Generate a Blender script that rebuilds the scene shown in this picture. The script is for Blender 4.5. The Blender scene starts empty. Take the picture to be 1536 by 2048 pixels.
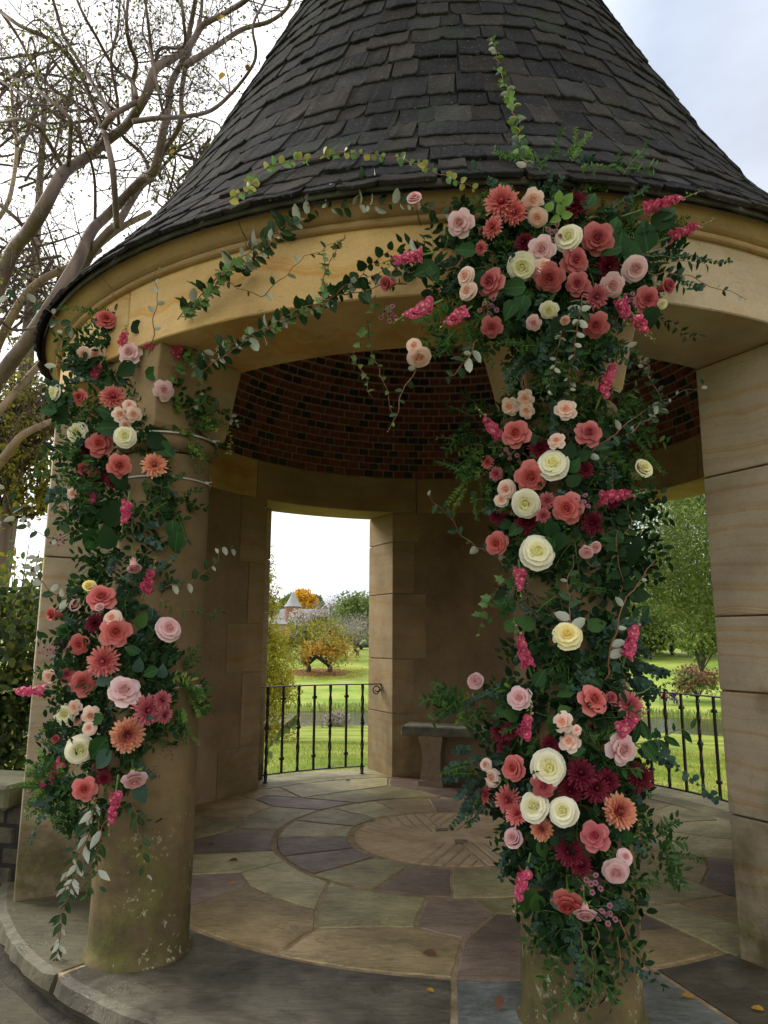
import bpy, math, random
import numpy as np
from mathutils import Vector, Matrix, Quaternion, noise
random.seed(7); rng = np.random.default_rng(7)
sc = bpy.context.scene
R_ = math.radians
# ------------------------------------------------------------------ camera
EYE = Vector((0, 0, 1.5)); FPX = 1429.7; PITCH = 0.1769; ROLL = 0.00455
_F = Vector((0, math.cos(PITCH), math.sin(PITCH))); _U0 = Vector((0, -math.sin(PITCH), math.cos(PITCH))); _R0 = Vector((1, 0, 0))
_R = _R0*math.cos(ROLL) + _U0*math.sin(ROLL); _U = -_R0*math.sin(ROLL) + _U0*math.cos(ROLL)
cam = bpy.data.cameras.new('camera'); camo = bpy.data.objects.new('camera', cam); sc.collection.objects.link(camo)
cam.sensor_fit = 'VERTICAL'; cam.sensor_height = 36; cam.lens = FPX/2048*36; cam.clip_start = .05; cam.clip_end = 6000
M = Matrix.Identity(4)
for i in range(3): M[i][0] = _R[i]; M[i][1] = _U[i]; M[i][2] = -_F[i]; M[i][3] = EYE[i]
camo.matrix_world = M; sc.camera = camo
# ------------------------------------------------------------------ world + sun
SUN_EL, SUN_AZ = R_(32), R_(-62)          # azimuth measured from +Y toward +X
w = bpy.data.worlds.new('World'); sc.world = w; w.use_nodes = True
nt = w.node_tree; nt.nodes.clear(); N = nt.nodes.new; L = nt.links.new
out = N('ShaderNodeOutputWorld'); bg = N('ShaderNodeBackground'); L(bg.outputs[0], out.inputs[0]); bg.inputs[1].default_value = 0.1
sky = N('ShaderNodeTexSky'); sky.sky_type = 'NISHITA'; sky.sun_disc = False; sky.sun_elevation = SUN_EL; sky.sun_rotation = SUN_AZ
tc = N('ShaderNodeTexCoord')
nz = N('ShaderNodeTexNoise'); nz.inputs['Scale'].default_value = 2.2; nz.inputs['Detail'].default_value = 5; nz.inputs['Roughness'].default_value = .55
mp = N('ShaderNodeMapping'); mp.inputs['Scale'].default_value = (1, 1, 2.2); L(tc.outputs['Generated'], mp.inputs[0]); L(mp.outputs[0], nz.inputs[0])
dot = N('ShaderNodeVectorMath'); dot.operation = 'DOT_PRODUCT'; L(tc.outputs['Generated'], dot.inputs[0])
GL = R_(-45)   # the bright part of the overcast
dot.inputs[1].default_value = (math.sin(GL)*math.cos(SUN_EL), math.cos(GL)*math.cos(SUN_EL), math.sin(SUN_EL))
cr = N('ShaderNodeValToRGB'); L(dot.outputs['Value'], cr.inputs[0])
cr.color_ramp.elements[0].position = .1; cr.color_ramp.elements[0].color = (8.6, 8.3, 7.9, 1); e = cr.color_ramp.elements.new(.58); e.color = (4.6, 5.2, 6.3, 1)
cr.color_ramp.elements[2].position = .95; cr.color_ramp.elements[2].color = (13, 12.8, 12.5, 1)
e = cr.color_ramp.elements.new(.73); e.color = (8.8, 8.9, 9.2, 1)
nr = N('ShaderNodeMapRange'); L(nz.outputs[0], nr.inputs[0]); nr.inputs[1].default_value = .3; nr.inputs[2].default_value = .7; nr.inputs[3].default_value = .78; nr.inputs[4].default_value = 1.14
ml = N('ShaderNodeVectorMath'); ml.operation = 'SCALE'; L(cr.outputs[0], ml.inputs[0]); L(nr.outputs[0], ml.inputs['Scale'])
mx = N('ShaderNodeMix'); mx.data_type = 'RGBA'; mx.inputs[0].default_value = .9; L(sky.outputs[0], mx.inputs[6]); L(ml.outputs[0], mx.inputs[7])
L(mx.outputs[2], bg.inputs[0])
sl = bpy.data.lights.new('sun', 'SUN'); sl.energy = 2.1; sl.angle = R_(25); sl.color = (1, .95, .87)
so = bpy.data.objects.new('sun', sl); sc.collection.objects.link(so)
sd = Vector((math.sin(SUN_AZ)*math.cos(SUN_EL), math.cos(SUN_AZ)*math.cos(SUN_EL), math.sin(SUN_EL)))
so.rotation_euler = sd.to_track_quat('Z', 'Y').to_euler()
sc.view_settings.view_transform = 'Standard'; sc.view_settings.look = 'None'; sc.view_settings.gamma = 1; sc.view_settings.exposure = 0.78
sc.view_settings.use_curve_mapping = False
sc.cycles.max_bounces = 7; sc.cycles.diffuse_bounces = 4; sc.cycles.transparent_max_bounces = 4
# ------------------------------------------------------------------ helpers
COL = sc.collection
def tag(o, label=None, cat=None, group=None, kind=None):
    if label: o['label'] = label
    if cat: o['category'] = cat
    if group: o['group'] = group
    if kind: o['kind'] = kind
    return o
def empty(name, loc=(0, 0, 0), parent=None):
    o = bpy.data.objects.new(name, None); COL.objects.link(o); o.location = loc; o.empty_display_size = .1
    if parent: o.parent = parent
    return o
def link(name, me, parent=None, loc=None):
    o = bpy.data.objects.new(name, me); COL.objects.link(o)
    if parent: o.parent = parent
    if loc is not None: o.location = loc
    return o
def mesh(name, V, F, mat=None, smooth=False):
    me = bpy.data.meshes.new(name)
    if isinstance(V, np.ndarray): V = V.tolist()
    if isinstance(F, np.ndarray): F = F.tolist()
    me.from_pydata(V, [], F)
    if smooth: me.polygons.foreach_set('use_smooth', [True]*len(me.polygons))
    for m in (mat if isinstance(mat, (list, tuple)) else [mat] if mat else []): me.materials.append(m)
    me.update(); return me
class MB:
    def __init__(s): s.v = []; s.f = []
    def add(s, V, F):
        n = len(s.v); s.v += [tuple(p) for p in V]; s.f += [tuple(i+n for i in q) for q in F]
    def box(s, c, d, M=None, ch=0.0):
        x, y, z = d[0]/2, d[1]/2, d[2]/2
        V, F = cham_box(x, y, z, ch) if ch else ([(sx*x, sy*y, sz*z) for sz in (-1, 1) for sy in (-1, 1) for sx in (-1, 1)], [(0, 2, 3, 1), (4, 5, 7, 6), (0, 1, 5, 4), (2, 6, 7, 3), (0, 4, 6, 2), (1, 3, 7, 5)])
        V = [Vector(p) for p in V]
        if M is not None: V = [M @ p for p in V]
        s.add([p+Vector(c) for p in V], F)
    def tube(s, P, R, n=6, cap=True):
        P = [Vector(p) for p in P]; k = len(P)
        if not hasattr(R, '__len__'): R = [R]*k
        up = None; V = []; F = []
        for i in range(k):
            t = (P[min(i+1, k-1)]-P[max(i-1, 0)]).normalized()
            if up is None: up = t.orthogonal().normalized()
            a = (up - t*up.dot(t));
            if a.length < 1e-6: a = t.orthogonal()
            a.normalize(); up = a; b = t.cross(a)
            for j in range(n):
                q = 2*math.pi*j/n; V.append(P[i]+(a*math.cos(q)+b*math.sin(q))*R[i])
        for i in range(k-1):
            for j in range(n): F.append((i*n+j, i*n+(j+1) % n, (i+1)*n+(j+1) % n, (i+1)*n+j))
        if cap: F.append(tuple(range(n))[::-1]); F.append(tuple((k-1)*n+j for j in range(n)))
        s.add(V, F)
    def lathe(s, prof, n=32, c=(0, 0, 0), cap=True):
        V = [(c[0]+r*math.cos(2*math.pi*j/n), c[1]+r*math.sin(2*math.pi*j/n), c[2]+z) for r, z in prof for j in range(n)]
        F = [(i*n+j, i*n+(j+1) % n, (i+1)*n+(j+1) % n, (i+1)*n+j) for i in range(len(prof)-1) for j in range(n)]
        if cap: F.append(tuple(range(n))[::-1]); F.append(tuple((len(prof)-1)*n+j for j in range(n)))
        s.add(V, F)
    def obj(s, name, mat, parent=None, smooth=False): return link(name, mesh(name, s.v, s.f, mat, smooth), parent)
def cham_box(x, y, z, c):
    V = []; idx = {}
    for sx in (-1, 1):
        for sy in (-1, 1):
            for sz in (-1, 1):
                for ax in range(3):
                    p = [sx*(x-c), sy*(y-c), sz*(z-c)]; p[ax] = (sx*x, sy*y, sz*z)[ax]; idx[(sx, sy, sz, ax)] = len(V); V.append(tuple(p))
    F = []
    def q(*k): F.append(tuple(idx[a] for a in k))
    for s in (-1, 1):
        q((s, -1, -1, 0), (s, 1, -1, 0), (s, 1, 1, 0), (s, -1, 1, 0)); q((-1, s, -1, 1), (-1, s, 1, 1), (1, s, 1, 1), (1, s, -1, 1)); q((-1, -1, s, 2), (1, -1, s, 2), (1, 1, s, 2), (-1, 1, s, 2))
    for a in (-1, 1):
        for b in (-1, 1):
            q((-1, a, b, 1), (1, a, b, 1), (1, a, b, 2), (-1, a, b, 2)); q((a, -1, b, 0), (a, 1, b, 0), (a, 1, b, 2), (a, -1, b, 2)); q((a, b, -1, 0), (a, b, 1, 0), (a, b, 1, 1), (a, b, -1, 1))
            for c_ in (-1, 1): q((a, b, c_, 0), (a, b, c_, 1), (a, b, c_, 2))
    # fix normals outward
    G = []
    for f in F:
        P = [Vector(V[i]) for i in f]; n = (P[1]-P[0]).cross(P[2]-P[0]); cc = sum(P, Vector())/len(P)
        G.append(f if n.dot(cc) > 0 else f[::-1])
    return V, G
CX, CY = 0.534, 5.915
def pol(r, a, z=0.0): a = R_(a); return Vector((r*math.sin(a), -r*math.cos(a), z))      # about the pavilion's axis, 0 deg = towards the lens
def W(p): return Vector((p[0]+CX, p[1]+CY, p[2]))
def ray(x, y): return (_F + _R*((x-768)/FPX) + _U*((1024-y)/FPX))
def on_cyl(x, y, cx, cy, r, far=False):
    d = ray(x, y); a = d.x**2+d.y**2; b = -2*(d.x*cx+d.y*cy); c = cx*cx+cy*cy-r*r; D = max(b*b-4*a*c, 0)
    t = (-b+(1 if far else -1)*math.sqrt(D))/2/a; return EYE+d*t
def at_y(x, y, Y): d = ray(x, y); return EYE+d*(Y/d.y)
def catmull(P, n=6):
    P = [Vector(p) for p in P]; Q = [P[0]*2-P[1]]+P+[P[-1]*2-P[-2]]; o = []
    for i in range(1, len(Q)-2):
        for k in range(n):
            t = k/n; a, b, c, d = Q[i-1:i+3]
            o.append(.5*((2*b)+(c-a)*t+(2*a-5*b+4*c-d)*t*t+(-a+3*b-3*c+d)*t**3))
    o.append(P[-1]); return o
# ------------------------------------------------------------------ materials
def newmat(name, rough=.8, spec=.3):
    m = bpy.data.materials.new(name); m.use_nodes = True; t = m.node_tree; b = t.nodes['Principled BSDF']
    b.inputs['Roughness'].default_value = rough; b.inputs['Specular IOR Level'].default_value = spec
    return m, t, b
class NB:
    def __init__(s, t): s.t = t
    def n(s, ty, **k):
        q = s.t.nodes.new(ty)
        for a, v in k.items():
            if a.startswith('i_'):
                key = a[2:]; key = int(key) if key.isdigit() else key.replace('_', ' ')
                if isinstance(v, bpy.types.NodeSocket): s.t.links.new(v, q.inputs[key])
                else: q.inputs[key].default_value = v
            else: setattr(q, a, v)
        return q
    def ramp(s, fac, stops):
        q = s.t.nodes.new('ShaderNodeValToRGB'); s.t.links.new(fac, q.inputs[0]); e = q.color_ramp.elements
        while len(e) < len(stops): e.new(.5)
        for i, (p, c) in enumerate(stops): e[i].position = p; e[i].color = tuple(c)+(1,) if len(c) == 3 else c
        return q.outputs[0]
    def mix(s, f, a, b, mode='MIX'):
        q = s.t.nodes.new('ShaderNodeMix'); q.data_type = 'RGBA'; q.blend_type = mode
        for k, v in ((0, f), (6, a), (7, b)):
            if isinstance(v, bpy.types.NodeSocket): s.t.links.new(v, q.inputs[k])
            else: q.inputs[k].default_value = v if k == 0 else tuple(v)+(1,)
        return q.outputs[2]
    def math(s, op, a, b=0, c=0):
        q = s.t.nodes.new('ShaderNodeMath'); q.operation = op
        for k, v in enumerate((a, b, c)):
            if isinstance(v, bpy.types.NodeSocket): s.t.links.new(v, q.inputs[k])
            else: q.inputs[k].default_value = v
        return q.outputs[0]
    def noise(s, vec, sc_, det=4, ro=.55, dist=0):
        return s.n('ShaderNodeTexNoise', i_Vector=vec, i_Scale=sc_, i_Detail=det, i_Roughness=ro, i_Distortion=dist).outputs[0]
    def map(s, vec, scale=(1, 1, 1), loc=(0, 0, 0), rot=(0, 0, 0)):
        return s.n('ShaderNodeMapping', i_Vector=vec, i_Scale=scale, i_Location=loc, i_Rotation=rot).outputs[0]
    def bump(s, h, strength, dist, b): 
        q = s.n('ShaderNodeBump', i_Height=h, i_Strength=strength, i_Distance=dist); s.t.links.new(q.outputs[0], b.inputs['Normal'])
def mat_sandstone(name, A=(.44, .33, .20), B=(.50, .29, .10), Cc=(.33, .29, .22), band=1.0, moss=0.0, lichen=0, dark=1.0, bandscale=5.0, warpk=2.0):
    m, t, b = newmat(name, .88, .2); k = NB(t)
    geo = k.n('ShaderNodeNewGeometry').outputs['Position']; oi = k.n('ShaderNodeObjectInfo').outputs['Random']
    off = k.n('ShaderNodeCombineXYZ', i_X=0.0, i_Y=0.0, i_Z=k.math('MULTIPLY', oi, 9.0)).outputs[0]
    vec = k.n('ShaderNodeVectorMath', operation='ADD', i_0=geo, i_1=off).outputs[0]
    warp = k.noise(vec, 1.3, 3)
    vz = k.n('ShaderNodeSeparateXYZ', i_0=vec).outputs[2]
    tilt = k.n('ShaderNodeSeparateXYZ', i_0=vec).outputs[0]
    s_ = k.math('ADD', k.math('MULTIPLY', vz, bandscale), k.math('MULTIPLY', warp, warpk)); s_ = k.math('ADD', s_, k.math('MULTIPLY', tilt, k.math('SUBTRACT', oi, .5)))
    cv = k.n('ShaderNodeCombineXYZ', i_X=s_).outputs[0]
    bn = k.noise(cv, 1.9, 5, .65)
    col = k.ramp(bn, [(.30, Cc), (.44, A), (.52, tuple(x*.93 for x in A)), (.58, B), (.63, A), (.8, tuple(x*1.1 for x in A))])
    col = k.mix(1-min(band, 1)*.85, col, A)
    big = k.noise(vec, 2.5, 5); col = k.mix(.55, col, k.ramp(big, [(.3, (.50, .47, .42)), (.7, (1.15, 1.12, 1.05))]), 'MULTIPLY')
    fine = k.noise(vec, 90, 4, .7); col = k.mix(.35, col, k.ramp(fine, [(.3, (.7, .7, .7)), (.7, (1.15, 1.15, 1.15))]), 'MULTIPLY')
    pit = k.noise(k.map(vec, (1, 1, 4.5)), 16, 5, .75); pf = k.ramp(pit, [(.63, (0, 0, 0)), (.68, (1, 1, 1))])
    col = k.mix(k.math('MULTIPLY', pf, .45), col, (.20, .11, .05))
    gz = k.n('ShaderNodeSeparateXYZ', i_0=geo).outputs[2]
    if moss:
        mn = k.noise(geo, 3.0, 6, .65)
        f = k.math('SUBTRACT', k.math('MULTIPLY', mn, 2.0), k.math('MULTIPLY', gz, .62)); f = k.ramp(k.math('ADD', f, -.32), [(.1, (0, 0, 0)), (.75, (1, 1, 1))])
        mc = k.ramp(k.noise(geo, 9, 4), [(.35, (.075, .058, .032)), (.55, (.10, .088, .032)), (.7, (.13, .13, .038))])
        col = k.mix(k.math('MULTIPLY', f, moss), col, mc)
    if lichen:
        vo = k.noise(geo, 38, 4, .65); msk = k.noise(k.map(geo, loc=(3, 2, 1)), 4.5, 2)
        lf = k.math('MULTIPLY', k.ramp(vo, [(.58, (0, 0, 0)), (.62, (1, 1, 1))]), k.ramp(msk, [(.50, (0, 0, 0)), (.58, (1, 1, 1))]))
        lf = k.math('MULTIPLY', lf, k.ramp(gz, [(.45, (1, 1, 1)), (.8, (0, 0, 0))]))
        col = k.mix(k.math('MULTIPLY', lf, .85), col, (.36, .36, .24))
    if dark != 1: col = k.mix(1.0, col, (dark, dark, dark), 'MULTIPLY')
    t.links.new(col, b.inputs['Base Color'])
    k.bump(k.math('ADD', k.math('MULTIPLY', fine, .35), k.math('SUBTRACT', k.noise(vec, 14, 6, .7), k.math('MULTIPLY', pf, .6))), .5, .012, b)
    return m
M_JAMB = mat_sandstone('banded_sandstone', A=(.56, .47, .345), B=(.50, .33, .16), Cc=(.46, .43, .37), moss=.9, bandscale=9, warpk=1.3)
M_IMP = mat_sandstone('shaded_impost_stone', A=(.40, .29, .16), B=(.36, .22, .09), Cc=(.32, .25, .16), band=.5)  # darker copy of the sandstone; shade on the impost is put into its colour
M_FRZ = mat_sandstone('golden_sandstone', A=(.69, .47, .215), B=(.60, .32, .09), Cc=(.76, .55, .29), band=1.0, warpk=1.6, bandscale=3.5)
M_CORN = mat_sandstone('weathered_cornice_stone', A=(.46, .32, .17), B=(.40, .23, .09), Cc=(.36, .26, .15), band=.5, bandscale=3)
M_COLM = mat_sandstone('mossy_column_stone', A=(.235, .17, .09), B=(.19, .12, .055), Cc=(.16, .125, .075), band=.35, moss=1.0, lichen=1)
M_PALE = mat_sandstone('pale_weathered_sandstone', A=(.50, .41, .28), B=(.50, .32, .15), Cc=(.42, .39, .34), band=.7, bandscale=3.5)
M_QUOIN = mat_sandstone('quoin_stone', A=(.45, .34, .21), B=(.45, .27, .11), Cc=(.35, .29, .21), moss=.5)
def mat_simple(name, stops, scale=5, det=5, rough=.85, bump=.3, bd=.01, coord='geo', spec=.25, stretch=(1, 1, 1), rnd=0, fine=0):
    m, t, b = newmat(name, rough, spec); k = NB(t)
    v = k.n('ShaderNodeNewGeometry').outputs['Position'] if coord == 'geo' else k.n('ShaderNodeTexCoord').outputs['Object']
    v = k.map(v, stretch); oi = k.n('ShaderNodeObjectInfo').outputs['Random']
    v = k.n('ShaderNodeVectorMath', operation='ADD', i_0=v, i_1=k.n('ShaderNodeCombineXYZ', i_X=k.math('MULTIPLY', oi, 13.0)).outputs[0]).outputs[0]
    nz_ = k.noise(v, scale, det, .6); f = nz_
    if rnd: f = k.math('ADD', nz_, k.math('MULTIPLY', k.math('SUBTRACT', oi, .5), rnd))
    col = k.ramp(f, stops)
    if fine:
        fn = k.noise(v, fine, 3, .7); col = k.mix(.5, col, k.ramp(fn, [(.3, (.65, .65, .65)), (.7, (1.25, 1.25, 1.25))]), 'MULTIPLY')
    t.links.new(col, b.inputs['Base Color'])
    if bump: k.bump(k.noise(v, scale*4, 6, .7), bump, bd, b)
    return m
M_PLAST = mat_simple('brown_render', [(.25, (.20, .135, .085)), (.5, (.33, .235, .15)), (.75, (.43, .32, .215))], 1.6, 6, bump=.25, bd=.006, fine=60)
M_BRK = [mat_simple('dark_red_brick', [(.3, (.19, .065, .055)), (.7, (.30, .11, .085))], 14, rnd=.5, rough=.85), mat_simple('blackish_brick', [(.3, (.05, .045, .06)), (.7, (.09, .07, .08))], 14, rnd=.3), mat_simple('plum_brick', [(.3, (.15, .06, .06)), (.7, (.24, .095, .09))], 14, rnd=.4)]
M_MORT = mat_simple('grey_mortar', [(.3, (.34, .28, .21)), (.7, (.46, .38, .30))], 30)
M_GROUT = mat_simple('sandy_grout', [(.3, (.24, .175, .10)), (.55, (.40, .30, .18)), (.75, (.55, .45, .31))], 9, bump=.8, bd=.01, fine=80)
def mat_slate(name, A, B):
    m, t, b = newmat(name, .9, .12); k = NB(t)
    tcn = k.n('ShaderNodeTexCoord').outputs['Object']; geo = k.n('ShaderNodeNewGeometry').outputs['Position']; oi = k.n('ShaderNodeObjectInfo').outputs['Random']
    v = k.n('ShaderNodeVectorMath', operation='ADD', i_0=geo, i_1=k.n('ShaderNodeCombineXYZ', i_X=k.math('MULTIPLY', oi, 7.0)).outputs[0]).outputs[0]
    f = k.math('ADD', k.noise(v, 5, 5, .65), k.math('MULTIPLY', k.math('SUBTRACT', oi, .5), .35))
    col = k.ramp(f, [(.3, A), (.55, B), (.75, tuple(x*1.5 for x in B))])
    sp = k.noise(v, 55, 4, .75); col = k.mix(k.math('MULTIPLY', k.ramp(sp, [(.60, (0, 0, 0)), (.66, (1, 1, 1))]), .55), col, (.17, .17, .12))
    gm = k.noise(geo, 1.6, 3); col = k.mix(k.math('MULTIPLY', k.ramp(gm, [(.56, (0, 0, 0)), (.7, (1, 1, 1))]), .35), col, (.035, .05, .022))
    t.links.new(col, b.inputs['Base Color']); k.bump(k.noise(k.map(v, (1, 1, 2.5)), 26, 7, .8), .75, .006, b)
    return m
M_SLATE = [mat_slate('black_slate', (.008, .008, .009), (.017, .017, .018)), mat_slate('grey_slate', (.015, .015, .016), (.033, .032, .032)), mat_slate('brown_slate', (.015, .013, .012), (.029, .025, .022))]
def mat_flag(name, stops, st=(1, 1, 1)):
    m, t, b = newmat(name, .62, .35); k = NB(t)
    geo = k.n('ShaderNodeNewGeometry').outputs['Position']; oi = k.n('ShaderNodeObjectInfo').outputs['Random']
    v = k.n('ShaderNodeVectorMath', operation='ADD', i_0=geo, i_1=k.n('ShaderNodeCombineXYZ', i_X=k.math('MULTIPLY', oi, 5.0), i_Z=k.math('MULTIPLY', oi, 9.0)).outputs[0]).outputs[0]
    v = k.map(v, st); a = k.noise(v, 2.6, 6, .6, .4)
    col = k.ramp(k.math('ADD', a, k.math('MULTIPLY', k.math('SUBTRACT', oi, .5), .25)), stops)
    st2 = k.noise(k.map(v, (2, 9, 2)), 6, 5, .65); col = k.mix(.75, col, k.ramp(st2, [(.3, (.6, .6, .58)), (.7, (1.3, 1.3, 1.26))]), 'MULTIPLY'); pt = k.noise(k.map(v, loc=(4, 4, 0)), 1.1, 4, .6); col = k.mix(.7, col, k.ramp(pt, [(.35, (.66, .64, .56)), (.65, (1.25, 1.22, 1.15))]), 'MULTIPLY')
    cl = k.noise(k.map(v, (1.0, 2.6, 1)), 2.2, 6, .7, .8); ed = k.ramp(cl, [(.488, (0, 0, 0)), (.5, (1, 1, 1)), (.512, (0, 0, 0))])
    col = k.mix(k.math('MULTIPLY', ed, .45), col, (.03, .025, .02))
    fn = k.noise(v, 70, 3, .7); col = k.mix(.3, col, k.ramp(fn, [(.3, (.7, .7, .7)), (.7, (1.2, 1.2, 1.2))]), 'MULTIPLY')
    t.links.new(col, b.inputs['Base Color'])
    h = k.math('ADD', k.math('MULTIPLY', k.ramp(cl, [(.47, (0, 0, 0)), (.51, (1, 1, 1))]), .6), k.noise(v, 9, 6, .65)); k.bump(h, .45, .01, b)
    return m
M_FG = mat_flag('greenish_flagstone', [(.3, (0.241, 0.213, 0.106)), (.5, (0.383, 0.348, 0.185)), (.7, (0.540, 0.483, 0.277))])
M_FP = mat_flag('plum_flagstone', [(.3, (0.156, 0.114, 0.094)), (.5, (0.241, 0.179, 0.145)), (.7, (0.341, 0.263, 0.206))])
M_FB = mat_flag('brown_flagstone', [(.3, (0.248, 0.185, 0.092)), (.5, (0.398, 0.305, 0.163)), (.7, (0.525, 0.412, 0.234))])
M_FK = mat_flag('dark_bluestone', [(.3, (.034, .030, .021)), (.5, (.072, .064, .045)), (.72, (.17, .155, .118))])
M_FW = mat_flag('pale_veined_bluestone', [(.35, (.10, .11, .105)), (.55, (.17, .19, .185)), (.72, (.34, .37, .37))])
M_MILL = mat_simple('gritty_millstone', [(.3, (0.396, 0.288, 0.168)), (.5, (0.552, 0.420, 0.258)), (.7, (0.672, 0.528, 0.348))], 4, 6, bump=.7, bd=.006, fine=110)
M_IRON = mat_simple('wrought_iron', [(.3, (.014, .010, .009)), (.7, (.035, .022, .018))], 20, rough=.45, bump=.3, bd=.003, spec=.5)
M_BENCH = mat_simple('mossy_bench_stone', [(.3, (.09, .095, .07)), (.55, (.19, .19, .15)), (.75, (.28, .28, .23))], 7, 6, fine=60)
M_BENL = mat_simple('bench_leg_stone', [(.3, (.26, .20, .14)), (.7, (.40, .32, .23))], 7, 5, fine=60)
M_RUB = mat_simple('mossy_rubble', [(.3, (.035, .03, .025)), (.5, (.075, .065, .045)), (.7, (.11, .11, .055))], 5, 6, bump=.8, bd=.02, rnd=.2)
M_CAPS = mat_simple('green_capstone', [(.3, (.08, .08, .05)), (.55, (.13, .135, .075)), (.75, (.18, .18, .11))], 5, 6, bump=.5)
M_WOOD = mat_simple('weathered_wood', [(.3, (.22, .19, .15)), (.7, (.36, .32, .26))], 6)
M_TIE = mat_simple('clear_plastic', [(.3, (.45, .45, .42)), (.7, (.55, .55, .52))], 5, rough=.3, bump=0)
M_LEAD = mat_simple('lead_flashing', [(.3, (.10, .10, .11)), (.7, (.3, .3, .3))], 6, rough=.5)
def mat_leaf(name, A, B, back=None, transl=.25, rough=.45, spec=.4, rnd=.6, veins=False):
    m, t, b = newmat(name, rough, spec); k = NB(t); oi = k.n('ShaderNodeObjectInfo').outputs['Random']
    geo = k.n('ShaderNodeNewGeometry'); ri = geo.outputs['Random Per Island']
    f = k.math('ADD', k.math('MULTIPLY', ri, .6), k.math('MULTIPLY', k.noise(geo.outputs['Position'], 9, 3), .5)); f = k.math('ADD', f, k.math('MULTIPLY', k.math('SUBTRACT', oi, .5), rnd*.6))
    col = k.ramp(f, [(.2, A), (.85, B)])
    fn = k.noise(geo.outputs['Position'], 120, 2); col = k.mix(.25, col, k.ramp(fn, [(.3, (.75, .75, .75)), (.7, (1.2, 1.2, 1.2))]), 'MULTIPLY')
    if veins:
        ob = k.n('ShaderNodeSeparateXYZ', i_0=k.n('ShaderNodeTexCoord').outputs['Object']); ax = k.math('ABSOLUTE', ob.outputs[0])
        mr = k.ramp(ax, [(.0, (1, 1, 1)), (.035, (0, 0, 0))]); sv = k.math('FRACT', k.math('MULTIPLY', k.math('SUBTRACT', ob.outputs[1], k.math('MULTIPLY', ax, .8)), 8)); sv = k.ramp(sv, [(.0, (.5, .5, .5)), (.14, (0, 0, 0))])
        col = k.mix(k.math('MAXIMUM', k.math('MULTIPLY', mr, .45), k.math('MULTIPLY', sv, .22)), col, tuple(min(1, q*2.4+.02) for q in B))
    if back: col = k.mix(geo.outputs['Backfacing'], col, back)
    t.links.new(col, b.inputs['Base Color'])
    if transl:
        tr = k.n('ShaderNodeBsdfTranslucent'); t.links.new(k.mix(.0, col, col), tr.inputs[0]); ms = k.n('ShaderNodeMixShader', i_0=transl); t.links.new(b.outputs[0], ms.inputs[1]); t.links.new(tr.outputs[0], ms.inputs[2])
        t.links.new(ms.outputs[0], t.nodes['Material Output'].inputs[0])
    return m
ML = dict(
 dark=mat_leaf('dark_glossy_leaf', (.005, .020, .006), (.017, .052, .012), rough=.55, spec=.14),
 mid=mat_leaf('mid_green_leaf', (.018, .055, .012), (.055, .135, .028), rough=.55, spec=.16),
 light=mat_leaf('fresh_green_leaf', (.06, .14, .02), (.17, .30, .05), rough=.5, spec=.25),
 euc=mat_leaf('blue_grey_eucalyptus', (.022, .052, .038), (.065, .12, .09), rough=.65, spec=.12, transl=.15),
 elae=mat_leaf('silver_backed_leaf', (.011, .034, .012), (.03, .07, .023), back=(.42, .45, .37), rough=.5, spec=.25, veins=True, transl=.12),
 ivy=mat_leaf('ivy_leaf', (.06, .15, .035), (.17, .30, .09), rough=.5, veins=True),
 salal=mat_leaf('broad_leaf', (.010, .042, .010), (.027, .09, .018), rough=.5, spec=.2, veins=True),
 hedge=mat_leaf('hedge_leaf', (.018, .04, .010), (.07, .11, .02), rough=.5),
 yel=mat_leaf('yellow_green_leaf', (.16, .19, .02), (.42, .36, .03), rough=.6, transl=.4),
 oliv=mat_leaf('olive_leaf', (.16, .19, .04), (.38, .36, .08), rough=.6, transl=.35),
 orange=mat_leaf('autumn_orange_leaf', (.30, .16, .03), (.62, .36, .03), rough=.7, transl=.3),
 gold=mat_leaf('golden_leaf', (.6, .33, .02), (.75, .45, .04), rough=.7, transl=.3),
 green=mat_leaf('tree_green_leaf', (.10, .15, .05), (.24, .30, .10), rough=.7, transl=.3),
 conif=mat_leaf('conifer_green', (.05, .09, .02), (.17, .23, .03), rough=.7, transl=.25),
 grey=mat_leaf('bare_twig_grey', (.30, .26, .24), (.50, .45, .42), rough=.9, transl=0),
 red=mat_leaf('reddish_leaf', (.14, .07, .04), (.30, .14, .08), rough=.7, transl=.3),
 bush=mat_leaf('bush_green', (.08, .14, .04), (.24, .30, .07), rough=.7, transl=.3))
M_STEMB = mat_simple('red_brown_stem', [(.3, (.16, .07, .04)), (.7, (.26, .13, .07))], 30, bump=0)
M_STEMG = mat_simple('green_stem', [(.3, (.09, .16, .04)), (.7, (.16, .24, .07))], 30, bump=0)
M_BARK = mat_simple('smooth_bark', [(.3, (.11, .078, .068)), (.5, (.19, .14, .12)), (.7, (.29, .22, .18))], 3, 5, rough=.7, bump=.5, bd=.01, stretch=(2, 2, .5))
M_BARKT = mat_simple('tan_bark', [(.3, (.20, .14, .09)), (.5, (.30, .22, .14)), (.7, (.38, .28, .18))], 3, 5, rough=.7, bump=.5, bd=.01, stretch=(2, 2, .5))
M_TWIG = mat_simple('twig', [(.3, (.07, .05, .045)), (.7, (.13, .09, .08))], 3, bump=0)
M_TRUNK = mat_simple('grey_trunk', [(.3, (.05, .045, .04)), (.7, (.10, .09, .08))], 2, bump=.3)
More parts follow.
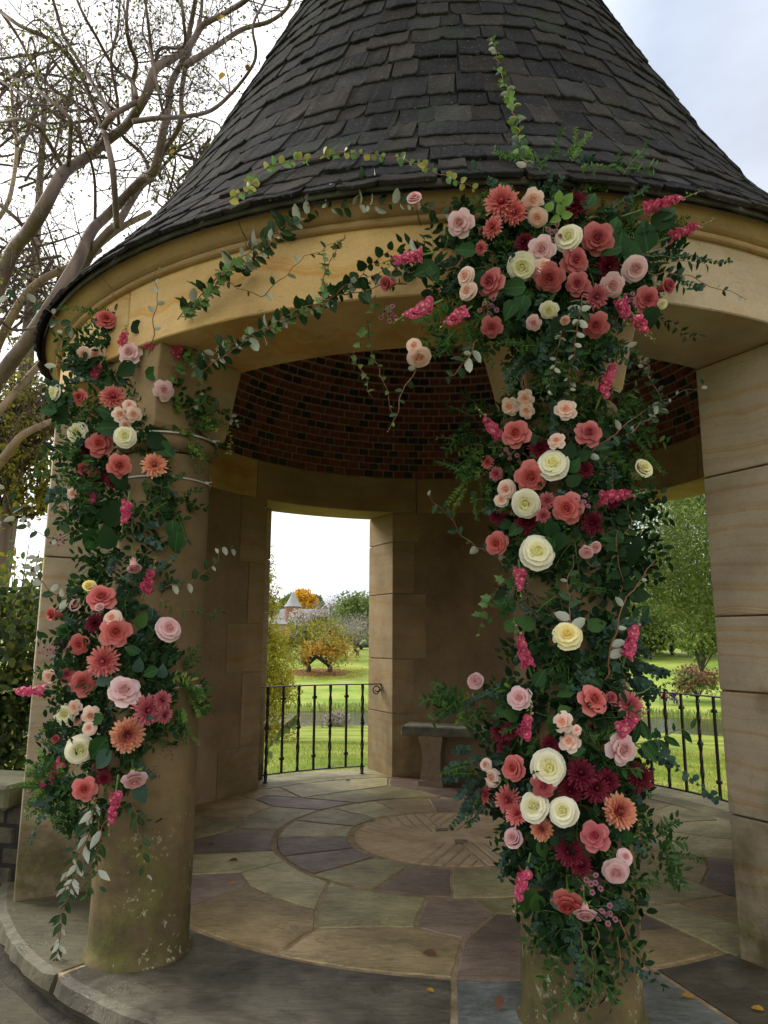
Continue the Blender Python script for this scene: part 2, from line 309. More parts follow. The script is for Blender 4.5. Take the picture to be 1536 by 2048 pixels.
def mat_petal(name, A, B, edge, transl=.3):
    m, t, b = newmat(name, .55, .25); k = NB(t); tcn = k.n('ShaderNodeTexCoord').outputs['Object']; oi = k.n('ShaderNodeObjectInfo').outputs['Random']
    sx = k.n('ShaderNodeSeparateXYZ', i_0=tcn); rr = k.math('SQRT', k.math('ADD', k.math('POWER', sx.outputs[0], 2), k.math('POWER', sx.outputs[1], 2)))
    f = k.math('ADD', rr, k.math('MULTIPLY', k.math('SUBTRACT', k.noise(tcn, 3, 3), .5), .5)); col = k.ramp(f, [(.05, A), (.55, B), (1.0, edge)])
    vr = k.noise(k.map(tcn, (6, 6, .6)), 3, 3, .6); col = k.mix(.22, col, k.ramp(vr, [(.3, (.74, .66, .66)), (.7, (1.15, 1.15, 1.15))]), 'MULTIPLY')
    hs = k.n('ShaderNodeHueSaturation', i_Color=col, i_Value=k.math('ADD', k.math('MULTIPLY', oi, .22), .89)); t.links.new(hs.outputs[0], b.inputs['Base Color'])
    tr = k.n('ShaderNodeBsdfTranslucent'); t.links.new(hs.outputs[0], tr.inputs[0]); ms = k.n('ShaderNodeMixShader', i_0=transl); t.links.new(b.outputs[0], ms.inputs[1]); t.links.new(tr.outputs[0], ms.inputs[2]); t.links.new(ms.outputs[0], t.nodes['Material Output'].inputs[0])
    return m
MP = dict(coral=mat_petal('coral_petal', (.52, .075, .065), (.65, .16, .145), (.74, .27, .24)),
 dusk=mat_petal('dusty_coral_petal', (.40, .06, .075), (.54, .13, .135), (.64, .23, .22)),
 blush=mat_petal('blush_petal', (.76, .38, .37), (.84, .56, .56), (.88, .70, .70)),
 peach=mat_petal('peach_petal', (.88, .46, .30), (.90, .66, .54), (.90, .76, .66)),
 cream=mat_petal('cream_petal', (.86, .82, .36), (.90, .87, .62), (.90, .89, .76)),
 yellow=mat_petal('yellow_petal', (.92, .74, .22), (.93, .84, .42), (.93, .88, .56)),
 burg=mat_petal('burgundy_petal', (.10, .006, .016), (.16, .010, .026), (.22, .016, .04), .15),
 mag=mat_petal('magenta_petal', (.86, .55, .38), (.60, .035, .16), (.74, .13, .27)),
 mumc=mat_petal('coral_mum_petal', (.50, .07, .09), (.72, .20, .18), (.82, .36, .32)),
 mump=mat_petal('peach_mum_petal', (.50, .12, .12), (.80, .34, .20), (.88, .52, .36)),
 mumd=mat_petal('dusty_mum_petal', (.36, .06, .10), (.60, .16, .19), (.72, .30, .30)),
 mauve=mat_petal('mauve_petal', (.32, .07, .13), (.50, .20, .28), (.66, .42, .48)),
 plum=mat_petal('plum_bud_petal', (.06, .012, .04), (.11, .02, .07), (.16, .04, .1), .1))
# ------------------------------------------------------------------ pavilion structure (mesh coordinates are relative to its axis)
PAV = empty('garden_pavilion', (CX, CY, 0)); tag(PAV, 'round stone garden pavilion with steep conical slate roof and open front', 'pavilion')
RI, RO = 2.46, 3.03
def sweep(prof, a0, a1, n, close=True, endch=0.0, jit=0):
    """closed (r,z) profile swept between two angles; ends pulled in slightly for an arris"""
    A = [a0+(a1-a0)*i/n for i in range(n+1)]; V = []; F = []; k = len(prof)
    rc = sum(p[0] for p in prof)/k; zc = sum(p[1] for p in prof)/k
    if endch: 
        e = math.degrees(endch/rc)*(1 if a1 > a0 else -1); A = [a0, a0+e]+A[1:-1]+[a1-e, a1]
    for i, a in enumerate(A):
        s = 1 if not endch or 0 < i < len(A)-1 else 0
        for r, z in prof:
            if not s: r = r+(endch if r < rc else -endch); z = z+(endch if z < zc else -endch)
            if jit: q = noise.noise(Vector((a*.35, z*6, r*6))); r += jit*q
            V.append(pol(r, a, z))
    m = len(A)
    for i in range(m-1):
        for j in range(k): F.append((i*k+j, (i+1)*k+j, (i+1)*k+(j+1) % k, i*k+(j+1) % k))
    F.append(tuple(range(k))); F.append(tuple((m-1)*k+j for j in range(k))[::-1])
    return V, F
def blockprof(r0, r1, z0, z1, c=.008): return [(r0+c, z0), (r1-c, z0), (r1, z0+c), (r1, z1-c), (r1-c, z1), (r0+c, z1), (r0, z1-c), (r0, z0+c)]
def prism_cells(poly_in, poly_out, z0, z1):  # two matched arcs -> solid with vertical sides
    n = len(poly_in); V = [Vector((p[0], p[1], z)) for z in (z0, z1) for p in list(poly_in)+list(poly_out)]; m = 2*n; F = []
    for i in range(n-1):
        F += [(i, i+1, n+i+1, n+i), (m+i, m+n+i, m+n+i+1, m+i+1), (i, m+i, m+i+1, i+1), (n+i, n+i+1, m+n+i+1, m+n+i)]
    F += [(0, n, m+n, m), (n-1, m+n-1, m+n+n-1, n+n-1)]
    return V, F
def fixn(me):
    import bmesh
    bm = bmesh.new(); bm.from_mesh(me); bmesh.ops.recalc_face_normals(bm, faces=bm.faces); bm.to_mesh(me); bm.free()
def solid(name, V, F, mat, parent=PAV, smooth=False, bevel=0):
    me = mesh(name, V, F, mat, smooth)
    import bmesh
    bm = bmesh.new(); bm.from_mesh(me); bmesh.ops.recalc_face_normals(bm, faces=bm.faces)
    if bevel:
        ed = [e for e in bm.edges if len(e.link_faces) == 2 and e.calc_face_angle(0) > .6]
        bmesh.ops.bevel(bm, geom=ed, offset=bevel, segments=2, affect='EDGES', profile=.5)
    bm.to_mesh(me); bm.free()
    return link(name, me, parent)
def wallseg(name, ai0, ai1, ao0, ao1, z0, z1, mat, ri=RI, ro=RO, bevel=0, step=4.0):
    n = max(2, int(abs(ai1-ai0)/step)+1)
    I = [pol(ri, ai0+(ai1-ai0)*i/(n-1)) for i in range(n)]; O = [pol(ro, ao0+(ao1-ao0)*i/(n-1)) for i in range(n)]
    V, F = prism_cells(I, O, z0, z1); return solid(name, V, F, mat, bevel=bevel)
W1 = (-155.7, ); HI, HO = 18.4, 14.85      # window half angles inside / outside
wc1, wc2 = -151.5, 119.5
LINT = 2.985
# plastered wall segments (slightly behind the stones)
e_ = .004
wallseg('wall', -64, wc1+HI-1.0+360-360+2, -64, wc1+HO+2+0, 0, LINT, M_PLAST, RI+e_, RO-e_) if False else None
def seg(a_from, a_to, o_from, o_to): wallseg('wall', a_from, a_to, o_from, o_to, -.02, LINT+.01, M_PLAST, RI+e_, RO-e_)
seg(-62.3, wc1+HI+.4, -62.3, wc1+HO+.4)
seg(wc1-HI-.4, wc2+HI+.4-360, wc1-HO-.4, wc2+HO+.4-360)
seg(wc2-HI-.4, 29.8, wc2-HO-.4, 29.8)
# quoin stones: jamb courses (angular width grows away from the opening)
def quoins(ai, ao, sgn, zs, widths, mat=M_QUOIN):
    for i, wdt in enumerate(widths):
        g = .004; z0, z1 = zs[i]+(g if i else -.02), zs[i+1]-g
        wallseg('quoin_block', ai, ai+sgn*wdt, ao, ao+sgn*wdt*.8, z0, z1, mat, RI-.004-.002*(i % 2), RO+.004, bevel=.007)
quoins(wc1-HI, wc1-HO, -1, [0, .68, 1.284, 2.03, 2.633, LINT], [11, 5.9, 9.1, 5.9, 7.4])
quoins(wc1+HI, wc1+HO, 1, [0, .45, 1.17, 1.66, 2.29, LINT], [12.6, 6.0, 11.3, 5.1, 8.2])
quoins(wc2+HI, wc2+HO, 1, [0, .66, 1.27, 1.95, 2.6, LINT], [9, 5, 9, 5, 7])
quoins(wc2-HI, wc2-HO, -1, [0, .66, 1.27, 1.95, 2.6, LINT], [9, 5, 9, 5, 7])
quoins(29.0, 29.0, 1, [0, .655, 1.252, 1.627, 2.367, LINT], [11, 7, 12, 8, 11], M_JAMB)
quoins(-61.5, -61.5, -1, [0, .654, 1.3, 2.006, 2.5, LINT], [11, 7, 12, 8, 11], M_JAMB)
# outer face ashlar of the drum behind the jamb stones
for a0, a1 in ((-74, -141), (41, 104)):
    zz = [0, .6, 1.2, 1.8, 2.4, LINT]
    for i in range(5):
        k = 5 if i % 2 else 6
        for j in range(k):
            b0 = a0+(a1-a0)*j/k; b1 = a0+(a1-a0)*(j+1)/k; s = 1 if a1 > a0 else -1
            V, F = sweep(blockprof(RO-.12, RO+.005, zz[i]+.004, zz[i+1]-.004), b0+s*.07, b1-s*.07, 3, endch=.006); solid('ashlar_block', V, F, M_JAMB)
# ring of frieze / lintel stones
ring = [-38.7, -78, -129.7, -174.1-5.6, 150, 104, 84, 50, 17]
ring = [-38.7, -84, -129.7, -176.5, -213, -256.5, -290, -322, -350]
for i in range(len(ring)):
    a0 = ring[i]; a1 = ring[(i+1)] if i+1 < len(ring) else ring[0]-360
    V, F = sweep(blockprof(RI, RO, LINT, 3.404, .006), a0-.06, a1+.06, max(6, int(abs(a1-a0)/3)), endch=.005)
    o = solid('frieze_block' if (a0 > -100 or a0 < -270) else 'lintel_stone', V, F, (M_PALE if i == 7 else M_FRZ) if (a0 > -100 or a0 < -270) else M_QUOIN)
# cornice stones
cp = [(2.98, 3.322), (3.048, 3.322), (3.058, 3.327), (3.063, 3.336), (3.060, 3.346), (3.052, 3.350), (3.050, 3.356), (3.062, 3.360), (3.078, 3.368), (3.098, 3.384), (3.118, 3.402), (3.132, 3.420), (3.138, 3.432), (3.138, 3.47), (3.0, 3.50)]
cj = [-41, -22.9, 2, 28, 52, 80, 110, 140, 170, 200, 230, 258, 286, 303]
for i in range(len(cj)):
    a0 = cj[i]; a1 = cj[i+1] if i+1 < len(cj) else cj[0]+360
    V, F = sweep(cp, a0+.04, a1-.04, max(5, int((a1-a0)/2.5)), endch=.003); solid('cornice_block', V, F, M_CORN)
# dome shell, brick courses inside
dome = [(RI+.01, 3.405)]+[(math.sqrt(max(2.47**2-((z-3.405)*1.02)**2, .01)) if z < 5.7 else None, z) for z in np.arange(3.5, 5.7, .12)]
dome = [(r+.012, z) for r, z in dome]+[(.4, 5.83), (0.02, 5.85)]
b = MB(); b.lathe(dome, 96, cap=False); so_ = b.obj('dome_shell', M_MORT, PAV, True)
def domer(z): return math.sqrt(max(2.47**2-((z-3.405)*1.02)**2, .01))
brs = []
zc = 3.408; row = 0
while zc < 5.35:
    h = .083*(1 if row < 14 else .92); r = domer(zc+h/2); n = int(2*math.pi*r/.121)
    for j in range(n):
        a = (j+.5*(row % 2)+.13*random.uniform(-1, 1)*.3)*360/n-180
        brs.append((zc+h/2, r, a, h, 2*math.pi*r/n))
    zc += h; row += 1
def brickmat(): return random.choices([0, 1, 2], [.55, .28, .17])[0]
bproto = []
for i in range(3):
    V, F = cham_box(.5, .5, .5, .055); bproto.append(mesh('brick', V, F, M_BRK[i]))
def brmat(z, r, a, h, wd):
    slope = math.atan2(domer(z-.04)-domer(z+.04), .08)*.35
    R3 = Matrix.Rotation(R_(a), 4, 'Z') @ Matrix.Rotation(-slope*1.0, 4, 'X')
    S = Matrix.Diagonal((wd-.013+random.uniform(-.004, .003), .07, h-.015, 1))
    return Matrix.Translation(pol(r+.034+random.uniform(-.003, .003), a, z)) @ R3 @ S
vis = [b_ for b_ in brs if abs(((b_[2]+360-168) % 360+180) % 360-180) < 62 and b_[0] < 5.0]
vis.sort(key=lambda q: q[0]*60+abs(((q[2]+360-172) % 360+180) % 360-180)*.4)
vset = set(id(q) for q in vis[:300])
stuffV = [[[], []] for _ in range(3)]
cv, cf = cham_box(.5, .5, .5, .055); cv = np.array(cv); 
acc = [MB(), MB(), MB()]
for q in brs:
    Mx = brmat(*q); i = brickmat()
    if id(q) in vset:
        o = link('brick', bproto[i], PAV); o.matrix_local = Mx
    else: acc[i].add([Mx @ Vector(v) for v in cv], cf)
for i in range(3): tag(acc[i].obj('dome_brickwork', M_BRK[i], PAV), kind='stuff')
# roof: slates in courses over a shell
ZP = [3.40, 3.44, 3.64, 3.84, 4.04, 4.24, 4.44, 4.64, 4.84, 5.04, 5.24, 5.44, 5.64, 5.84, 6.04, 6.24, 6.44, 6.64, 6.84, 8.5, 10.2]
RP = [3.19, 3.165, 3.01, 2.845, 2.705, 2.575, 2.475, 2.37, 2.275, 2.18, 2.09, 2.0, 1.91, 1.825, 1.735, 1.65, 1.565, 1.475, 1.395, .69, .02]
def rr_(z): return float(np.interp(z, ZP, RP))
b = MB(); b.lathe([(r-.035, z) for z, r in zip(ZP, RP)], 96, cap=False); b.obj('roof_deck', M_SLATE[0], PAV, True)
b = MB(); b.lathe([(2.9, 3.47), (3.145, 3.428), (3.152, 3.431), (3.15, 3.45)], 96, cap=False); b.obj('lead_flashing', M_LEAD, PAV, True)
courses = [3.432, 3.485, 3.608, 3.77, 3.92, 4.072, 4.264, 4.408, 4.627, 4.838, 5.028, 5.195, 5.355, 5.523, 5.70, 5.87, 6.04, 6.2, 6.37, 6.54, 6.7, 6.87, 7.05, 7.25, 7.45, 7.65, 7.85, 8.05, 8.3, 8.55, 8.8, 9.05, 9.3, 9.55, 9.8]
def slate_mesh(mt):
    # unit slate: x width 1, y down-slope 1 (0 top .. 1 butt), z thickness 1
    nx = 7; V = []; F = []
    low = [1+random.uniform(-.022, .022) for _ in range(nx)]; c0, c1 = random.uniform(.03, .13), random.uniform(.03, .13)
    if random.random() < .3: low[0] -= c0; 
    if random.random() < .3: low[-1] -= c1
    xs = [-.5+i/(nx-1) for i in range(nx)]; ex = [random.uniform(-.02, .02) for _ in range(nx)]
    for i in range(nx):
        x = xs[i]+(ex[i] if 0 < i < nx-1 else 0); l = low[i]; tz = 1+random.uniform(-.06, .06)
        for y, z in ((0, 0), (0, .55), (l-.03, tz), (l-.006, tz*.85), (l, .10), (l-.02, 0)): V.append((x, y, z))
    k = 6
    for i in range(nx-1):
        for j in range(k): F.append((i*k+j, i*k+(j+1) % k, (i+1)*k+(j+1) % k, (i+1)*k+j))
    F.append(tuple(range(k))[::-1]); F.append(tuple((nx-1)*k+j for j in range(k)))
    V = [(x, y, z+(.22*noise.noise(Vector((x*4+c0*50, y*5, c1*40))) if z > .5 else 0)) for x, y, z in V]
    me = mesh('slate', V, F, mt); fixn(me); return me
SL = [slate_mesh(M_SLATE[random.choice([0, 0, 1, 1, 2])]) for i in range(14)]
sl_list = []
for ci in range(len(courses)-1):
    z0, z1 = courses[ci], courses[ci+1]; r0 = rr_(z0); 
    a = random.uniform(0, 5)
    end = a+360
    while a < end-.5:
        wd = random.uniform(.12, .26)*(1 if z0 < 7 else .8); da = math.degrees(wd/r0)
        if a+da > end-1.5: da = end-a
        sl_list.append((ci, a+da/2, da)); a += da
def slate_matrix(ci, a, da):
    z0 = courses[ci]; z1 = courses[ci+1]; zt = courses[min(ci+2, len(courses)-1)]
    if ci == 0: z0 -= .012
    z0 += random.uniform(-.010, .010); P0 = pol(rr_(z0)+.012, a, z0); P1 = pol(rr_(zt)-.006, a, zt)
    yv = (P0-P1); ln = yv.length; yv.normalize(); xv = Vector((math.cos(R_(a)), math.sin(R_(a)), 0)); nv = xv.cross(yv).normalized()
    if nv.dot(pol(1, a)) < 0: nv = -nv
    xv = yv.cross(nv).normalized()
    tilt = random.uniform(-.03, .03); yv2 = (yv+xv*tilt).normalized(); xv = yv2.cross(nv).normalized()
    wd = 2*math.pi*rr_(z0)*da/360-.006; th = random.uniform(.014, .028)
    Mx = Matrix.Identity(4)
    for i in range(3): Mx[i][0] = xv[i]*wd; Mx[i][1] = yv2[i]*ln; Mx[i][2] = nv[i]*th; Mx[i][3] = P1[i]
    return Mx
def front(a): return abs((a+180) % 360-180)
cand = sorted([s for s in sl_list if front(s[1]+5) < 75 and s[0] < 15], key=lambda s: s[0]*4+front(s[1]+5)*.55)
vset = set(id(s) for s in cand[:300])
acc = {}
for s in sl_list:
    Mx = slate_matrix(*s); me = random.choice(SL)
    if id(s) in vset: o = link('slate', me, PAV); o.matrix_local = Mx
    else:
        mt = me.materials[0].name; a_ = acc.setdefault(mt, ([], [], [0])); n0 = a_[2][0]
        co = np.empty(len(me.vertices)*3); me.vertices.foreach_get('co', co); co = co.reshape(-1, 3); m4 = np.array(Mx)
        a_[0].append(co @ m4[:3, :3].T + m4[:3, 3]); a_[1].extend([tuple(i+n0 for i in p.vertices) for p in me.polygons]); a_[2][0] += len(co)
for mt, (v, f, _) in acc.items(): tag(link('slate_courses', mesh('slate_courses', np.vstack(v), f, bpy.data.materials[mt]), PAV), kind='stuff')
b = MB(); b.lathe([(.06, 10.0), (.1, 10.1), (.05, 10.25), (.09, 10.35), (.02, 10.6)], 16); b.obj('finial', M_LEAD, PAV, True)
# columns
CL = Vector((-1.197-CX, 3.841-CY, 0)); CRr = pol(2.72, 5.9)
def column(c, a):
    sh = MB(); pr = [(.262, 0), (.258, .012), (.242, .03), (.238, .06), (.236, .6), (.235, 1.2), (.233, 1.8), (.229, 2.48)]
    # roughened shaft
    n = 56; V = []; F = []; zs = [0, .012, .03, .06]+list(np.arange(.12, 2.5, .06))
    for z in zs:
        r = float(np.interp(z, [q[1] for q in pr], [q[0] for q in pr]))
        for j in range(n):
            t = 2*math.pi*j/n; amp = .004 if z > .7 else .007; q = noise.noise(Vector((math.cos(t)*3+a, math.sin(t)*3, z*3)))+.5*noise.noise(Vector((math.cos(t)*9, math.sin(t)*9+a, z*9)))
            V.append((c.x+(r+amp*q)*math.cos(t), c.y+(r+amp*q)*math.sin(t), z))
    k = len(zs)
    for i in range(k-1):
        for j in range(n): F.append((i*n+j, i*n+(j+1) % n, (i+1)*n+(j+1) % n, (i+1)*n+j))
    col = link('column', mesh('column', V, F, M_COLM, True), PAV)
    b = MB(); b.lathe([(.225, 2.47), (.236, 2.475), (.255, 2.49), (.265, 2.515), (.262, 2.54), (.248, 2.556), (.24, 2.56), (.236, 2.585), (.225, 2.60)], 48, c=(c.x, c.y, 0)); b.obj('neck_ring', M_COLM, col, True)
    # splayed impost block
    V = []; e = [(2.575, .205), (2.60, .222), (2.72, .245), (2.86, .277), (2.984, .318)]; ca = math.degrees(math.atan2(c.x, -c.y)); rc = 2.71
    for z, hw in e:
        dep = .225+.05*(z-2.575)/.4
        for s, t in ((-1, -1), (1, -1), (1, 1), (-1, 1)):
            r = min(rc+t*dep, RO-.004) if t > 0 else max(rc-dep, RI+.003)
            V.append(pol(r, ca)+Vector((math.cos(R_(ca)), math.sin(R_(ca)), 0))*(s*hw)+Vector((0, 0, z)))
    F = [(i*4+j, i*4+(j+1) % 4, i*4+4+(j+1) % 4, i*4+4+j) for i in range(4) for j in range(4)]+[(0, 1, 2, 3), (16, 17, 18, 19)]
    solid('impost_block', V, F, M_IMP, col, bevel=.008)
    return col
colL = column(CL, 1.0); colR = column(CRr, 5.0)
# ------------------------------------------------------------------ floor
FL = MB(); FL.lathe([(.1, -.05), (RO+.05, -.05), (RO+.05, -.006), (.1, -.006)], 72); flo = FL.obj('floor', M_GROUT); flo.location = (CX, CY, 0); tag(flo, kind='structure')
def flag(name, P, mat, parent, gap=.010, top=0.0, th=.03, rough=.004, rag=1.0):
    # P: polygon (r, angle) ; edges subdivided, pulled in by gap, chamfered
    pts = []
    n = len(P)
    for i in range(n):
        a, c = P[i], P[(i+1) % n]
        A, C_ = pol(*a), pol(*c); L_ = (C_-A).length; k = max(2, int(L_/.07)); arc = abs(a[0]-c[0]) < .04
        for j in range(k):
            t = j/k
            if arc: q = pol(a[0]+(c[0]-a[0])*t, a[1]+(c[1]-a[1])*t)
            else: q = A.lerp(C_, t)
            if j: q = q+Vector((noise.noise(q*7+Vector((3, 0, 0))), noise.noise(q*7), 0))*.010*rag+Vector((noise.noise(q*30), noise.noise(q*30+Vector((9, 0, 0))), 0))*.004*rag
            pts.append(q)
    area = sum(pts[i].x*pts[(i+1) % len(pts)].y-pts[(i+1) % len(pts)].x*pts[i].y for i in range(len(pts)))
    if area < 0: pts.reverse()
    m = len(pts)
    def inset(d):
        o = []
        for i in range(m):
            p0, p, p1 = pts[i-1], pts[i], pts[(i+1) % m]; e0 = (p-p0).normalized(); e1 = (p1-p).normalized()
            n0 = Vector((-e0.y, e0.x, 0)); n1 = Vector((-e1.y, e1.x, 0)); b_ = n0+n1
            if b_.length < .3: b_ = n0
            b_ = b_.normalized(); s = d/max(.5, b_.dot(n0)); o.append(p+b_*s)
        return o
    g0 = inset(gap); g1 = inset(gap+.006); cz = sum(pts, Vector())/m
    ro = rough
    tz = random.uniform(-.001, .0015)
    V = [Vector((p.x, p.y, -th)) for p in g0]+[Vector((p.x, p.y, top-.005+tz)) for p in g0]+[Vector((p.x, p.y, top+tz+ro*.25*noise.noise(p*6))) for p in g1]
    F = [(i, (i+1) % m, m+(i+1) % m, m+i) for i in range(m)]+[(m+i, m+(i+1) % m, 2*m+(i+1) % m, 2*m+i) for i in range(m)]+[tuple(2*m+i for i in range(m))]
    return link(name, mesh(name, V, F, mat), parent)
J1 = [-87.8, -66, -46.5, -25.7, -5.1, 16, 38, 58, 79, 100, 121, 142, 163.9, 184.6, 206.1, 227, 249.7, 272.2]
C1 = 'PPGPGBGPGBGGPPBGGG'
for i in range(17): flag('flagstone', [(.80, J1[i]), (.80, J1[i+1]), (1.352, J1[i+1]), (1.352, J1[i])], {'P': M_FP, 'G': M_FG, 'B': M_FB}['PPGPGBGPGBGPPBGGG'[i]], flo)
OUT = [('P', [(1.375, -98), (1.375, -73), (1.94, -75), (2.45, -75.5), (2.45, -86.5), (1.96, -86.8), (1.73, -96)]),
 ('G', [(1.375, -73), (1.36, -62), (1.72, -58.5), (2.0, -61.6), (2.45, -63), (2.45, -75.5), (1.94, -75)]),
 ('G', [(1.36, -62), (1.38, -39.1), (1.79, -30.5), (1.78, -50), (1.72, -58.4)]),
 ('P', [(1.72, -58.4), (1.78, -50), (2.21, -47), (2.375, -46), (2.375, -63), (2.0, -61.6)]),
 ('B', [(1.78, -50), (1.79, -30.5), (2.02, -26), (2.375, -26.2), (2.375, -40), (2.375, -46), (2.21, -47)]),
 ('G', [(1.38, -39.1), (1.375, -25.7), (1.375, -11.3), (1.83, -11.3), (1.86, -15.4), (2.02, -26), (1.79, -30.5)]),
 ('B', [(2.02, -26), (1.86, -15.4), (1.83, -11.3), (1.95, -3.5), (2.375, -5.1), (2.375, -26)]),
 ('P', [(1.375, -11.3), (1.375, -.4), (1.59, 3.4), (1.95, -3.5), (1.83, -11.3)]),
 ('G', [(1.375, -.4), (1.375, 14), (1.63, 8.6), (1.59, 3.4)]),
 ('P', [(1.59, 3.4), (1.63, 8.6), (1.9, 17), (2.375, 17.5), (2.375, -5.1), (1.95, -3.5)]),
 ('G', [(1.375, 14), (1.375, 28), (1.75, 32), (1.80, 30.6), (2.0, 24.1), (1.9, 17), (1.63, 8.6)]),
 ('P', [(1.80, 30.6), (2.06, 29.8), (2.0, 24.1)]),
 ('B', [(2.0, 24.1), (2.06, 29.8), (2.375, 28.6), (2.375, 17.5), (1.9, 17)]),
 ('G', [(1.75, 32.2), (1.84, 40.2), (2.15, 39.2), (2.45, 38), (2.45, 28.6), (2.06, 29.8), (1.80, 30.6)]),
 ('B', [(1.84, 40.2), (2.0, 50.1), (2.45, 51), (2.45, 38), (2.15, 39.2)]),
 ('G', [(1.375, 28), (1.375, 57), (1.53, 58.9), (1.82, 53.5), (2.0, 50.1), (1.84, 40.2), (1.75, 32.2)]),
 ('B', [(1.375, 57), (1.375, 78), (1.51, 76.9), (1.83, 74.1), (1.82, 53.5), (1.53, 58.9)]),
 ('P', [(1.83, 74.1), (1.94, 73.4), (2.45, 71), (2.45, 51), (2.0, 50.1), (1.82, 53.5)]),
 ('G', [(1.375, 78), (1.375, 98), (1.65, 97.9), (2.10, 89.1), (2.45, 86), (2.45, 71), (1.94, 73.4), (1.83, 74.1), (1.51, 76.9)]),
 ('G', [(1.65, 97.9), (2.01, 103.2), (2.45, 103.5), (2.45, 86), (2.10, 89.1)]),
 ('B', [(1.375, 98), (1.375, 118), (2.01, 114), (2.01, 103.2), (1.65, 97.9)]),
 ('G', [(2.01, 103.2), (2.01, 114), (2.45, 117.5), (2.45, 103.5)]),
 ('B', [(1.375, 118), (1.375, 140), (2.45, 142), (2.45, 117.5), (2.01, 114)]),
 ('P', [(1.375, 140), (1.43, 178.5), (1.74, 186), (2.01, 193.5), (2.45, 191), (2.45, 170), (2.45, 142)]),
 ('G', [(1.375, 180), (1.375, 214), (1.88, 224.3), (2.01, 193.5), (1.74, 186), (1.43, 178.5)]),
 ('G', [(1.88, 224.3), (2.01, 193.5), (2.45, 191), (2.45, 206.3), (2.45, 221)]),
 ('P', [(1.385, 214), (1.375, 232), (1.82, 237.4), (2.17, 234.1), (2.2, 229), (1.88, 224.3)]),
 ('G', [(1.375, 232), (1.82, 237.4), (1.79, 251.7), (1.73, 264), (1.375, 262)]),
 ('B', [(1.79, 251.7), (2.21, 254.8), (2.45, 256), (2.45, 234), (2.17, 234.1), (1.82, 237.4)]),
 ('G', [(1.73, 264), (1.79, 251.7), (2.21, 254.8), (2.45, 256), (2.45, 273.5), (1.96, 273.2)]),
 ('B', [(2.17, 234.1), (2.45, 234), (2.45, 221), (1.88, 224.3), (2.2, 229)])]
MF = {'P': M_FP, 'G': M_FG, 'B': M_FB}
for c, P in OUT: flag('flagstone', P, MF[c], flo)
# threshold stones in the two rear windows
for a0, a1, mt in ((wc1-18.6, wc1+18.6, M_FG), (wc2-18.6, wc2+18.6, M_FG)):
    flag('threshold_stone', [(2.455, a0), (2.455, a1), (3.06, a1-3), (3.06, a0+3)], mt, flo, .004)
# the heavy perimeter kerb slabs, with a rough broken outer edge
M_FL = mat_flag('olive_step_stone', [(.3, (.05, .045, .025)), (.5, (.085, .078, .046)), (.7, (.125, .115, .072))])
def kerb(a0, a1, mat):
    g = .35; n = int(abs(a1-a0)/1.2); V = []; F = []; pr = 7
    for i in range(n+1):
        a = a0+g+(a1-a0-2*g)*i/n; q = noise.noise(Vector((a*.12, 3, 1)))+.6*noise.noise(Vector((a*.6, 1, 5))); q2 = noise.noise(Vector((a*.9, 8, 5)))
        e = .018 if i in (0, n) else 0
        for r, z in ((2.39, -.10), (2.39, -.004), (2.40, .0), (3.07-e+.012*q, 0), (3.115-e+.016*q, -.012+.006*q2), (3.125-e+.022*q2, -.07), (3.085-e+.02*q, -.125)): V.append(pol(r, a, z))
    for i in range(n):
        for j in range(pr): F.append((i*pr+j, i*pr+(j+1) % pr, (i+1)*pr+(j+1) % pr, (i+1)*pr+j))
    F.append(tuple(range(pr))); F.append(tuple(n*pr+j for j in range(pr)))
    me = mesh('kerb_slab', V, F, mat); fixn(me); link('kerb_slab', me, flo)
for a0, a1, mt in ((-40.5, -5.1, M_FK), (-5.1, 17.8, M_FW), (17.8, 48, M_FK), (48, 84, M_FG), (84, 110, M_FG), (-75, -40.5, M_FL), (-108, -75, M_FB), (-136, -108, M_FG)): kerb(a0, a1, mt)
b = MB(); b.lathe([(2.5, -.3), (3.09, -.3), (3.06, -.12), (2.5, -.1)], 72); q = b.obj('step_footing', M_RUB); q.location = (CX, CY, 0); tag(q, kind='structure')
# millstone with dressed furrows
def millstone():
    n = 360; rs = [.0, .10, .13, .16, .20, .26, .32, .38, .44, .50, .56, .62, .68, .735, .752]
    V = []; F = []
    def hgt(r, t):
        if r < .15: return .010*(1-(r/.15)**2)+.001
        k = 10; th = t % (2*math.pi/k); sec = 2*math.pi/k
        # furrows of one harp are parallel to its leading edge
        x = r*math.sin(th); d = (x+.01) % .088
        m_ = .0 if r < .2 else 1
        hh = -.012*m_*max(0, 1-abs(d-.02)/.018)
        return hh
    for r in rs:
        for j in range(n): 
            t = 2*math.pi*j/n; z = hgt(r, t) if r < .74 else -.004 if r < .745 else -.02
            V.append((r*math.cos(t), r*math.sin(t), z))
    # denser radial interpolation for the furrows
    return V, rs, n, hgt
V = []; F = []; n = 420; rs = list(np.linspace(.012, .74, 40))+[.750, .752]
def mh(r, t):
    if r < .15: return .007*(1-(r/.16)**2)+.001
    k = 10; sec = 2*math.pi/k; th = (t+.1) % sec; x = r*math.sin(th); d = x % .085
    return -.014*max(0, 1-abs(d-.018)/.017)*min(1, (r-.15)/.05) if r > .15 else 0
for r in rs:
    for j in range(n):
        t = 2*math.pi*j/n; z = .002+mh(r, t) if r < .741 else (-.004 if r < .751 else -.02); V.append((r*math.cos(t), r*math.sin(t), z))
for i in range(len(rs)-1):
    for j in range(n): F.append((i*n+j, i*n+(j+1) % n, (i+1)*n+(j+1) % n, (i+1)*n+j)[::-1])
F.append(tuple(range(n))[::-1])
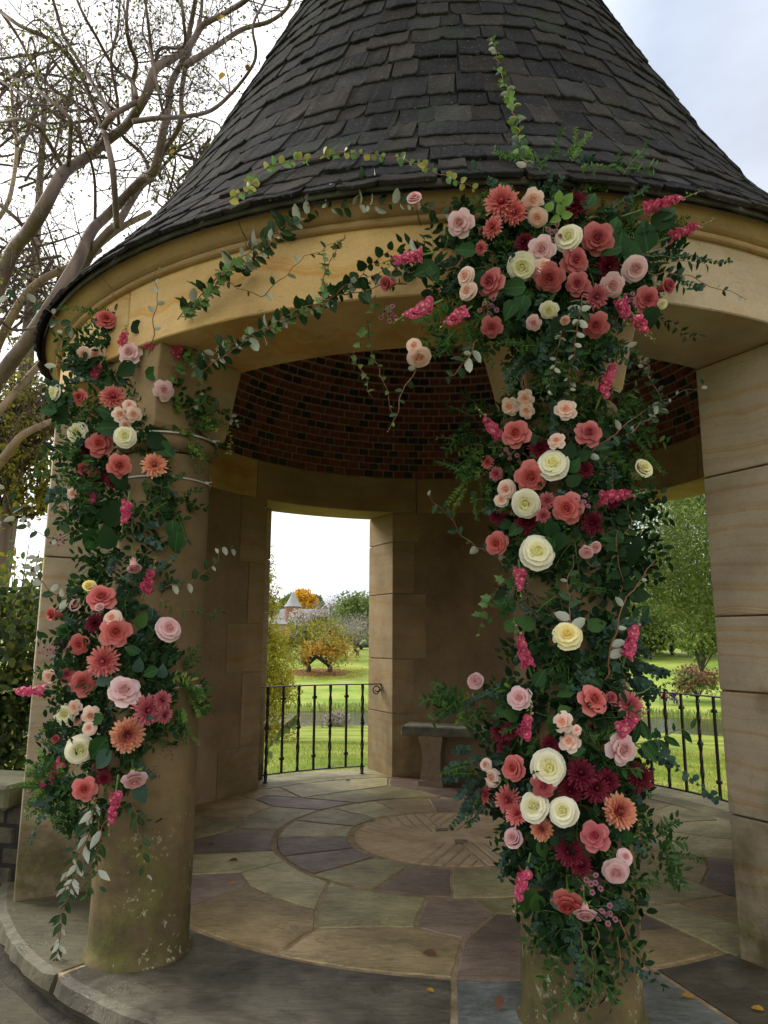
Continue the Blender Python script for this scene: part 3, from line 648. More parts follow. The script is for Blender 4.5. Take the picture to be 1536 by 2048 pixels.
me = mesh('millstone', V, F, M_MILL); fixn(me); mil = link('millstone', me, None, (CX, CY, 0)); tag(mil, 'round buff millstone with radial furrows set flush in the middle of the paved floor', 'millstone')
for sgn in (-1, 1):
    b = MB(); b.box((sgn*.06-.0, sgn*-.165, .006), (.10, .075, .008), ch=.002); b.obj('iron_socket', M_FP, mil)
# ------------------------------------------------------------------ railings
def railing(ac, half, label):
    r = 2.72; root = empty('window_railing', pol(r, ac)+Vector((CX, CY, 0))); o0 = pol(r, ac)
    tag(root, label, 'railing', 'wrought iron railings across the rear openings')
    def arcb(name, a0, a1, prof):
        V, F = sweep(prof, a0, a1, 20); V = [v-o0 for v in V]; me = mesh(name, V, F, M_IRON); fixn(me); return link(name, me, root)
    arcb('top_rail', ac-half-4.8, ac+half+4.8, [(r-.022, .985), (r+.022, .985), (r+.022, .993), (r+.012, .998), (r-.012, .998), (r-.022, .993)])
    arcb('bottom_rail', ac-half-.6, ac+half+.9, [(r-.014, .075), (r+.014, .075), (r+.014, .088), (r-.014, .088)])
    for i in range(7):
        a = ac-half+2*half*i/6; p = pol(r, a)-o0; endp = i in (0, 6); z0 = 0 if endp else .08; b = MB()
        if i % 2 == 0 and True:
            N_ = 34; s = .0135; V = []; F = []
            for k in range(N_+1):
                z = z0+(.985-z0)*k/N_; mid = 1-abs(((z-.5) % .45)/.45*2-1); tw = z*math.pi*4.0; sw = s*(1+.14*math.sin(z*26))
                for j in range(4): t = tw+j*math.pi/2+math.pi/4; V.append((p.x+sw*1.35*math.cos(t), p.y+sw*1.35*math.sin(t), z))
            for k in range(N_):
                for j in range(4): F.append((k*4+j, k*4+(j+1) % 4, k*4+4+(j+1) % 4, k*4+4+j))
            b.add(V, F); cs = [.545 if not endp else .56]
        else:
            b.box((p.x, p.y, (z0+.985)/2), (.025, .025, .985-z0), Matrix.Rotation(R_(a), 4, 'Z'), ch=.004); cs = [.86, .23]
        o = b.obj('baluster', M_IRON, root)
        for z in cs:
            c = MB(); c.box((p.x, p.y, z), (.046, .046, .034), Matrix.Rotation(R_(a), 4, 'Z'), ch=.007); c.obj('collar', M_IRON, o)
        if endp: c = MB(); c.lathe([(.03, 0), (.03, .006), (.016, .012)], 10, c=(p.x, p.y, 0)); c.obj('foot_plate', M_IRON, o)
    for s in (-1, 1):
        P = []
        for k in range(26):
            t = k/25; ang = -math.pi/2+t*math.pi*2.35; q = .052*(1-.62*t)
            P.append(((.02 + q*math.cos(ang)), -.055+0*q+q*math.sin(ang)))
        a = ac+s*(half+4.0); base = pol(r, a)-o0; tx = Vector((math.cos(R_(a)), math.sin(R_(a)), 0))*-s
        pts = [base+tx*(x)+Vector((0, 0, .985+z-0.0)) for x, z in [(-.035, -.01), (-.03, -.05)]+[(px_, pz-.0) for px_, pz in P]]
        c = MB(); c.tube(pts, [.007]*len(pts), 6); c.obj('scroll', M_IRON, root)
railing(-151.3, 12.2, 'black wrought iron railing with twisted balusters in the window left of the stone bench')
railing(118.7, 12.15, 'black wrought iron railing with twisted balusters in the right-hand opening beside the big pier')
# ------------------------------------------------------------------ stone bench
ba = 164.0; bp = pol(1.98, ba)+Vector((CX, CY, 0)); be = empty('stone_bench', bp); be.rotation_euler = (0, 0, R_(ba-180)); tag(be, 'mossy grey stone bench on fluted supports against the rear wall', 'bench')
b = MB(); b.box((0, 0, .555), (1.74, .40, .10), ch=.012); s_ = b.obj('seat', M_BENCH, be)
for sx in (-1, 1):
    # scrolled, fluted leg: plan swept up
    V = []; F = []; prof = [(0, .13, .165), (.05, .13, .165), (.06, .115, .15), (.16, .10, .14), (.30, .098, .125), (.40, .11, .14), (.46, .128, .16), (.505, .128, .165)]
    n = 0
    for z, hw, hd in prof:
        ring_ = []
        fl = 5
        for face, (ax, ay, bx, by) in enumerate(((-hw, -hd, hw, -hd), (hw, -hd, hw, hd), (hw, hd, -hw, hd), (-hw, hd, -hw, -hd))):
            for i in range(fl*4):
                t = i/(fl*4); x = ax+(bx-ax)*t; y = ay+(by-ay)*t; dpt = .010*abs(math.sin(t*fl*math.pi)) if .055 < z < .45 and face in (0, 2) else 0
                nx, ny = (0, 1) if face == 0 else (-1, 0) if face == 1 else (0, -1) if face == 2 else (1, 0)
                ring_.append((sx*.56+x+nx*dpt, y+ny*dpt, z))
        V += ring_; n = len(ring_)
    for i in range(len(prof)-1):
        for j in range(n): F.append((i*n+j, i*n+(j+1) % n, (i+1)*n+(j+1) % n, (i+1)*n+j))
    F.append(tuple(range(n))[::-1]); F.append(tuple((len(prof)-1)*n+j for j in range(n)))
    link('leg', mesh('leg', V, F, M_BENL), be)
# ------------------------------------------------------------------ terrain
TD = [0, 8.5, 10, 14, 50, 52.5, 54, 64, 66.5, 74, 100, 120, 150, 200, 400, 3000]; TZ = [-.34, -.34, -.46, -.86, -4.35, -4.5, -5.1, -5.1, -4.55, -4.35, -2.85, -1.75, .1, 1.3, 3, 6]
def tz(x, y):
    d = math.hypot(x, y); return float(np.interp(d, TD, TZ)) if y > 0 else -.34
def mat_grass():
    m, t, b = newmat('lawn', .9, .15); k = NB(t); geo = k.n('ShaderNodeNewGeometry').outputs['Position']
    a = k.noise(geo, .35, 5, .65); c = k.noise(geo, 9, 5, .7); f = k.math('ADD', k.math('MULTIPLY', a, .65), k.math('MULTIPLY', c, .35))
    col = k.ramp(f, [(.38, (.11, .18, .02)), (.47, (.20, .28, .03)), (.54, (.32, .35, .06)), (.64, (.43, .38, .14))])
    t.links.new(col, b.inputs['Base Color']); k.bump(k.noise(geo, 30, 4, .8), .9, .05, b); return m
M_GRASS = mat_grass()
M_GRASSF = mat_simple('far_lawn', [(.33, (.12, .20, .02)), (.46, (.20, .30, .03)), (.56, (.30, .37, .06)), (.68, (.38, .36, .11))], .16, 8, bump=.3, fine=2.5)
V = []; F = []; A = np.linspace(-math.pi, math.pi, 181); D = [3.4, 6, 8.5, 9.2, 10, 12, 14, 18, 24, 32, 42, 50, 51.5, 52.5, 54, 58, 64, 65.5, 66.5, 70, 74, 85, 100, 120, 135, 150, 175, 200, 300, 500, 1000, 2500]
V.append((0, 0, -.6))
for d in [.0]+D:
    if d == 0: continue
    for a in A[:-1]: x, y = d*math.sin(a), d*math.cos(a); V.append((x, y, tz(x, y)+(.03*noise.noise(Vector((x*.1, y*.1, 0))) if d > 9 else 0)))
n = 180
for j in range(n): F.append((0, 1+j, 1+(j+1) % n))
for i in range(len(D)-1):
    for j in range(n): F.append((1+i*n+j, 1+(i+1)*n+j, 1+(i+1)*n+(j+1) % n, 1+i*n+(j+1) % n))
me = mesh('lawn', V, F, [M_GRASS, M_GRASSF], True); fixn(me)
for p in me.polygons:
    if math.hypot(*p.center[:2]) > 66: p.material_index = 1
if me.polygons[50].normal.z < 0: me.flip_normals()
tag(link('lawn', me), kind='structure')
m, t, b_ = newmat('pond_water', .08, .5); k = NB(t); b_.inputs['Base Color'].default_value = (.05, .055, .02, 1)
k.bump(k.noise(k.map(k.n('ShaderNodeNewGeometry').outputs['Position'], (1, 3, 1)), 3, 3), .25, .05, b_)
V = []; F = []
A = np.linspace(-1.2, 1.2, 60)
for a in A:
    for d in (51.5, 68): V.append((d*math.sin(a), d*math.cos(a), -4.72))
for i in range(59): F.append((2*i, 2*i+2, 2*i+3, 2*i+1))
tag(link('pond', mesh('pond', V, F, m)), kind='structure')
# front paving
b = MB(); b.box((0, -1, -.22), (14, 13, .12)); q = b.obj('paving', M_RUB); tag(q, kind='structure')
PV = [[(-6, 3.0), (-2.75, 3.7), (-2.1, 3.15), (-1.95, 2.3), (-3, 1.6), (-6, 1.2)], [(-2.1, 3.15), (-1.95, 2.3), (-.9, 2.35), (-.2, 2.75), (-.6, 2.9), (-1.3, 3.35)], [(-2.75, 3.7), (-2.1, 3.15), (-1.3, 3.35), (-2.3, 4.3)], [(-6, 3.0), (-2.75, 3.7), (-2.3, 4.3), (-2.6, 5.0), (-6, 5.4)],
 [(-1.95, 2.3), (-3, 1.6), (-2.2, .2), (-.6, .4), (-.9, 2.35)], [(-.9, 2.35), (-.6, .4), (1.2, .3), (1.5, 2.5), (.6, 2.7), (-.2, 2.75)], [(1.5, 2.5), (1.2, .3), (3.5, .5), (4.2, 2.6), (2.6, 3.3)], [(4.2, 2.6), (2.6, 3.3), (3.4, 4.2), (6, 4.4), (6, 2)]]
M_FD = mat_flag('dark_paving_stone', [(.3, (.045, .038, .028)), (.5, (.075, .065, .048)), (.7, (.11, .095, .07))])
for i, P in enumerate(PV):
    Pp = [(math.hypot(x-CX, y-CY), math.degrees(math.atan2(x-CX, -(y-CY)))) for x, y in P]
    o = flag('flagstone', Pp, [M_FD, M_FD, M_FL, M_FD][i % 4], q, .018, 0, .06); o.location = (CX, CY, -.150)
# low rubble wall left of the pavilion
M_CORE = mat_simple('dark_earth_core', [(.3, (.012, .011, .009)), (.7, (.03, .026, .02))], 9)
lw = empty('low_stone_wall', (-2.18, 4.95, -.15)); lw.rotation_euler = (0, 0, R_(-14)); tag(lw, 'low dark rubble wall with mossy green capstones running off the left pier', 'wall')
xx = .12
for i in range(5):
    L_ = random.uniform(.45, .7); b = MB(); b.box((-xx-L_/2, 0, .655), (L_-.012, .50, .15), ch=.02); b.obj('capstone', M_CAPS, lw); xx += L_
for c_ in range(5):
    xx = .0+(c_ % 2)*.1
    while xx < 3.1:
        L_ = random.uniform(.18, .42); b = MB(); b.box((-xx-L_/2, random.uniform(-.012, .012), .06+c_*.118), (L_-.014, .38+random.uniform(-.02, .02), .104), ch=.014); b.obj('stone', M_RUB, lw); xx += L_
b = MB(); b.box((-1.6, 0, .3), (3.1, .34, .6)); b.obj('core', M_CORE, lw)
# cable ties round the left column
for z, lab in ((2.33, 'clear cable tie round the upper left column below the neck ring'), (2.56, 'topmost clear cable tie on the left column at the neck ring'), (1.26, 'clear cable tie round the middle of the left column')):
    c = Vector((-1.197, 3.841, z)); b = MB(); rr = .2335 if z < 2.5 else .266
    V = []; n = 48
    b.lathe([(rr, -.004), (rr+.004, -.004), (rr+.004, .004), (rr, .004)], n, cap=False)
    e = empty('cable_tie', c); tag(e, lab, 'cable tie'); b.obj('strap', M_TIE, e)
    d = Vector((.97, -.24, 0)).normalized(); h = MB(); h.box(d*(rr+.012), (.022, .018, .014), ch=.003); h.tube([d*(rr+.015), d*(rr+.04)+Vector((0, 0, .004))], .003, 5); h.obj('buckle', M_TIE, e)

# ------------------------------------------------------------------ leaf meshes and foliage clouds
def leaf_template(kind):
    """unit leaf: base at origin, length 1 along +Y, blade facing +Z"""
    if kind == 'lance': W_ = [(0, .0), (.18, .13), (.45, .20), (.75, .12), (1, 0)]
    elif kind == 'oval': W_ = [(0, .02), (.15, .20), (.45, .29), (.78, .21), (1, .0)]
    elif kind == 'round': W_ = [(0, .05), (.15, .32), (.45, .44), (.8, .32), (1, .05)]
    elif kind == 'broad': W_ = [(0, .03), (.12, .28), (.38, .38), (.7, .25), (1, 0)]
    V = []; F = []
    for y, hw in W_:
        zc = -.22*(y-.1)**2; V += [(-hw, y, zc+.35*hw), (0, y, zc), (hw, y, zc+.35*hw)]
    for i in range(len(W_)-1):
        a = i*3; F += [(a, a+1, a+4, a+3), (a+1, a+2, a+5, a+4)]
    return np.array(V), F
LT = {k_: leaf_template(k_) for k_ in ('lance', 'oval', 'round', 'broad')}
def ivy_template():
    pts = [(0, 0), (.22, -.06), (.42, .10), (.30, .36), (.50, .52), (.26, .60), (0, 1.0), (-.26, .60), (-.50, .52), (-.30, .36), (-.42, .10), (-.22, -.06)]
    V = [(x, y, -.18*y*y+.25*abs(x)) for x, y in pts]+[(0, .4, -.05)]; n = len(pts)
    return np.array(V), [(i, (i+1) % n, n) for i in range(n)]
LT['ivy'] = ivy_template()
LT['needle'] = (np.array([(-.06, 0, 0), (.06, 0, 0), (.05, 1, -.05), (-.05, 1, -.05)]), [(0, 1, 2, 3)])
LT['quad'] = (np.array([(-.3, 0, 0), (.3, .1, .08), (.25, .9, 0), (-.28, 1, .1)]), [(0, 1, 2, 3)])
LT['tri'] = (np.array([(-.35, 0, 0), (.4, .1, .08), (.05, 1, 0)]), [(0, 1, 2)])
def frames(Y, Z):
    """rotation matrices with columns X,Y,Z for arrays of directions Y and approximate normals Z"""
    Y = Y/np.linalg.norm(Y, axis=1, keepdims=True); X = np.cross(Y, Z); X /= np.linalg.norm(X, axis=1, keepdims=True)+1e-9; Z = np.cross(X, Y)
    return np.stack([X, Y, Z], axis=2)
class Cloud:
    def __init__(s): s.V = []; s.F = []; s.n = 0
    def leaves(s, P, Y, Z, S, kind):
        T, F = LT[kind]; P = np.atleast_2d(P); R3 = frames(np.atleast_2d(Y), np.atleast_2d(Z)); S = np.broadcast_to(np.asarray(S, float), (len(P),))
        v = np.einsum('nij,kj->nki', R3, T)*S[:, None, None]+P[:, None, :]; k = len(T)
        s.V.append(v.reshape(-1, 3)); 
        for f in F:
            a = np.array(f)[None, :]+(np.arange(len(P))*k)[:, None]+s.n; s.F.append(a)
        s.n += len(P)*k
    def obj(s, name, mat, parent=None, smooth=True):
        V = np.vstack(s.V)
        if parent is not None: V = V-np.array(parent.location)
        F = []
        for a in s.F: F += a.tolist()
        return link(name, mesh(name, V, F, mat, smooth), parent)
def rdir(n, up=0.0):
    d = rng.normal(size=(n, 3)); d[:, 2] += up; return d/np.linalg.norm(d, axis=1, keepdims=True)
# ------------------------------------------------------------------ distant trees
def tree(name, x, y, h, cr, label, cat, mat, group=None, trunk=.12, n=3000, leaf=.12, crown0=.25, shape='round', kinds='quad', mats2=None, lobes=14, ntr=1, gap=.0, limbs=True, flat=1.0, tmat=None, tw=1.0, lean=0):
    z0 = tz(x, y); root = empty(name, (x, y, z0)); tag(root, label, cat, group)
    st = random.getstate(); b = MB(); tmat = tmat or M_TRUNK; tops = []
    for i in range(ntr):
        ox = 0 if ntr == 1 else (i-(ntr-1)/2)*cr*.42
        P = [(ox, 0, -.3), (ox+.02*h, 0, h*crown0*.6), (ox+random.uniform(-.05, .05)*h, random.uniform(-.04, .04)*h, h*crown0*1.2), (ox*1.2+random.uniform(-.05, .05)*h+lean*h*.5, 0, h*.72)]
        P = catmull(P, 4); b.tube(P, [trunk*(1-.75*k/len(P)) for k in range(len(P))], 7); tops.append(P)
    b.obj('trunk', tmat, root, True)
    C = []; zc = h*(1+crown0)/2; hz = h*(1-crown0)/2
    for i in range(lobes):
        u = rng.normal(size=3); u /= np.linalg.norm(u); q = rng.uniform(.35, .8)
        if shape == 'cone': t = (i+.5)/lobes; zz = h*crown0+(h*(1-crown0))*t; rr2 = cr*(1-t)**.8; a = rng.uniform(0, 6.28); C.append((rr2*.55*math.cos(a)+lean*zz, rr2*.55*math.sin(a), zz, max(rr2*.55, cr*.12)))
        elif shape == 'umbrella': zz = abs(u[2]); C.append((u[0]*cr*q*1.1, u[1]*cr*q*1.1, h*crown0+(h*(1-crown0))*(zz*.75*(1-.5*q*q)+.1), cr*rng.uniform(.25, .4)))
        else: C.append((u[0]*cr*q+lean*h*.5, u[1]*cr*q, zc+u[2]*hz*q, cr*rng.uniform(.28, .45)))
    if limbs:
        lb = MB()
        for c in C:
            P = tops[rng.integers(len(tops))]; s_ = P[int(len(P)*.55)]
            if c[2] < s_.z: s_ = P[int(len(P)*.35)]
            e2 = Vector(c[:3]); mid = s_.lerp(e2, .5)+Vector((0, 0, .05*h)); lb.tube(catmull([s_, mid, e2], 3), [trunk*.45, trunk*.4, trunk*.35, trunk*.3, trunk*.2, trunk*.14, trunk*.08], 5)
            for _ in range(3): d = rdir(1, .5)[0]*c[3]; lb.tube([e2, e2+Vector(d)*.9], [trunk*.12, trunk*.03], 3)
        lb.obj('limbs', tmat, root, True)
    cl = [Cloud() for _ in range(1+len(mats2 or []))]
    Wt = np.array([c[3]**2 for c in C]); Wt /= Wt.sum()
    ids = rng.choice(len(C), n, p=Wt); U = rdir(n); rad = rng.uniform(0, 1, n)**.45; Ca = np.array(C)
    P = Ca[ids, :3]+U*(Ca[ids, 3]*rad)[:, None]*np.array([1, 1, flat]); 
    if gap:
        keep = np.array([noise.noise(Vector(p*(2.2/cr))) > -gap for p in P]); P = P[keep]; U = U[keep]
    Y = rdir(len(P), -.25)+U*.5; Z = rdir(len(P), .9)+U*.6; S = leaf*rng.uniform(.6, 1.4, len(P))
    sel = np.zeros(len(P), int)
    if mats2:
        for i, p in enumerate(P):
            hfac = (p[2]-h*crown0)/(h*(1-crown0)); q = noise.noise(Vector(p*(1.5/cr)))+rng.uniform(-.3, .3)
            sel[i] = 1 if q+(hfac-.45)*.9 > 0 else 0
            if len(mats2) > 1 and q < -.25: sel[i] = 2
    for i, (cc, mt) in enumerate(zip(cl, [mat]+(mats2 or []))):
        k = sel == i
        if k.sum(): cc.leaves(P[k]*tw, Y[k], Z[k], S[k], kinds); o = cc.obj('crown', mt); o.parent = root; tag(o, kind='stuff')
    return root
def px_tree(name, xpx, ybase, dist, **k):
    d = ray(xpx, 1280); x = d.x/d.y*dist; return tree(name, x, dist, **k)
# seen through the left window
px_tree('autumn_tree', 638, 0, 99, h=7.8, cr=6.9, label='spreading orange and green autumn tree with twin trunks in a mulch bed', cat='tree', mat=ML['oliv'], mats2=[ML['yel'], ML['orange']], trunk=.42, n=9000, leaf=.27, crown0=.14, shape='umbrella', ntr=2, lobes=26, gap=.25, flat=.8)
def disc(name, x, y, rx, ry, mat, label=None):
    V = [(x, y, tz(x, y)+.09)]; n = 40
    for i in range(n):
        a = 2*math.pi*i/n; q = 1+.12*noise.noise(Vector((math.cos(a)*2, math.sin(a)*2, x))); X = x+rx*q*math.cos(a); Y = y+ry*q*math.sin(a); V.append((X, Y, tz(X, Y)+.06))
    return link(name, mesh(name, V, [(0, 1+i, 1+(i+1) % n) for i in range(n)], mat))
M_MUL = mat_simple('leaf_mulch', [(.35, (.10, .055, .035)), (.5, (.20, .11, .06)), (.65, (.32, .22, .06))], 1.5, 6)
q = ray(640, 1280); tag(disc('mulch_bed', q.x/q.y*99, 99, 4.3, 5.0, M_MUL), kind='structure')
px_tree('conifer_tree', 713, 0, 128, h=12.5, cr=5.4, label='dense green pyramid tree at the right edge of the left window view', cat='tree', mat=ML['green'], mats2=[ML['bush']], trunk=.3, n=4500, leaf=.42, crown0=.1, lobes=30)
px_tree('bare_tree', 655, 0, 140, h=11.0, cr=5.6, label='grey leafless tree crown rising behind the orange autumn tree', cat='tree', mat=ML['grey'], trunk=.3, n=6000, leaf=.35, crown0=.2, kinds='needle', lobes=26)
px_tree('bare_tree', 690, 0, 118, h=7.8, cr=4.6, label='smaller grey leafless tree right of the orange autumn tree', cat='tree', mat=ML['grey'], trunk=.22, n=4200, leaf=.3, crown0=.2, kinds='needle', lobes=20, lean=.2)
px_tree('golden_tree', 608, 0, 185, h=12.6, cr=3.6, label='bright golden yellow tree on the skyline beside the grey spire', cat='tree', mat=ML['gold'], trunk=.4, n=2600, leaf=.9, crown0=.45, lobes=18)
px_tree('skyline_tree', 571, 0, 205, h=13.5, cr=4.6, label='green tree on the skyline left of the grey spire', cat='tree', mat=ML['green'], trunk=.4, n=2600, leaf=.9, crown0=.2, lobes=16)
px_tree('skyline_tree', 626, 0, 215, h=15, cr=3.2, label='dark green treetop poking up behind the golden tree', cat='tree', mat=ML['conif'], trunk=.4, n=2000, leaf=.9, crown0=.2, lobes=14)
px_tree('olive_tree', 615, 0, 122, h=9.5, cr=4.6, label='olive green loose tree between the barn roof and the autumn tree', cat='tree', mat=ML['oliv'], mats2=[ML['grey']], trunk=.25, n=3200, leaf=.35, crown0=.2, lobes=16)
px_tree('yellow_larch', 522, 0, 27, h=7.6, cr=1.75, label='tall feathery yellow-green tree against the left jamb of the left window', cat='tree', mat=ML['yel'], mats2=[ML['yel']], trunk=.10, n=16000, leaf=.13, crown0=.02, shape='cone', lobes=60, kinds='lance', flat=.7)
px_tree('skyline_tree', 735, 0, 190, h=9, cr=6, label='hazy green tree right of the dense pyramid tree on the skyline', cat='tree', mat=ML['bush'], trunk=.4, n=2200, leaf=.9, crown0=.1, lobes=16)
px_tree('skyline_tree', 545, 0, 180, h=11, cr=5, label='low green tree behind the yellow feathery tree on the skyline', cat='tree', mat=ML['green'], trunk=.4, n=2200, leaf=.9, crown0=.1, lobes=16)
# far house with a conical turret
def far_house():
    d = ray(590, 1280); Y = 168; X = d.x/d.y*Y; z = tz(X, Y); r = empty('stone_house', (X, Y, z)); tag(r, 'distant stone house with grey roof and round conical turret on the skyline', 'house')
    m1 = mat_simple('house_stone', [(.3, (.26, .20, .17)), (.7, (.38, .31, .27))], 2); m2 = mat_simple('house_slate', [(.3, (.30, .31, .33)), (.7, (.40, .41, .43))], 1.5); m3 = mat_simple('house_brick', [(.3, (.26, .12, .09)), (.7, (.34, .17, .13))], 2); m4 = mat_simple('dark_window', [(.3, (.03, .03, .04)), (.7, (.06, .06, .07))], 2)
    g = MB(); g.box((-1, 2, 1.8), (18, 8, 5.4)); g.obj('wall', m1, r)
    g = MB(); V = [(-10.5, -2.5, 4.4), (8.5, -2.5, 4.4), (8.5, 6.5, 4.4), (-10.5, 6.5, 4.4), (-10, 2, 8.0), (8, 2, 8.0)]; g.add(V, [(0, 1, 5, 4), (2, 3, 4, 5), (0, 4, 3), (1, 2, 5), (0, 3, 2, 1)]); g.obj('roof', m2, r)
    g = MB(); g.lathe([(1.9, -1), (1.9, 8.5)], 20, c=(-.6, -.5, 0)); g.obj('turret_wall', m3, r)
    g = MB(); g.lathe([(2.2, 8.4), (1.55, 9.2), (1.0, 10.1), (.45, 11.3), (.02, 12.1)], 20, c=(-.6, -.5, 0)); g.obj('turret_roof', m2, r)
    for x in (-8, -5.5, 2.5, 5): g = MB(); g.box((x, -2.05, 2.2), (1.0, .12, 1.5)); wn = g.obj('window', m4, r); g = MB(); g.box((x, -2.1, 1.4), (1.2, .2, .12)); g.obj('sill', m1, wn)
far_house()
def car(X, Y):
    z = tz(X, Y); r = empty('parked_car', (X, Y, z)); tag(r, 'dark car parked far off on the slope past the grey tree', 'car')
    mb = mat_simple('dark_car_paint', [(.3, (.03, .04, .06)), (.7, (.05, .06, .08))], 1, rough=.3, bump=0); mg = mat_simple('car_glass', [(.3, (.10, .12, .14)), (.7, (.16, .18, .2))], 1, rough=.1, bump=0); mw = mat_simple('tyre', [(.3, (.01, .01, .01)), (.7, (.02, .02, .02))], 1)
    def ext(p, hw, name, mt):
        V = [(x, s*hw, zz) for s in (-1, 1) for x, zz in p]; n = len(p); F = [tuple(range(n)), tuple(range(n, 2*n))[::-1]]+[(i, (i+1) % n, n+(i+1) % n, n+i) for i in range(n)]; o = solid(name, V, F, mt, r, bevel=.05); return o
    ext([(-2.1, .35), (-2.15, .75), (-1.6, .95), (1.2, .95), (2.0, .8), (2.15, .4)], .88, 'body', mb); ext([(-1.5, .95), (-1.1, 1.42), (.4, 1.45), (1.1, .95)], .78, 'cabin', mg)
    for x in (-1.3, 1.35):
        for s in (-1, 1): g = MB(); g.tube([(x, s*.7, .33), (x, s*.92, .33)], [.33, .33], 14); g.obj('wheel', mw, r)
q = ray(736, 1280); car(q.x/q.y*142, 142)
# garden benches by the pond
def garden_bench(X, Y, rot, label):
    z = tz(X, Y); r = empty('garden_bench', (X, Y, z)); r.rotation_euler = (0, 0, rot); tag(r, label, 'bench')
    for i in range(4): g = MB(); g.box((0, -.2+i*.12, .43), (1.6, .10, .03)); g.obj('seat_slat', M_WOOD, r)
    for i in range(9): g = MB(); g.box((-.68+i*.17, .27, .68), (.07, .03, .44)); g.obj('back_slat', M_WOOD, r)
    g = MB(); g.box((0, .27, .93), (1.6, .05, .08)); g.box((0, .27, .50), (1.6, .05, .06)); g.obj('back_rail', M_WOOD, r)
    for x in (-.76, .76):
        for y in (-.24, .25): g = MB(); g.box((x, y, .22 if y < 0 else .46), (.07, .07, .44 if y < 0 else .92)); g.obj('leg', M_WOOD, r)
        g = MB(); g.box((x, 0, .64), (.07, .56, .04)); g.obj('armrest', M_WOOD, r)
    return r
q = ray(626, 1280); garden_bench(q.x/q.y*50.2, 50.2, math.pi+.25, 'weathered wooden slatted bench on the near bank of the pond')
q = ray(1330, 1280); bx, by = q.x/q.y*69, 69; garden_bench(bx, by, 0, 'wooden bench on the far bank with two people sitting on it')
def person(X, Y, shirt, trou, label, skin=(.6, .4, .3)):
    z = tz(X, Y); r = empty('person', (X, Y, z)); tag(r, label, 'person')
    ms, mt, mk, mh = [mat_simple(n_, [(.3, c), (.7, tuple(v*1.2 for v in c))], 3, bump=0) for n_, c in (('shirt', shirt), ('trousers', trou), ('skin', skin), ('hair', (.05, .03, .02)))]
    J = [((0, 0, .5), .14), ((0, 0, .72), .13), ((0, .02, .95), .16), ((0, 0, 1.05), .06), ((0, 0, 1.13), .07), ((0, -.01, 1.22), .10), ((0, 0, 1.30), .08),
         ((.19, .01, .98), .06), ((.25, -.06, .74), .045), ((.15, -.26, .60), .035), ((-.19, .01, .98), .06), ((-.25, -.06, .74), .045), ((-.15, -.26, .60), .035),
         ((.10, -.05, .50), .09), ((.12, -.46, .52), .07), ((.12, -.50, .10), .05), ((.12, -.64, .05), .04), ((-.10, -.05, .50), .09), ((-.12, -.46, .52), .07), ((-.12, -.50, .10), .05), ((-.12, -.64, .05), .04)]
    E_ = [(0, 1), (1, 2), (2, 3), (3, 4), (4, 5), (5, 6), (2, 7), (7, 8), (8, 9), (2, 10), (10, 11), (11, 12), (0, 13), (13, 14), (14, 15), (15, 16), (0, 17), (17, 18), (18, 19), (19, 20)]
    me = bpy.data.meshes.new('body'); me.from_pydata([j[0] for j in J], E_, []); o = link('body', me, r)
    md = o.modifiers.new('s', 'SKIN'); 
    for i, j in enumerate(J): me.skin_vertices[0].data[i].radius = (j[1], j[1])
    me.skin_vertices[0].data[0].use_root = True; o.modifiers.new('u', 'SUBSURF').levels = 1; o.modifiers['u'].render_levels = 1; me.materials.append(mk)
    g = MB(); g.lathe([(.16, .50), (.175, .75), (.20, .95), (.12, 1.07)], 14); g.tube([(.18, .01, 1.0), (.26, -.05, .76)], [.085, .065], 8); g.tube([(-.18, .01, 1.0), (-.26, -.05, .76)], [.085, .065], 8); g.obj('shirt', ms, r, True)
    g = MB()
    for s in (-1, 1): g.tube([(s*.1, .02, .50), (s*.12, -.47, .53), (s*.12, -.52, .46), (s*.12, -.51, .14)], [.12, .095, .08, .065], 8)
    g.obj('trousers', mt, r, True)
    g = MB(); g.lathe([(.07, 1.20), (.112, 1.22), (.108, 1.30), (.06, 1.35), (.01, 1.36)], 12, c=(0, .02, 0)); g.obj('hair', mh, r, True)
person(bx-.38, by-.02, (.75, .07, .08), (.45, .45, .45), 'seated person in a red top on the far bank bench')
person(bx+.40, by-.02, (.03, .04, .10), (.06, .07, .12), 'seated person in dark blue clothes on the far bank bench', (.5, .33, .25))
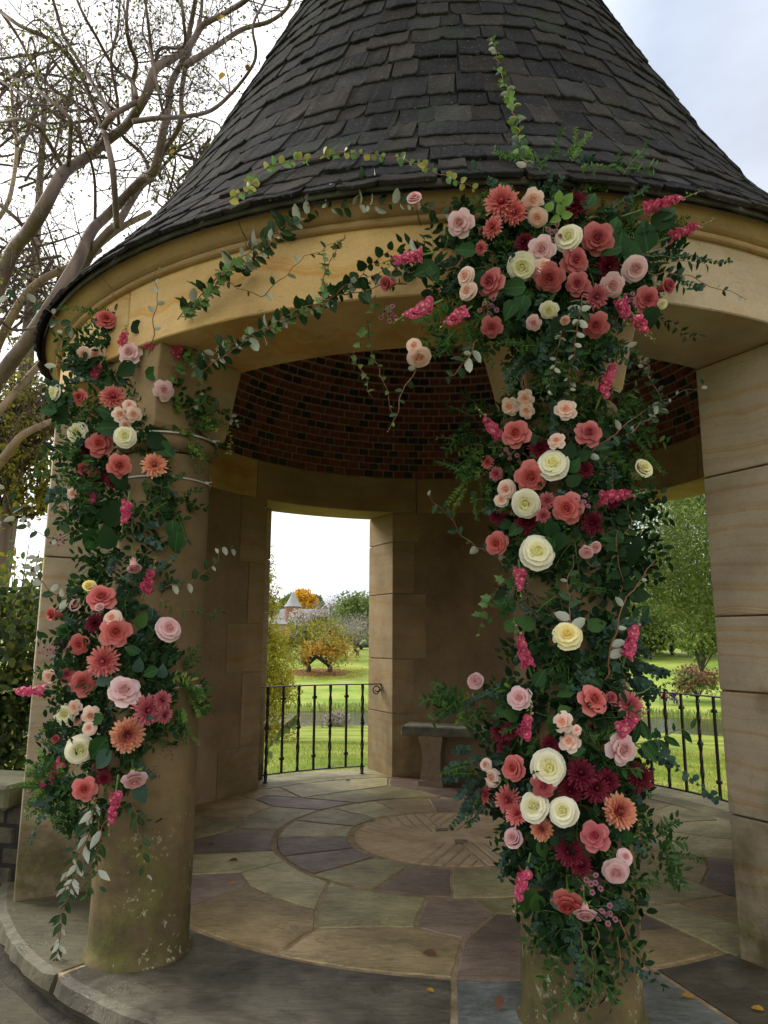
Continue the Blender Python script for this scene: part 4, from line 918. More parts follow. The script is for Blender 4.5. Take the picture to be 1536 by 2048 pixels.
# right window trees
px_tree('overhanging_tree', 1450, 0, 24, h=11.5, cr=5.8, label='big yew-like tree with drooping yellow-green boughs filling the right opening', cat='tree', mat=ML['conif'], mats2=[ML['bush'], ML['conif']], trunk=.22, n=85000, leaf=.12, crown0=.235, kinds='lance', lobes=150, gap=.22, flat=.33, limbs=False)
px_tree('shrub', 1388, 0, 70, h=3.4, cr=2.6, label='round reddish-green shrub beside the pond in the right opening', cat='shrub', mat=ML['bush'], mats2=[ML['red']], trunk=.1, n=2600, leaf=.22, crown0=.12, lobes=18)
for xp, dd, h_, cr_, mt, lb, gr in ((1275, 122, 9, 6, 'bush', 'pale green tree on the far lawn edge left of the drooping tree', None), (1300, 128, 7, 5, 'yel', 'yellow-green bushy tree at the far lawn edge under the drooping boughs', None), (1345, 125, 11, 6, 'green', 'mid green tree at the far lawn edge in the middle of the right opening', None), (1400, 95, 9.5, 4.5, 'bush', 'dark blue-green tree behind the reddish shrub', None), (1405, 118, 13, 6, 'yel', 'tall yellowing tree against the big right pier', None), (1235, 120, 12, 7, 'green', 'green tree mostly behind the right column flowers', None), (1450, 120, 13, 7, 'green', 'green tree hidden partly by the right pier', None)):
    px_tree('far_tree', xp, 0, dd, h=h_, cr=cr_, label=lb, cat='tree', mat=ML[mt], trunk=.25, n=3000, leaf=.5, crown0=.05, lobes=18, mats2=[ML['conif']] if mt != 'conif' else None)
# far-off wood closing the horizon
cl = Cloud(); P = []; 
for i in range(420):
    a = rng.uniform(-1.15, 1.15); d = rng.uniform(230, 330); x, y = d*math.sin(a), d*math.cos(a); h = rng.uniform(9, 17) if abs(a) > .2 else rng.uniform(7, 12); z = tz(x, y); k = 55
    U = rdir(k); P.append(np.array([x, y, z+h*.5])+U*np.array([h*.5, h*.5, h*.55]))
P = np.vstack(P); cl.leaves(P, rdir(len(P)), rdir(len(P), .5), rng.uniform(2, 3.6, len(P)), 'quad'); tag(cl.obj('far_wood', ML['green']), kind='stuff', label='far-off wood along the horizon')
# reeds along the pond bank
cl = Cloud(); n = 7000; a = rng.uniform(-.5, .6, n); d = np.where(rng.uniform(size=n) < .85, rng.uniform(65.2, 67.5, n), rng.uniform(51, 52.3, n))
P = np.stack([d*np.sin(a), d*np.cos(a), np.array([tz(0, dd) for dd in d])-.05], 1); Y = rdir(n)*.35; Y[:, 2] = 1; cl.leaves(P, Y, rdir(n), np.where(d > 60, rng.uniform(.2, .55, n), rng.uniform(.1, .25, n)), 'needle'); tag(cl.obj('bank_reeds', ML['bush']), kind='stuff', label='reeds and rough grass along the pond banks')
cl = Cloud(); n = 2600; q = ray(640, 1280); a = rng.uniform(0, 6.28, n); rr2 = rng.uniform(0, 1, n)**.6*7.5; x = q.x/q.y*99+rr2*np.cos(a); y = 99+rr2*1.2*np.sin(a)
P = np.stack([x, y, np.array([tz(u, v) for u, v in zip(x, y)])+.1], 1); cl.leaves(P, rdir(n)*np.array([1, 1, .1]), rdir(n, 2), .16, 'quad'); tag(cl.obj('leaf_litter', ML['orange']), kind='stuff', label='fallen orange leaves under the autumn tree')
# white-flowering clump by the water
cl = Cloud(); n = 1500; q = ray(676, 1280); c = np.array([q.x/q.y*51.6, 51.6, tz(0, 51.6)+.45]); U = rdir(n); P = c+U*np.array([.95, .5, .55])*rng.uniform(.3, 1, n)[:, None]**.5; P[:, 2] = np.maximum(P[:, 2], c[2]-.5)
cl.leaves(P, rdir(n, .8), rdir(n), rng.uniform(.1, .24, n), 'lance'); o = cl.obj('grass_clump', ML['grey']); tag(o, 'pale silvery grass clump by the pond right of the wooden bench', 'ornamental grass')
# near grass tufts outside the window openings
cl = Cloud(); n = 26000; a = np.concatenate([rng.uniform(-.26, .02, n//2), rng.uniform(.30, .52, n-n//2)]); d = 9.35+rng.uniform(0, 1, n)**1.6*16
x = d*np.sin(a); y = d*np.cos(a); P = np.stack([x, y, np.array([tz(xx, yy) for xx, yy in zip(x, y)])-.01], 1); keep = np.hypot(x-CX, y-CY) > 3.25; P = P[keep]; m_ = len(P)
Y = rdir(m_)*.5; Y[:, 2] = 1; S = (.035+.0022*d[keep])*rng.uniform(.7, 1.4, m_)
M_BLADE = mat_leaf('grass_blade', (.12, .20, .02), (.34, .38, .06), rough=.7, transl=.3)
cl.leaves(P, Y, rdir(m_), S*.9, 'needle'); tag(cl.obj('lawn_grass', M_BLADE), kind='stuff', label='short grass blades on the near lawn')
# ------------------------------------------------------------------ the bare multi-stemmed tree on the left
CM = empty('crape_myrtle_tree', (-5.2, 6.6, -.34)); tag(CM, 'large smooth-barked tree with many bare crooked limbs left of the roof', 'tree')
off = Vector(CM.location)
LIMBS = [ # (distance, width px start, end, material, points)
 (6.7, 46, 13, 0, [(-210, 1000), (-120, 800), (-30, 640), (23, 508), (59, 461), (90, 410), (113, 367), (133, 340), (172, 316), (219, 277), (250, 254), (273, 223), (293, 188), (312, 137), (352, 113), (383, 86), (406, 51), (449, 27), (492, 0), (530, -40)]),
 (6.9, 44, 12, 0, [(-160, 1050), (-60, 860), (0, 755), (60, 675), (113, 594), (156, 520), (184, 461), (211, 434), (250, 395), (289, 355), (309, 340), (325, 273), (336, 219), (344, 164), (367, 117), (379, 62), (391, 0), (400, -60)]),
 (7.1, 26, 10, 0, [(96, 640), (140, 580), (184, 504), (219, 461), (234, 449), (258, 410), (281, 375), (309, 347), (324, 309), (352, 266), (363, 234), (363, 188), (375, 117), (400, 40), (405, -20)]),
 (6.6, 18, 9, 0, [(234, 455), (230, 390), (223, 324), (211, 273), (203, 250), (184, 203), (164, 156), (133, 109), (98, 78), (39, 51), (0, 23), (-60, -10)]),
 (6.6, 17, 8, 0, [(207, 254), (227, 230), (273, 203), (305, 176), (311, 133), (320, 98), (367, 92), (367, 40), (360, -20)]),
 (6.4, 13, 8, 0, [(224, 237), (205, 200), (172, 145), (129, 74), (113, 23), (100, -20)]),
 (6.5, 12, 7, 0, [(273, 195), (265, 164), (242, 148), (219, 121), (195, 78), (168, 31), (150, -10)]),
 (6.5, 15, 8, 0, [(268, 205), (266, 165), (273, 125), (258, 86), (253, 40), (258, -20)]),
 (6.5, 14, 7, 0, [(129, 345), (113, 313), (90, 273), (70, 250), (35, 238), (0, 244), (-50, 235)]),
 (6.5, 13, 7, 0, [(137, 330), (141, 273), (137, 234), (94, 195), (59, 168), (27, 156), (0, 135), (-40, 120)]),
 (6.7, 11, 6, 0, [(141, 250), (98, 219), (51, 195), (0, 160), (-50, 140)]),
 (6.3, 15, 5, 0, [(266, 243), (320, 236), (363, 234), (422, 221), (469, 180), (504, 133), (512, 102), (506, 51), (531, 0), (545, -30)]),
 (6.6, 18, 9, 0, [(372, 130), (430, 94), (484, 59), (539, 43), (574, 16), (585, -20)]),
 (6.7, 12, 6, 0, [(300, 342), (281, 305), (242, 266), (234, 195), (222, 120), (235, 60), (240, 0)]),
 (6.7, 10, 5, 0, [(190, 445), (190, 370), (181, 320), (160, 270), (158, 230), (150, 180)]),
 (6.8, 12, 6, 0, [(311, 180), (306, 130), (298, 60), (290, 0), (280, -30)]),
 (6.6, 9, 4, 0, [(330, 240), (318, 190), (300, 100), (285, 60), (295, 0)]),
 (6.9, 12, 6, 0, [(0, 410), (40, 445), (70, 490), (85, 560), (95, 600)]),
 (6.3, 9, 4, 0, [(0, 640), (30, 660), (80, 650), (125, 610), (180, 590)]),
 (7.4, 24, 15, 1, [(-200, 1100), (-80, 860), (0, 770), (40, 690), (110, 610), (170, 520), (235, 460), (300, 425)]),
 (7.4, 30, 15, 1, [(-260, 1150), (-130, 900), (-30, 740), (20, 640), (70, 570), (150, 528), (200, 500)]),
 (7.3, 30, 14, 1, [(-200, 1150), (-60, 990), (0, 925), (40, 875), (80, 852), (115, 838)]),
 (7.3, 22, 14, 1, [(-200, 1050), (-60, 890), (0, 820), (45, 768), (100, 710), (150, 690)]),
 (7.8, 14, 8, 1, [(-40, 480), (8, 420), (25, 370), (33, 300), (28, 240), (24, 175), (40, 160)]),
 (6.9, 10, 5, 0, [(33, 290), (60, 265), (95, 235), (120, 200)]),
 (7.0, 10, 4, 0, [(0, 20), (40, 80), (70, 140), (110, 190), (130, 260)]),
]
tips = []
for k, (d0, w0, w1, mi, pts) in enumerate(LIMBS):
    P = []; m_ = len(pts)
    for i, (x, y) in enumerate(pts): P.append(at_y(x, y, d0+.35*math.sin(i*.9+k)))
    P = catmull(P, 5); n = len(P); R = [(w0+(w1-w0)*(i/(n-1))**.8)*.5*(d0/FPX)*.82*(1+.10*noise.noise(P[i]*3)) for i in range(n)]
    b = MB(); b.tube([p-off for p in P], R, 9); b.obj('limb', [M_BARK, M_BARKT][mi], CM, True)
    for i in range(2, n-1):
        if P[i].z > 1.9: tips.append((P[i], (P[i+1]-P[i]).normalized(), R[i]))
tw = MB(); lf = Cloud(); pods = []; LP = []; LY = []
def twig(p, d, L0, r, lev):
    k = 4 if lev < 2 else 3; P = [p]; 
    for i in range(k):
        d = (d+Vector(rng.normal(size=3))*.26+Vector((0, 0, .10))).normalized(); p = p+d*(L0/k); P.append(p)
    tw.tube([q-off for q in P], [max(r*(1-.6*i/k), .0016) for i in range(k+1)], 3, cap=False)
    if lev < 3:
        nb = (3, 3, 3)[lev]
        for _ in range(nb):
            i = int(rng.integers(1, k+1)); dd = (d+Vector(rng.normal(size=3))*.75).normalized(); twig(P[i], dd, L0*rng.uniform(.5, .8), r*.55, lev+1)
    if lev >= 2:
        q = P[-1]; 
        if rng.uniform() < .5: pods.append(q)
        if rng.uniform() < .35: LP.append(q); LY.append(rng.normal(size=3)+np.array([0, 0, -.8]))
for j in range(150):
    p, t, r = tips[int(rng.integers(len(tips)))]
    d = (t*.5+Vector(rng.normal(size=3))*.7+Vector((-.1, .25, .35))).normalized(); twig(p, d, rng.uniform(.45, .85), min(r*.45, .009), 0)
tag(tw.obj('twigs', M_TWIG, CM), kind='stuff')
c = Cloud(); P = np.array([p[:] for p in pods]); c.leaves(P, rdir(len(P), -.5), rdir(len(P)), rng.uniform(.016, .028, len(P)), 'round'); tag(c.obj('seed_pods', M_TWIG, CM), kind='stuff')
c = Cloud(); P = np.array([p[:] for p in LP]); c.leaves(P, np.array(LY), rdir(len(P)), rng.uniform(.025, .05, len(P)), 'oval'); tag(c.obj('leaves', ML['oliv'], CM), kind='stuff')
for (x, y, d_, s, mt) in ((450, 147, 6.2, .075, 'orange'), (382, 155, 6.2, .06, 'yel'), (370, 213, 6.4, .065, 'orange'), (366, 222, 6.4, .06, 'yel'), (494, 128, 6.2, .06, 'red'), (350, 302, 6.4, .06, 'orange'), (449, 32, 6.3, .07, 'orange'), (160, 145, 6.3, .06, 'green'), (180, 80, 6.4, .05, 'green'), (177, 294, 6.5, .04, 'orange'), (214, 60, 6.4, .05, 'green'), (409, 22, 6.3, .05, 'green'), (125, 135, 6.3, .05, 'yel'), (300, 255, 6.3, .05, 'oliv')):
    c = Cloud(); p = at_y(x, y, d_); c.leaves(np.array([p[:]]), rdir(1, -1.2), np.array([[0, -1, .2]]), s, 'round'); c.obj('leaf', ML[mt], CM)
# fine-twigged trees further back, filling the sky behind the big one
def back_tree(name, xc, yc, d_, rx, ry, n, label, mats, seeds=60, leafn=1500, leafs=.05, matt=M_TWIG, base=None):
    base = base or at_y(xc-120, 1280, d_); bx_, by_ = base.x, base.y; zb = -.34; r = empty(name, (bx_, by_, zb)); tag(r, label, 'tree'); o_ = Vector((bx_, by_, zb)); b = MB(); ctr = at_y(xc, yc, d_); sx = rx*d_/FPX; sy = ry*d_/FPX
    b.tube([p-o_ for p in catmull([o_, o_.lerp(ctr, .45)+Vector((.2, 0, .2)), ctr], 5)], [.14*(1-.07*i) for i in range(11)], 8); b.obj('trunk', M_BARK, r, True)
    t2 = MB(); E2 = []
    for i in range(seeds):
        u = rdir(1, .2)[0]; e = ctr+Vector((u[0]*sx, u[1]*sx*.5, u[2]*sy))*rng.uniform(.4, 1); v_ = rdir(1)[0]; s_ = ctr+Vector((v_[0]*sx*.65, v_[1]*sx*.3, v_[2]*sy*.65-sy*.2)); mid = s_.lerp(e, .55)+Vector(rng.normal(size=3))*.12*sx; P = catmull([s_, mid, e], 4); t2.tube([q-o_ for q in P], [.022*(1-.085*k) for k in range(len(P))], 4, cap=False)
        for _ in range(n):
            q = P[int(rng.integers(2, len(P)))]; dd = Vector(rdir(1, .4)[0]); L0 = rng.uniform(.12, .35)*sx; mid = q+dd*L0*.5+Vector(rng.normal(size=3))*.04*sx; e = q+dd*L0; t2.tube([q-o_, mid-o_, e-o_], [.006, .004, .002], 3, cap=False); E2.append(e)
            for _ in range(2): f_ = mid+Vector(rdir(1, .4)[0])*L0*.6; t2.tube([mid-o_, f_-o_], [.0035, .0018], 3, cap=False); E2.append(f_)
    tag(t2.obj('branches', matt, r), kind='stuff')
    for mt in mats:
        c = Cloud(); A_ = np.array([e[:] for e in E2]); P = A_[rng.integers(len(A_), size=leafn//len(mats))]+rng.normal(size=(leafn//len(mats), 3))*.06*sx*.6; c.leaves(P, rdir(len(P), -.3), rdir(len(P), .3), leafs*rng.uniform(.6, 1.4, len(P)), 'oval'); o = c.obj('leaves', ML[mt]); o.parent = r; o.location = (-o_.x, -o_.y, -o_.z); tag(o, kind='stuff')
back_tree('bare_tree', 90, 200, 10.5, 260, 260, 6, 'fine-twigged bare tree behind the smooth-barked limbs at the upper left', ['oliv'], 56, 1300, .05)
back_tree('bare_tree', 400, 330, 10.0, 150, 160, 7, 'fine-twigged bare tree showing close to the left slope of the roof', ['oliv'], 44, 700, .05)
back_tree('bare_tree', 60, 560, 9.6, 170, 170, 6, 'fine-twigged bare tree low at the left behind the thick limbs', ['oliv'], 50, 800, .05)
back_tree('yellow_leaved_tree', 30, 880, 9.0, 170, 210, 8, 'loose yellow-leaved tree behind the left pier', ['yel', 'yel', 'oliv'], 70, 9000, .06)
# hedge masses lower left
def shrub(name, x, y, z0, h, rx, ry, label, mat, n, leaf, kinds='oval', mats2=None, gap=.2, stems=14):
    r = empty(name, (x, y, z0)); tag(r, label, 'shrub'); b = MB()
    for i in range(stems):
        a = rng.uniform(0, 6.28); q = rng.uniform(.2, .9); P = [(0, 0, 0), (rx*q*.4*math.cos(a), ry*q*.4*math.sin(a), h*.45), (rx*q*math.cos(a), ry*q*math.sin(a), h*rng.uniform(.7, .95))]; b.tube(catmull(P, 4), [.018*(1-.09*k) for k in range(9)], 5)
    b.obj('stems', M_TWIG, r, True)
    C = [(rx*rng.uniform(-.75, .75), ry*rng.uniform(-.75, .75), h*rng.uniform(.12, .85), rx*rng.uniform(.25, .42)) for _ in range(26)]; Ca = np.array(C); ids = rng.integers(len(C), size=n); U = rdir(n); P = Ca[ids, :3]+U*(Ca[ids, 3]*rng.uniform(0, 1, n)**.4)[:, None]
    if gap: P = P[np.array([noise.noise(Vector(p*2.2)) > -gap for p in P])]
    P = P[P[:, 2] > 0]; half = rng.uniform(size=len(P)) < (.35 if mats2 else 0)
    for mk, mt in ((~half, mat), (half, mats2 or mat)):
        if mk.sum(): c = Cloud(); Q = P[mk]; c.leaves(Q, rdir(len(Q), -.2), rdir(len(Q), .9), leaf*rng.uniform(.6, 1.4, len(Q)), kinds); o = c.obj('foliage', mt); o.parent = r; tag(o, kind='stuff')
p = at_y(40, 1400, 7.2); shrub('hedge_shrub', p.x-.35, 7.2, -.34, 2.6, 1.1, .7, 'dark green leafy shrub beyond the left pier above the low wall', ML['hedge'], 6500, .07, 'round', ML['bush'], .12)
p = at_y(-60, 1400, 6.6); shrub('hedge_shrub', p.x-.3, 6.6, -.34, 2.9, .9, .7, 'tall dark shrub at the extreme left edge', ML['hedge'], 5000, .07, 'round', ML['oliv'], .1)
p = at_y(30, 1100, 8.6); shrub('hedge_shrub', p.x, 8.6, -.34, 3.4, 1.3, .9, 'olive and yellow shrub behind the dark hedge left of the pier', ML['bush'], 6500, .08, 'oval', ML['yel'], .15)
# leafy plant just outside the left window
q = at_y(566, 1500, 9.6); r = empty('leafy_plant', (q.x-.25, 9.6, -.42)); tag(r, 'plant with large drooping pointed leaves just outside the left window railing', 'plant'); b = MB()
P = catmull([(0, 0, 0), (.05, 0, .5), (.22, -.02, .78), (.42, 0, .95)], 5); b.tube(P, .008, 5); b.obj('stem', M_STEMB, r)
for i, t in enumerate((5, 7, 8, 10, 11, 13, 14, 15, 4, 9, 12)):
    c = Cloud(); c.leaves(np.array([P[t][:]]), np.array([[rng.uniform(-.6, .9), rng.uniform(-.3, .1), -.9]]), np.array([[.2, -1, .4]]), rng.uniform(.09, .15), 'broad'); c.obj('leaf', ML['bush'] if i % 2 else ML['green']).parent = r
# fallen leaves on the paving
for i, (x, y, s, mt, lb) in enumerate(((475, 1725, .07, 'red', 'curled brown leaf on the greenish flagstone right of the left column'), (460, 1772, .045, 'orange', 'small tan leaf on the plum flagstone near the left column'), (873, 1915, .075, 'red', 'reddish leaf lying on the wide brown flagstone left of the right column'), (1363, 1997, .05, 'peach', 'pale curled leaf on the dark slab right of the right column'), (1529, 2027, .05, 'peach', 'pale orange leaf at the bottom right corner'), (995, 2026, .07, 'red', 'reddish leaf on the pale blue slab beside the right column'), (427, 1692, .05, 'red', 'brown curled leaf on the large plum flagstone'), (612, 1938, .04, 'red', 'red leaf scrap on the dark step slab'), (701, 1564, .06, 'hedge', 'dark leaf on the flagstones near the left railing'), (868, 1990, .04, 'orange', 'tan leaf scrap on the front slab'))):
    d = ray(x, y); p = EYE+d*(-EYE.z/d.z); c = Cloud(); c.leaves(np.array([(0, 0, .012)]), np.array([[rng.uniform(-1, 1), rng.uniform(-.4, .4), .05]]), np.array([[0, -.3, 1]]), s, 'oval')
    o = c.obj('fallen_leaf', ML['orange'] if mt == 'peach' else ML[mt]); o.location = p; tag(o, lb, 'leaf')

# ------------------------------------------------------------------ flowers: petals, blooms
def petal(rho0, rho1, h0, h1, span, lip=.16, point=.12, nu=6, nv=6, power=.6, seed=0):
    V = []; F = []; rs = random.Random(seed)
    sk = rs.uniform(-.06, .06)
    for j in range(nv+1):
        v = j/nv
        for i in range(nu+1):
            u = -1+2*i/nu; ww = (.35+.65*math.sin(min(1, v*1.15)*math.pi/2)); vv = v*(1-point*abs(u)**2.4)
            th = R_(span)/2*u*ww+sk*v
            rho = rho0+(rho1-rho0)*vv**(1/power); z = h0+(h1-h0)*math.sin(vv*math.pi/2)
            l = max(0, (vv-.72)/.28); rho += lip*l*l*(.55+.45*abs(u)); z -= lip*.75*l*l*(.35+.65*abs(u))
            rho += .02*math.sin(u*5+seed)*v
            V.append((rho*math.cos(th), rho*math.sin(th), z))
    for j in range(nv):
        for i in range(nu): a = j*(nu+1)+i; F.append((a, a+1, a+nu+2, a+nu+1))
    return V, F
def spiral(r0, r1, h0, h1, turns, n=44):
    V = []; F = []; rows = ((-.25, .45), (.35, .8), (.8, 1.0), (1.0, 1.12), (.93, 1.2))
    for i in range(n+1):
        t = i/n; th = t*turns*2*math.pi; r = r0+(r1-r0)*t**.85; top = h1+(h0-h1)*t; rip = 1+.06*math.sin(th*2.5)
        for (q, rf) in rows: V.append((r*rf*rip*math.cos(th), r*rf*rip*math.sin(th), top*q))
    k = len(rows)
    for i in range(n):
        for j in range(k-1): F.append((i*k+j, (i+1)*k+j, (i+1)*k+j+1, i*k+j+1))
    return V, F
def heart(R0, H):
    b = MB(); k = 7
    for j in range(k):
        r = R0*1.12*(1-j/k)**.9+.012; top = H-.12+.20*j/k; a0 = j*2.3; lipq = .07*(1-j/k)+.02
        V, F = petal(r*.62, r*.98, -.25, top, 175, lip=lipq, point=.10, nu=8, nv=5, power=.9, seed=j)
        c, s = math.cos(a0), math.sin(a0); b.add([(x*c-y*s, x*s+y*c, z) for x, y, z in V], F)
        if j < 4:
            a1 = a0+math.pi; V, F = petal(r*.58, r*.93, -.25, top-.03, 170, lip=lipq, point=.10, nu=8, nv=5, power=.9, seed=j+9); c, s = math.cos(a1), math.sin(a1); b.add([(x*c-y*s, x*s+y*c, z) for x, y, z in V], F)
    b.lathe([(R0*.8, -.2), (R0*.7, H-.30), (.10, H-.10), (.03, H+.02)], 9, cap=False)
    return b.v, b.f
MC = {}
def cm(key, fn):
    if key not in MC: MC[key] = fn()
    return MC[key]
ROSE = {'open': dict(o=(.20, .84, -.50, .02, 106, .26, .30), m=(.18, .66, -.42, .26, 100, .17, .26), i=(.15, .50, -.30, .38, 96, .10, .16), h=(.035, .40, .30, .46, 2.6)),
        'mid': dict(o=(.22, .76, -.60, .16, 112, .22, .26), m=(.18, .60, -.45, .36, 104, .11, .12), i=(.14, .44, -.3, .46, 96, .06, .08), h=(.03, .32, .40, .54, 2.4)),
        'bud': dict(o=(.30, .58, -.85, .30, 130, .15, .12), m=(.26, .46, -.7, .48, 120, .07, .10), i=(.2, .36, -.4, .54, 110, .04, .08), h=(.03, .27, .44, .60, 2.2)),
        'full': dict(o=(.26, .86, -.70, .0, 112, .15, .08), m=(.24, .72, -.50, .26, 104, .12, .08), i=(.2, .56, -.35, .38, 98, .08, .06), h=(.03, .44, .30, .46, 3.0))}
def sepal_mesh():
    b = MB(); b.lathe([(.05, -.95), (.10, -.9), (.22, -.72), (.26, -.55)], 8)
    for k in range(5):
        a = k*1.2566; c, s = math.cos(a), math.sin(a); b.add([(.24*c-.08*s, .24*s+.08*c, -.6), (.24*c+.08*s, .24*s-.08*c, -.6), (.5*c+.03*s, .5*s-.03*c, -.45), (.72*c, .72*s, -.62)], [(0, 1, 2), (0, 2, 3)])
    b.tube([(0, 0, -.9), (.05, 0, -1.6), (.02, .05, -2.6)], [.075, .065, .06], 5)
    return mesh('calyx', b.v, b.f, ML['light'], True)
def rose(root, kind, col):
    sp = ROSE[kind]; mt = MP[col]
    for lay, cnt, off_ in (('o', 5, 0), ('m', 5, 36), ('i', 4, 10)):
        for k in range(cnt):
            vr = (k+len(lay)) % 3
            me = cm(('rose', kind, col, lay, vr), lambda: mesh('petal', *petal(*sp[lay][:5], lip=sp[lay][5]*(1+.3*(vr-1)), point=sp[lay][6], seed=vr*3+ord(lay)), mt, True))
            o = link('petal', me, root); o.rotation_euler = (random.uniform(-.07, .07), random.uniform(-.10, .10), R_(k*360/cnt+off_+random.uniform(-9, 9)))
    h = cm(('heart', kind, col), lambda: mesh('heart', *heart(sp['h'][1], sp['h'][3]), mt, True)); link('heart', h, root).rotation_euler = (0, 0, random.uniform(0, 6))
    link('calyx', cm(('cal',), sepal_mesh), root)
def mum_mesh(col, style):
    """chrysanthemum petals joined: many thin straps in rising whorls"""
    b = MB(); rs = random.Random(hash(style) % 97 if not isinstance(style, str) else len(style)); whorls = [(1.0, 21, 4), (.93, 20, 14), (.84, 19, 24), (.72, 17, 36), (.58, 15, 50), (.43, 12, 63), (.28, 9, 74)]
    if style == 'incurve': whorls = [(1.0, 24, -12), (1.0, 24, 4), (.95, 24, 18), (.85, 22, 32), (.74, 20, 46), (.6, 16, 60), (.44, 12, 72), (.3, 8, 82)]
    for L_, n, el in whorls:
        for k in range(n):
            a = 2*math.pi*(k+rs.uniform(-.3, .3))/n+el; e = R_(el+rs.uniform(-6, 6)); ln = L_*rs.uniform(.88, 1.06); hw = .072*rs.uniform(.8, 1.2)*(1.15 if style == 'incurve' else 1)
            cs = [(0, .0, .4), (.35, .0, .85), (.72, .02, 1.0), (.93, .05, .8), (1.0, .06, .18)]; cur = (.28 if style == 'incurve' else -.10+rs.uniform(-.1, .1)); V = []
            for t, zc, wv in cs:
                r = ln*t*math.cos(e); z = ln*t*math.sin(e)+cur*t*t*.6*ln; w_ = hw*wv
                for s, dz in ((-1, .035), (0, 0), (1, .035)): V.append((r*math.cos(a)-s*w_*math.sin(a), r*math.sin(a)+s*w_*math.cos(a), z+dz-.1))
            F = []
            for i in range(4): F += [(i*3, i*3+1, i*3+4, i*3+3), (i*3+1, i*3+2, i*3+5, i*3+4)]
            b.add(V, F)
    return mesh('ray_petals', b.v, b.f, MP[col], True)
M_EYE = mat_simple('yellow_centre', [(.3, (.42, .28, .04)), (.7, (.62, .45, .08))], 40, bump=0)
def mum(root, style, col):
    o = link('ray_petals', cm(('mum', style, col), lambda: mum_mesh(col, style)), root); tag(o, kind='stuff')
    def ctr():
        b = MB(); b.lathe([(.0, .34), (.06, .33), (.11, .26), (.12, .1)][::-1], 10, cap=False); return mesh('centre', b.v, b.f, MP[col], True)
    link('centre', cm(('ctr', style, col), ctr), root); link('calyx', cm(('cal',), sepal_mesh), root)
def floret_mesh(col):
    b = MB(); rs = random.Random(5)
    for r, n, h in ((1.0, 5, 0), (.62, 4, .22)):
        for k in range(n):
            a = k*2*math.pi/n+r*2; V = []; 
            for j, (t, w_) in enumerate(((.1, .15), (.55, .42), (.9, .52), (1.02, .3))):
                for s in (-1, 0, 1): x = r*t; y = s*w_*r; z = h+.25*t-.30*t*t*t+(.10 if s else 0)*t+.08*math.sin(j*2+s+k); V.append((x*math.cos(a)-y*math.sin(a), x*math.sin(a)+y*math.cos(a), z))
            F = [(i*3+q, i*3+q+1, i*3+q+4, i*3+q+3) for i in range(3) for q in (0, 1)]; b.add(V, F)
    return mesh('floret', b.v, b.f, MP[col], True)
def bud_mesh(mt):
    b = MB(); b.lathe([(.02, -.5), (.28, -.3), (.36, 0), (.26, .35), (.05, .55)], 7); return mesh('bud', b.v, b.f, mt, True)
def stock(root, L_, col='mag', n=11, fs=.024):
    """root local +Y is the stem direction; florets around, green buds at the tip"""
    b = MB(); b.tube(catmull([(0, -L_*.5, -.02), (0, -L_*.1, 0), (.006, L_*.5, .004), (.0, L_*.92, .0)], 4), [.0048-.00025*i for i in range(13)], 6); b.obj('stem', M_STEMG, root, True)
    for i in range(n):
        t = i/(n-1); a = i*2.4; rad = fs*.85*(1-.3*t); o = link('floret', cm(('flo', col), lambda: floret_mesh(col)), root); o.location = (rad*math.cos(a), -L_*.12+L_*.62*t, abs(rad*math.sin(a))*.8+.004)
        o.rotation_euler = (random.uniform(-.7, .4)-.25, random.uniform(-.5, .5)+math.cos(a)*.9, a); o.scale = [fs*(1.0-.35*t)*random.uniform(.85, 1.1)]*3
    for i in range(6):
        t = i/5; a = i*2.4; o = link('bud', cm(('bud', i % 3 == 0), lambda: bud_mesh(MP['mag'] if i % 3 == 0 else ML['light'])), root); rad = .012*(1-t*.6); o.location = (rad*math.cos(a), L_*(.58+.36*t), rad*math.sin(a)*.6); o.scale = [.014*(1-.45*t)]*3; o.rotation_euler = (-1.2, 0, a)
def astr(root, n=7):
    b = MB(); 
    for k in range(n):
        a = k*2.4; r = .018*math.sqrt(k); b.tube([(0, -.05, -.04), (r*math.cos(a), r*math.sin(a)*.8, 0)], .0012, 3)
    b.obj('stem', M_STEMG, root)
    for k in range(n):
        a = k*2.4; r = .018*math.sqrt(k); o = link('floret', cm(('ast',), lambda: mum_mesh('mauve', 'tiny')), root); o.location = (r*math.cos(a), r*math.sin(a)*.8, .004*(k % 3)); o.scale = [.011]*3; o.rotation_euler = (random.uniform(-.6, .6), random.uniform(-.6, .6), a)
def berries(root, col, n=14, spread=.03, s=.008):
    for k in range(n):
        a = k*2.4; r = spread*math.sqrt(k/n); o = link('bud', cm(('bb', col), lambda: bud_mesh(MP[col])), root); o.location = (r*math.cos(a), r*math.sin(a)*1.3, .006*(k % 3)); o.scale = [s*random.uniform(.8, 1.3)]*3; o.rotation_euler = (random.uniform(-.8, .8), random.uniform(-.8, .8), 0)
    b = MB(); b.tube([(0, .0, -.05), (0, 0, 0), (0, spread, .003)], .0015, 4); b.obj('stem', M_STEMB, root)
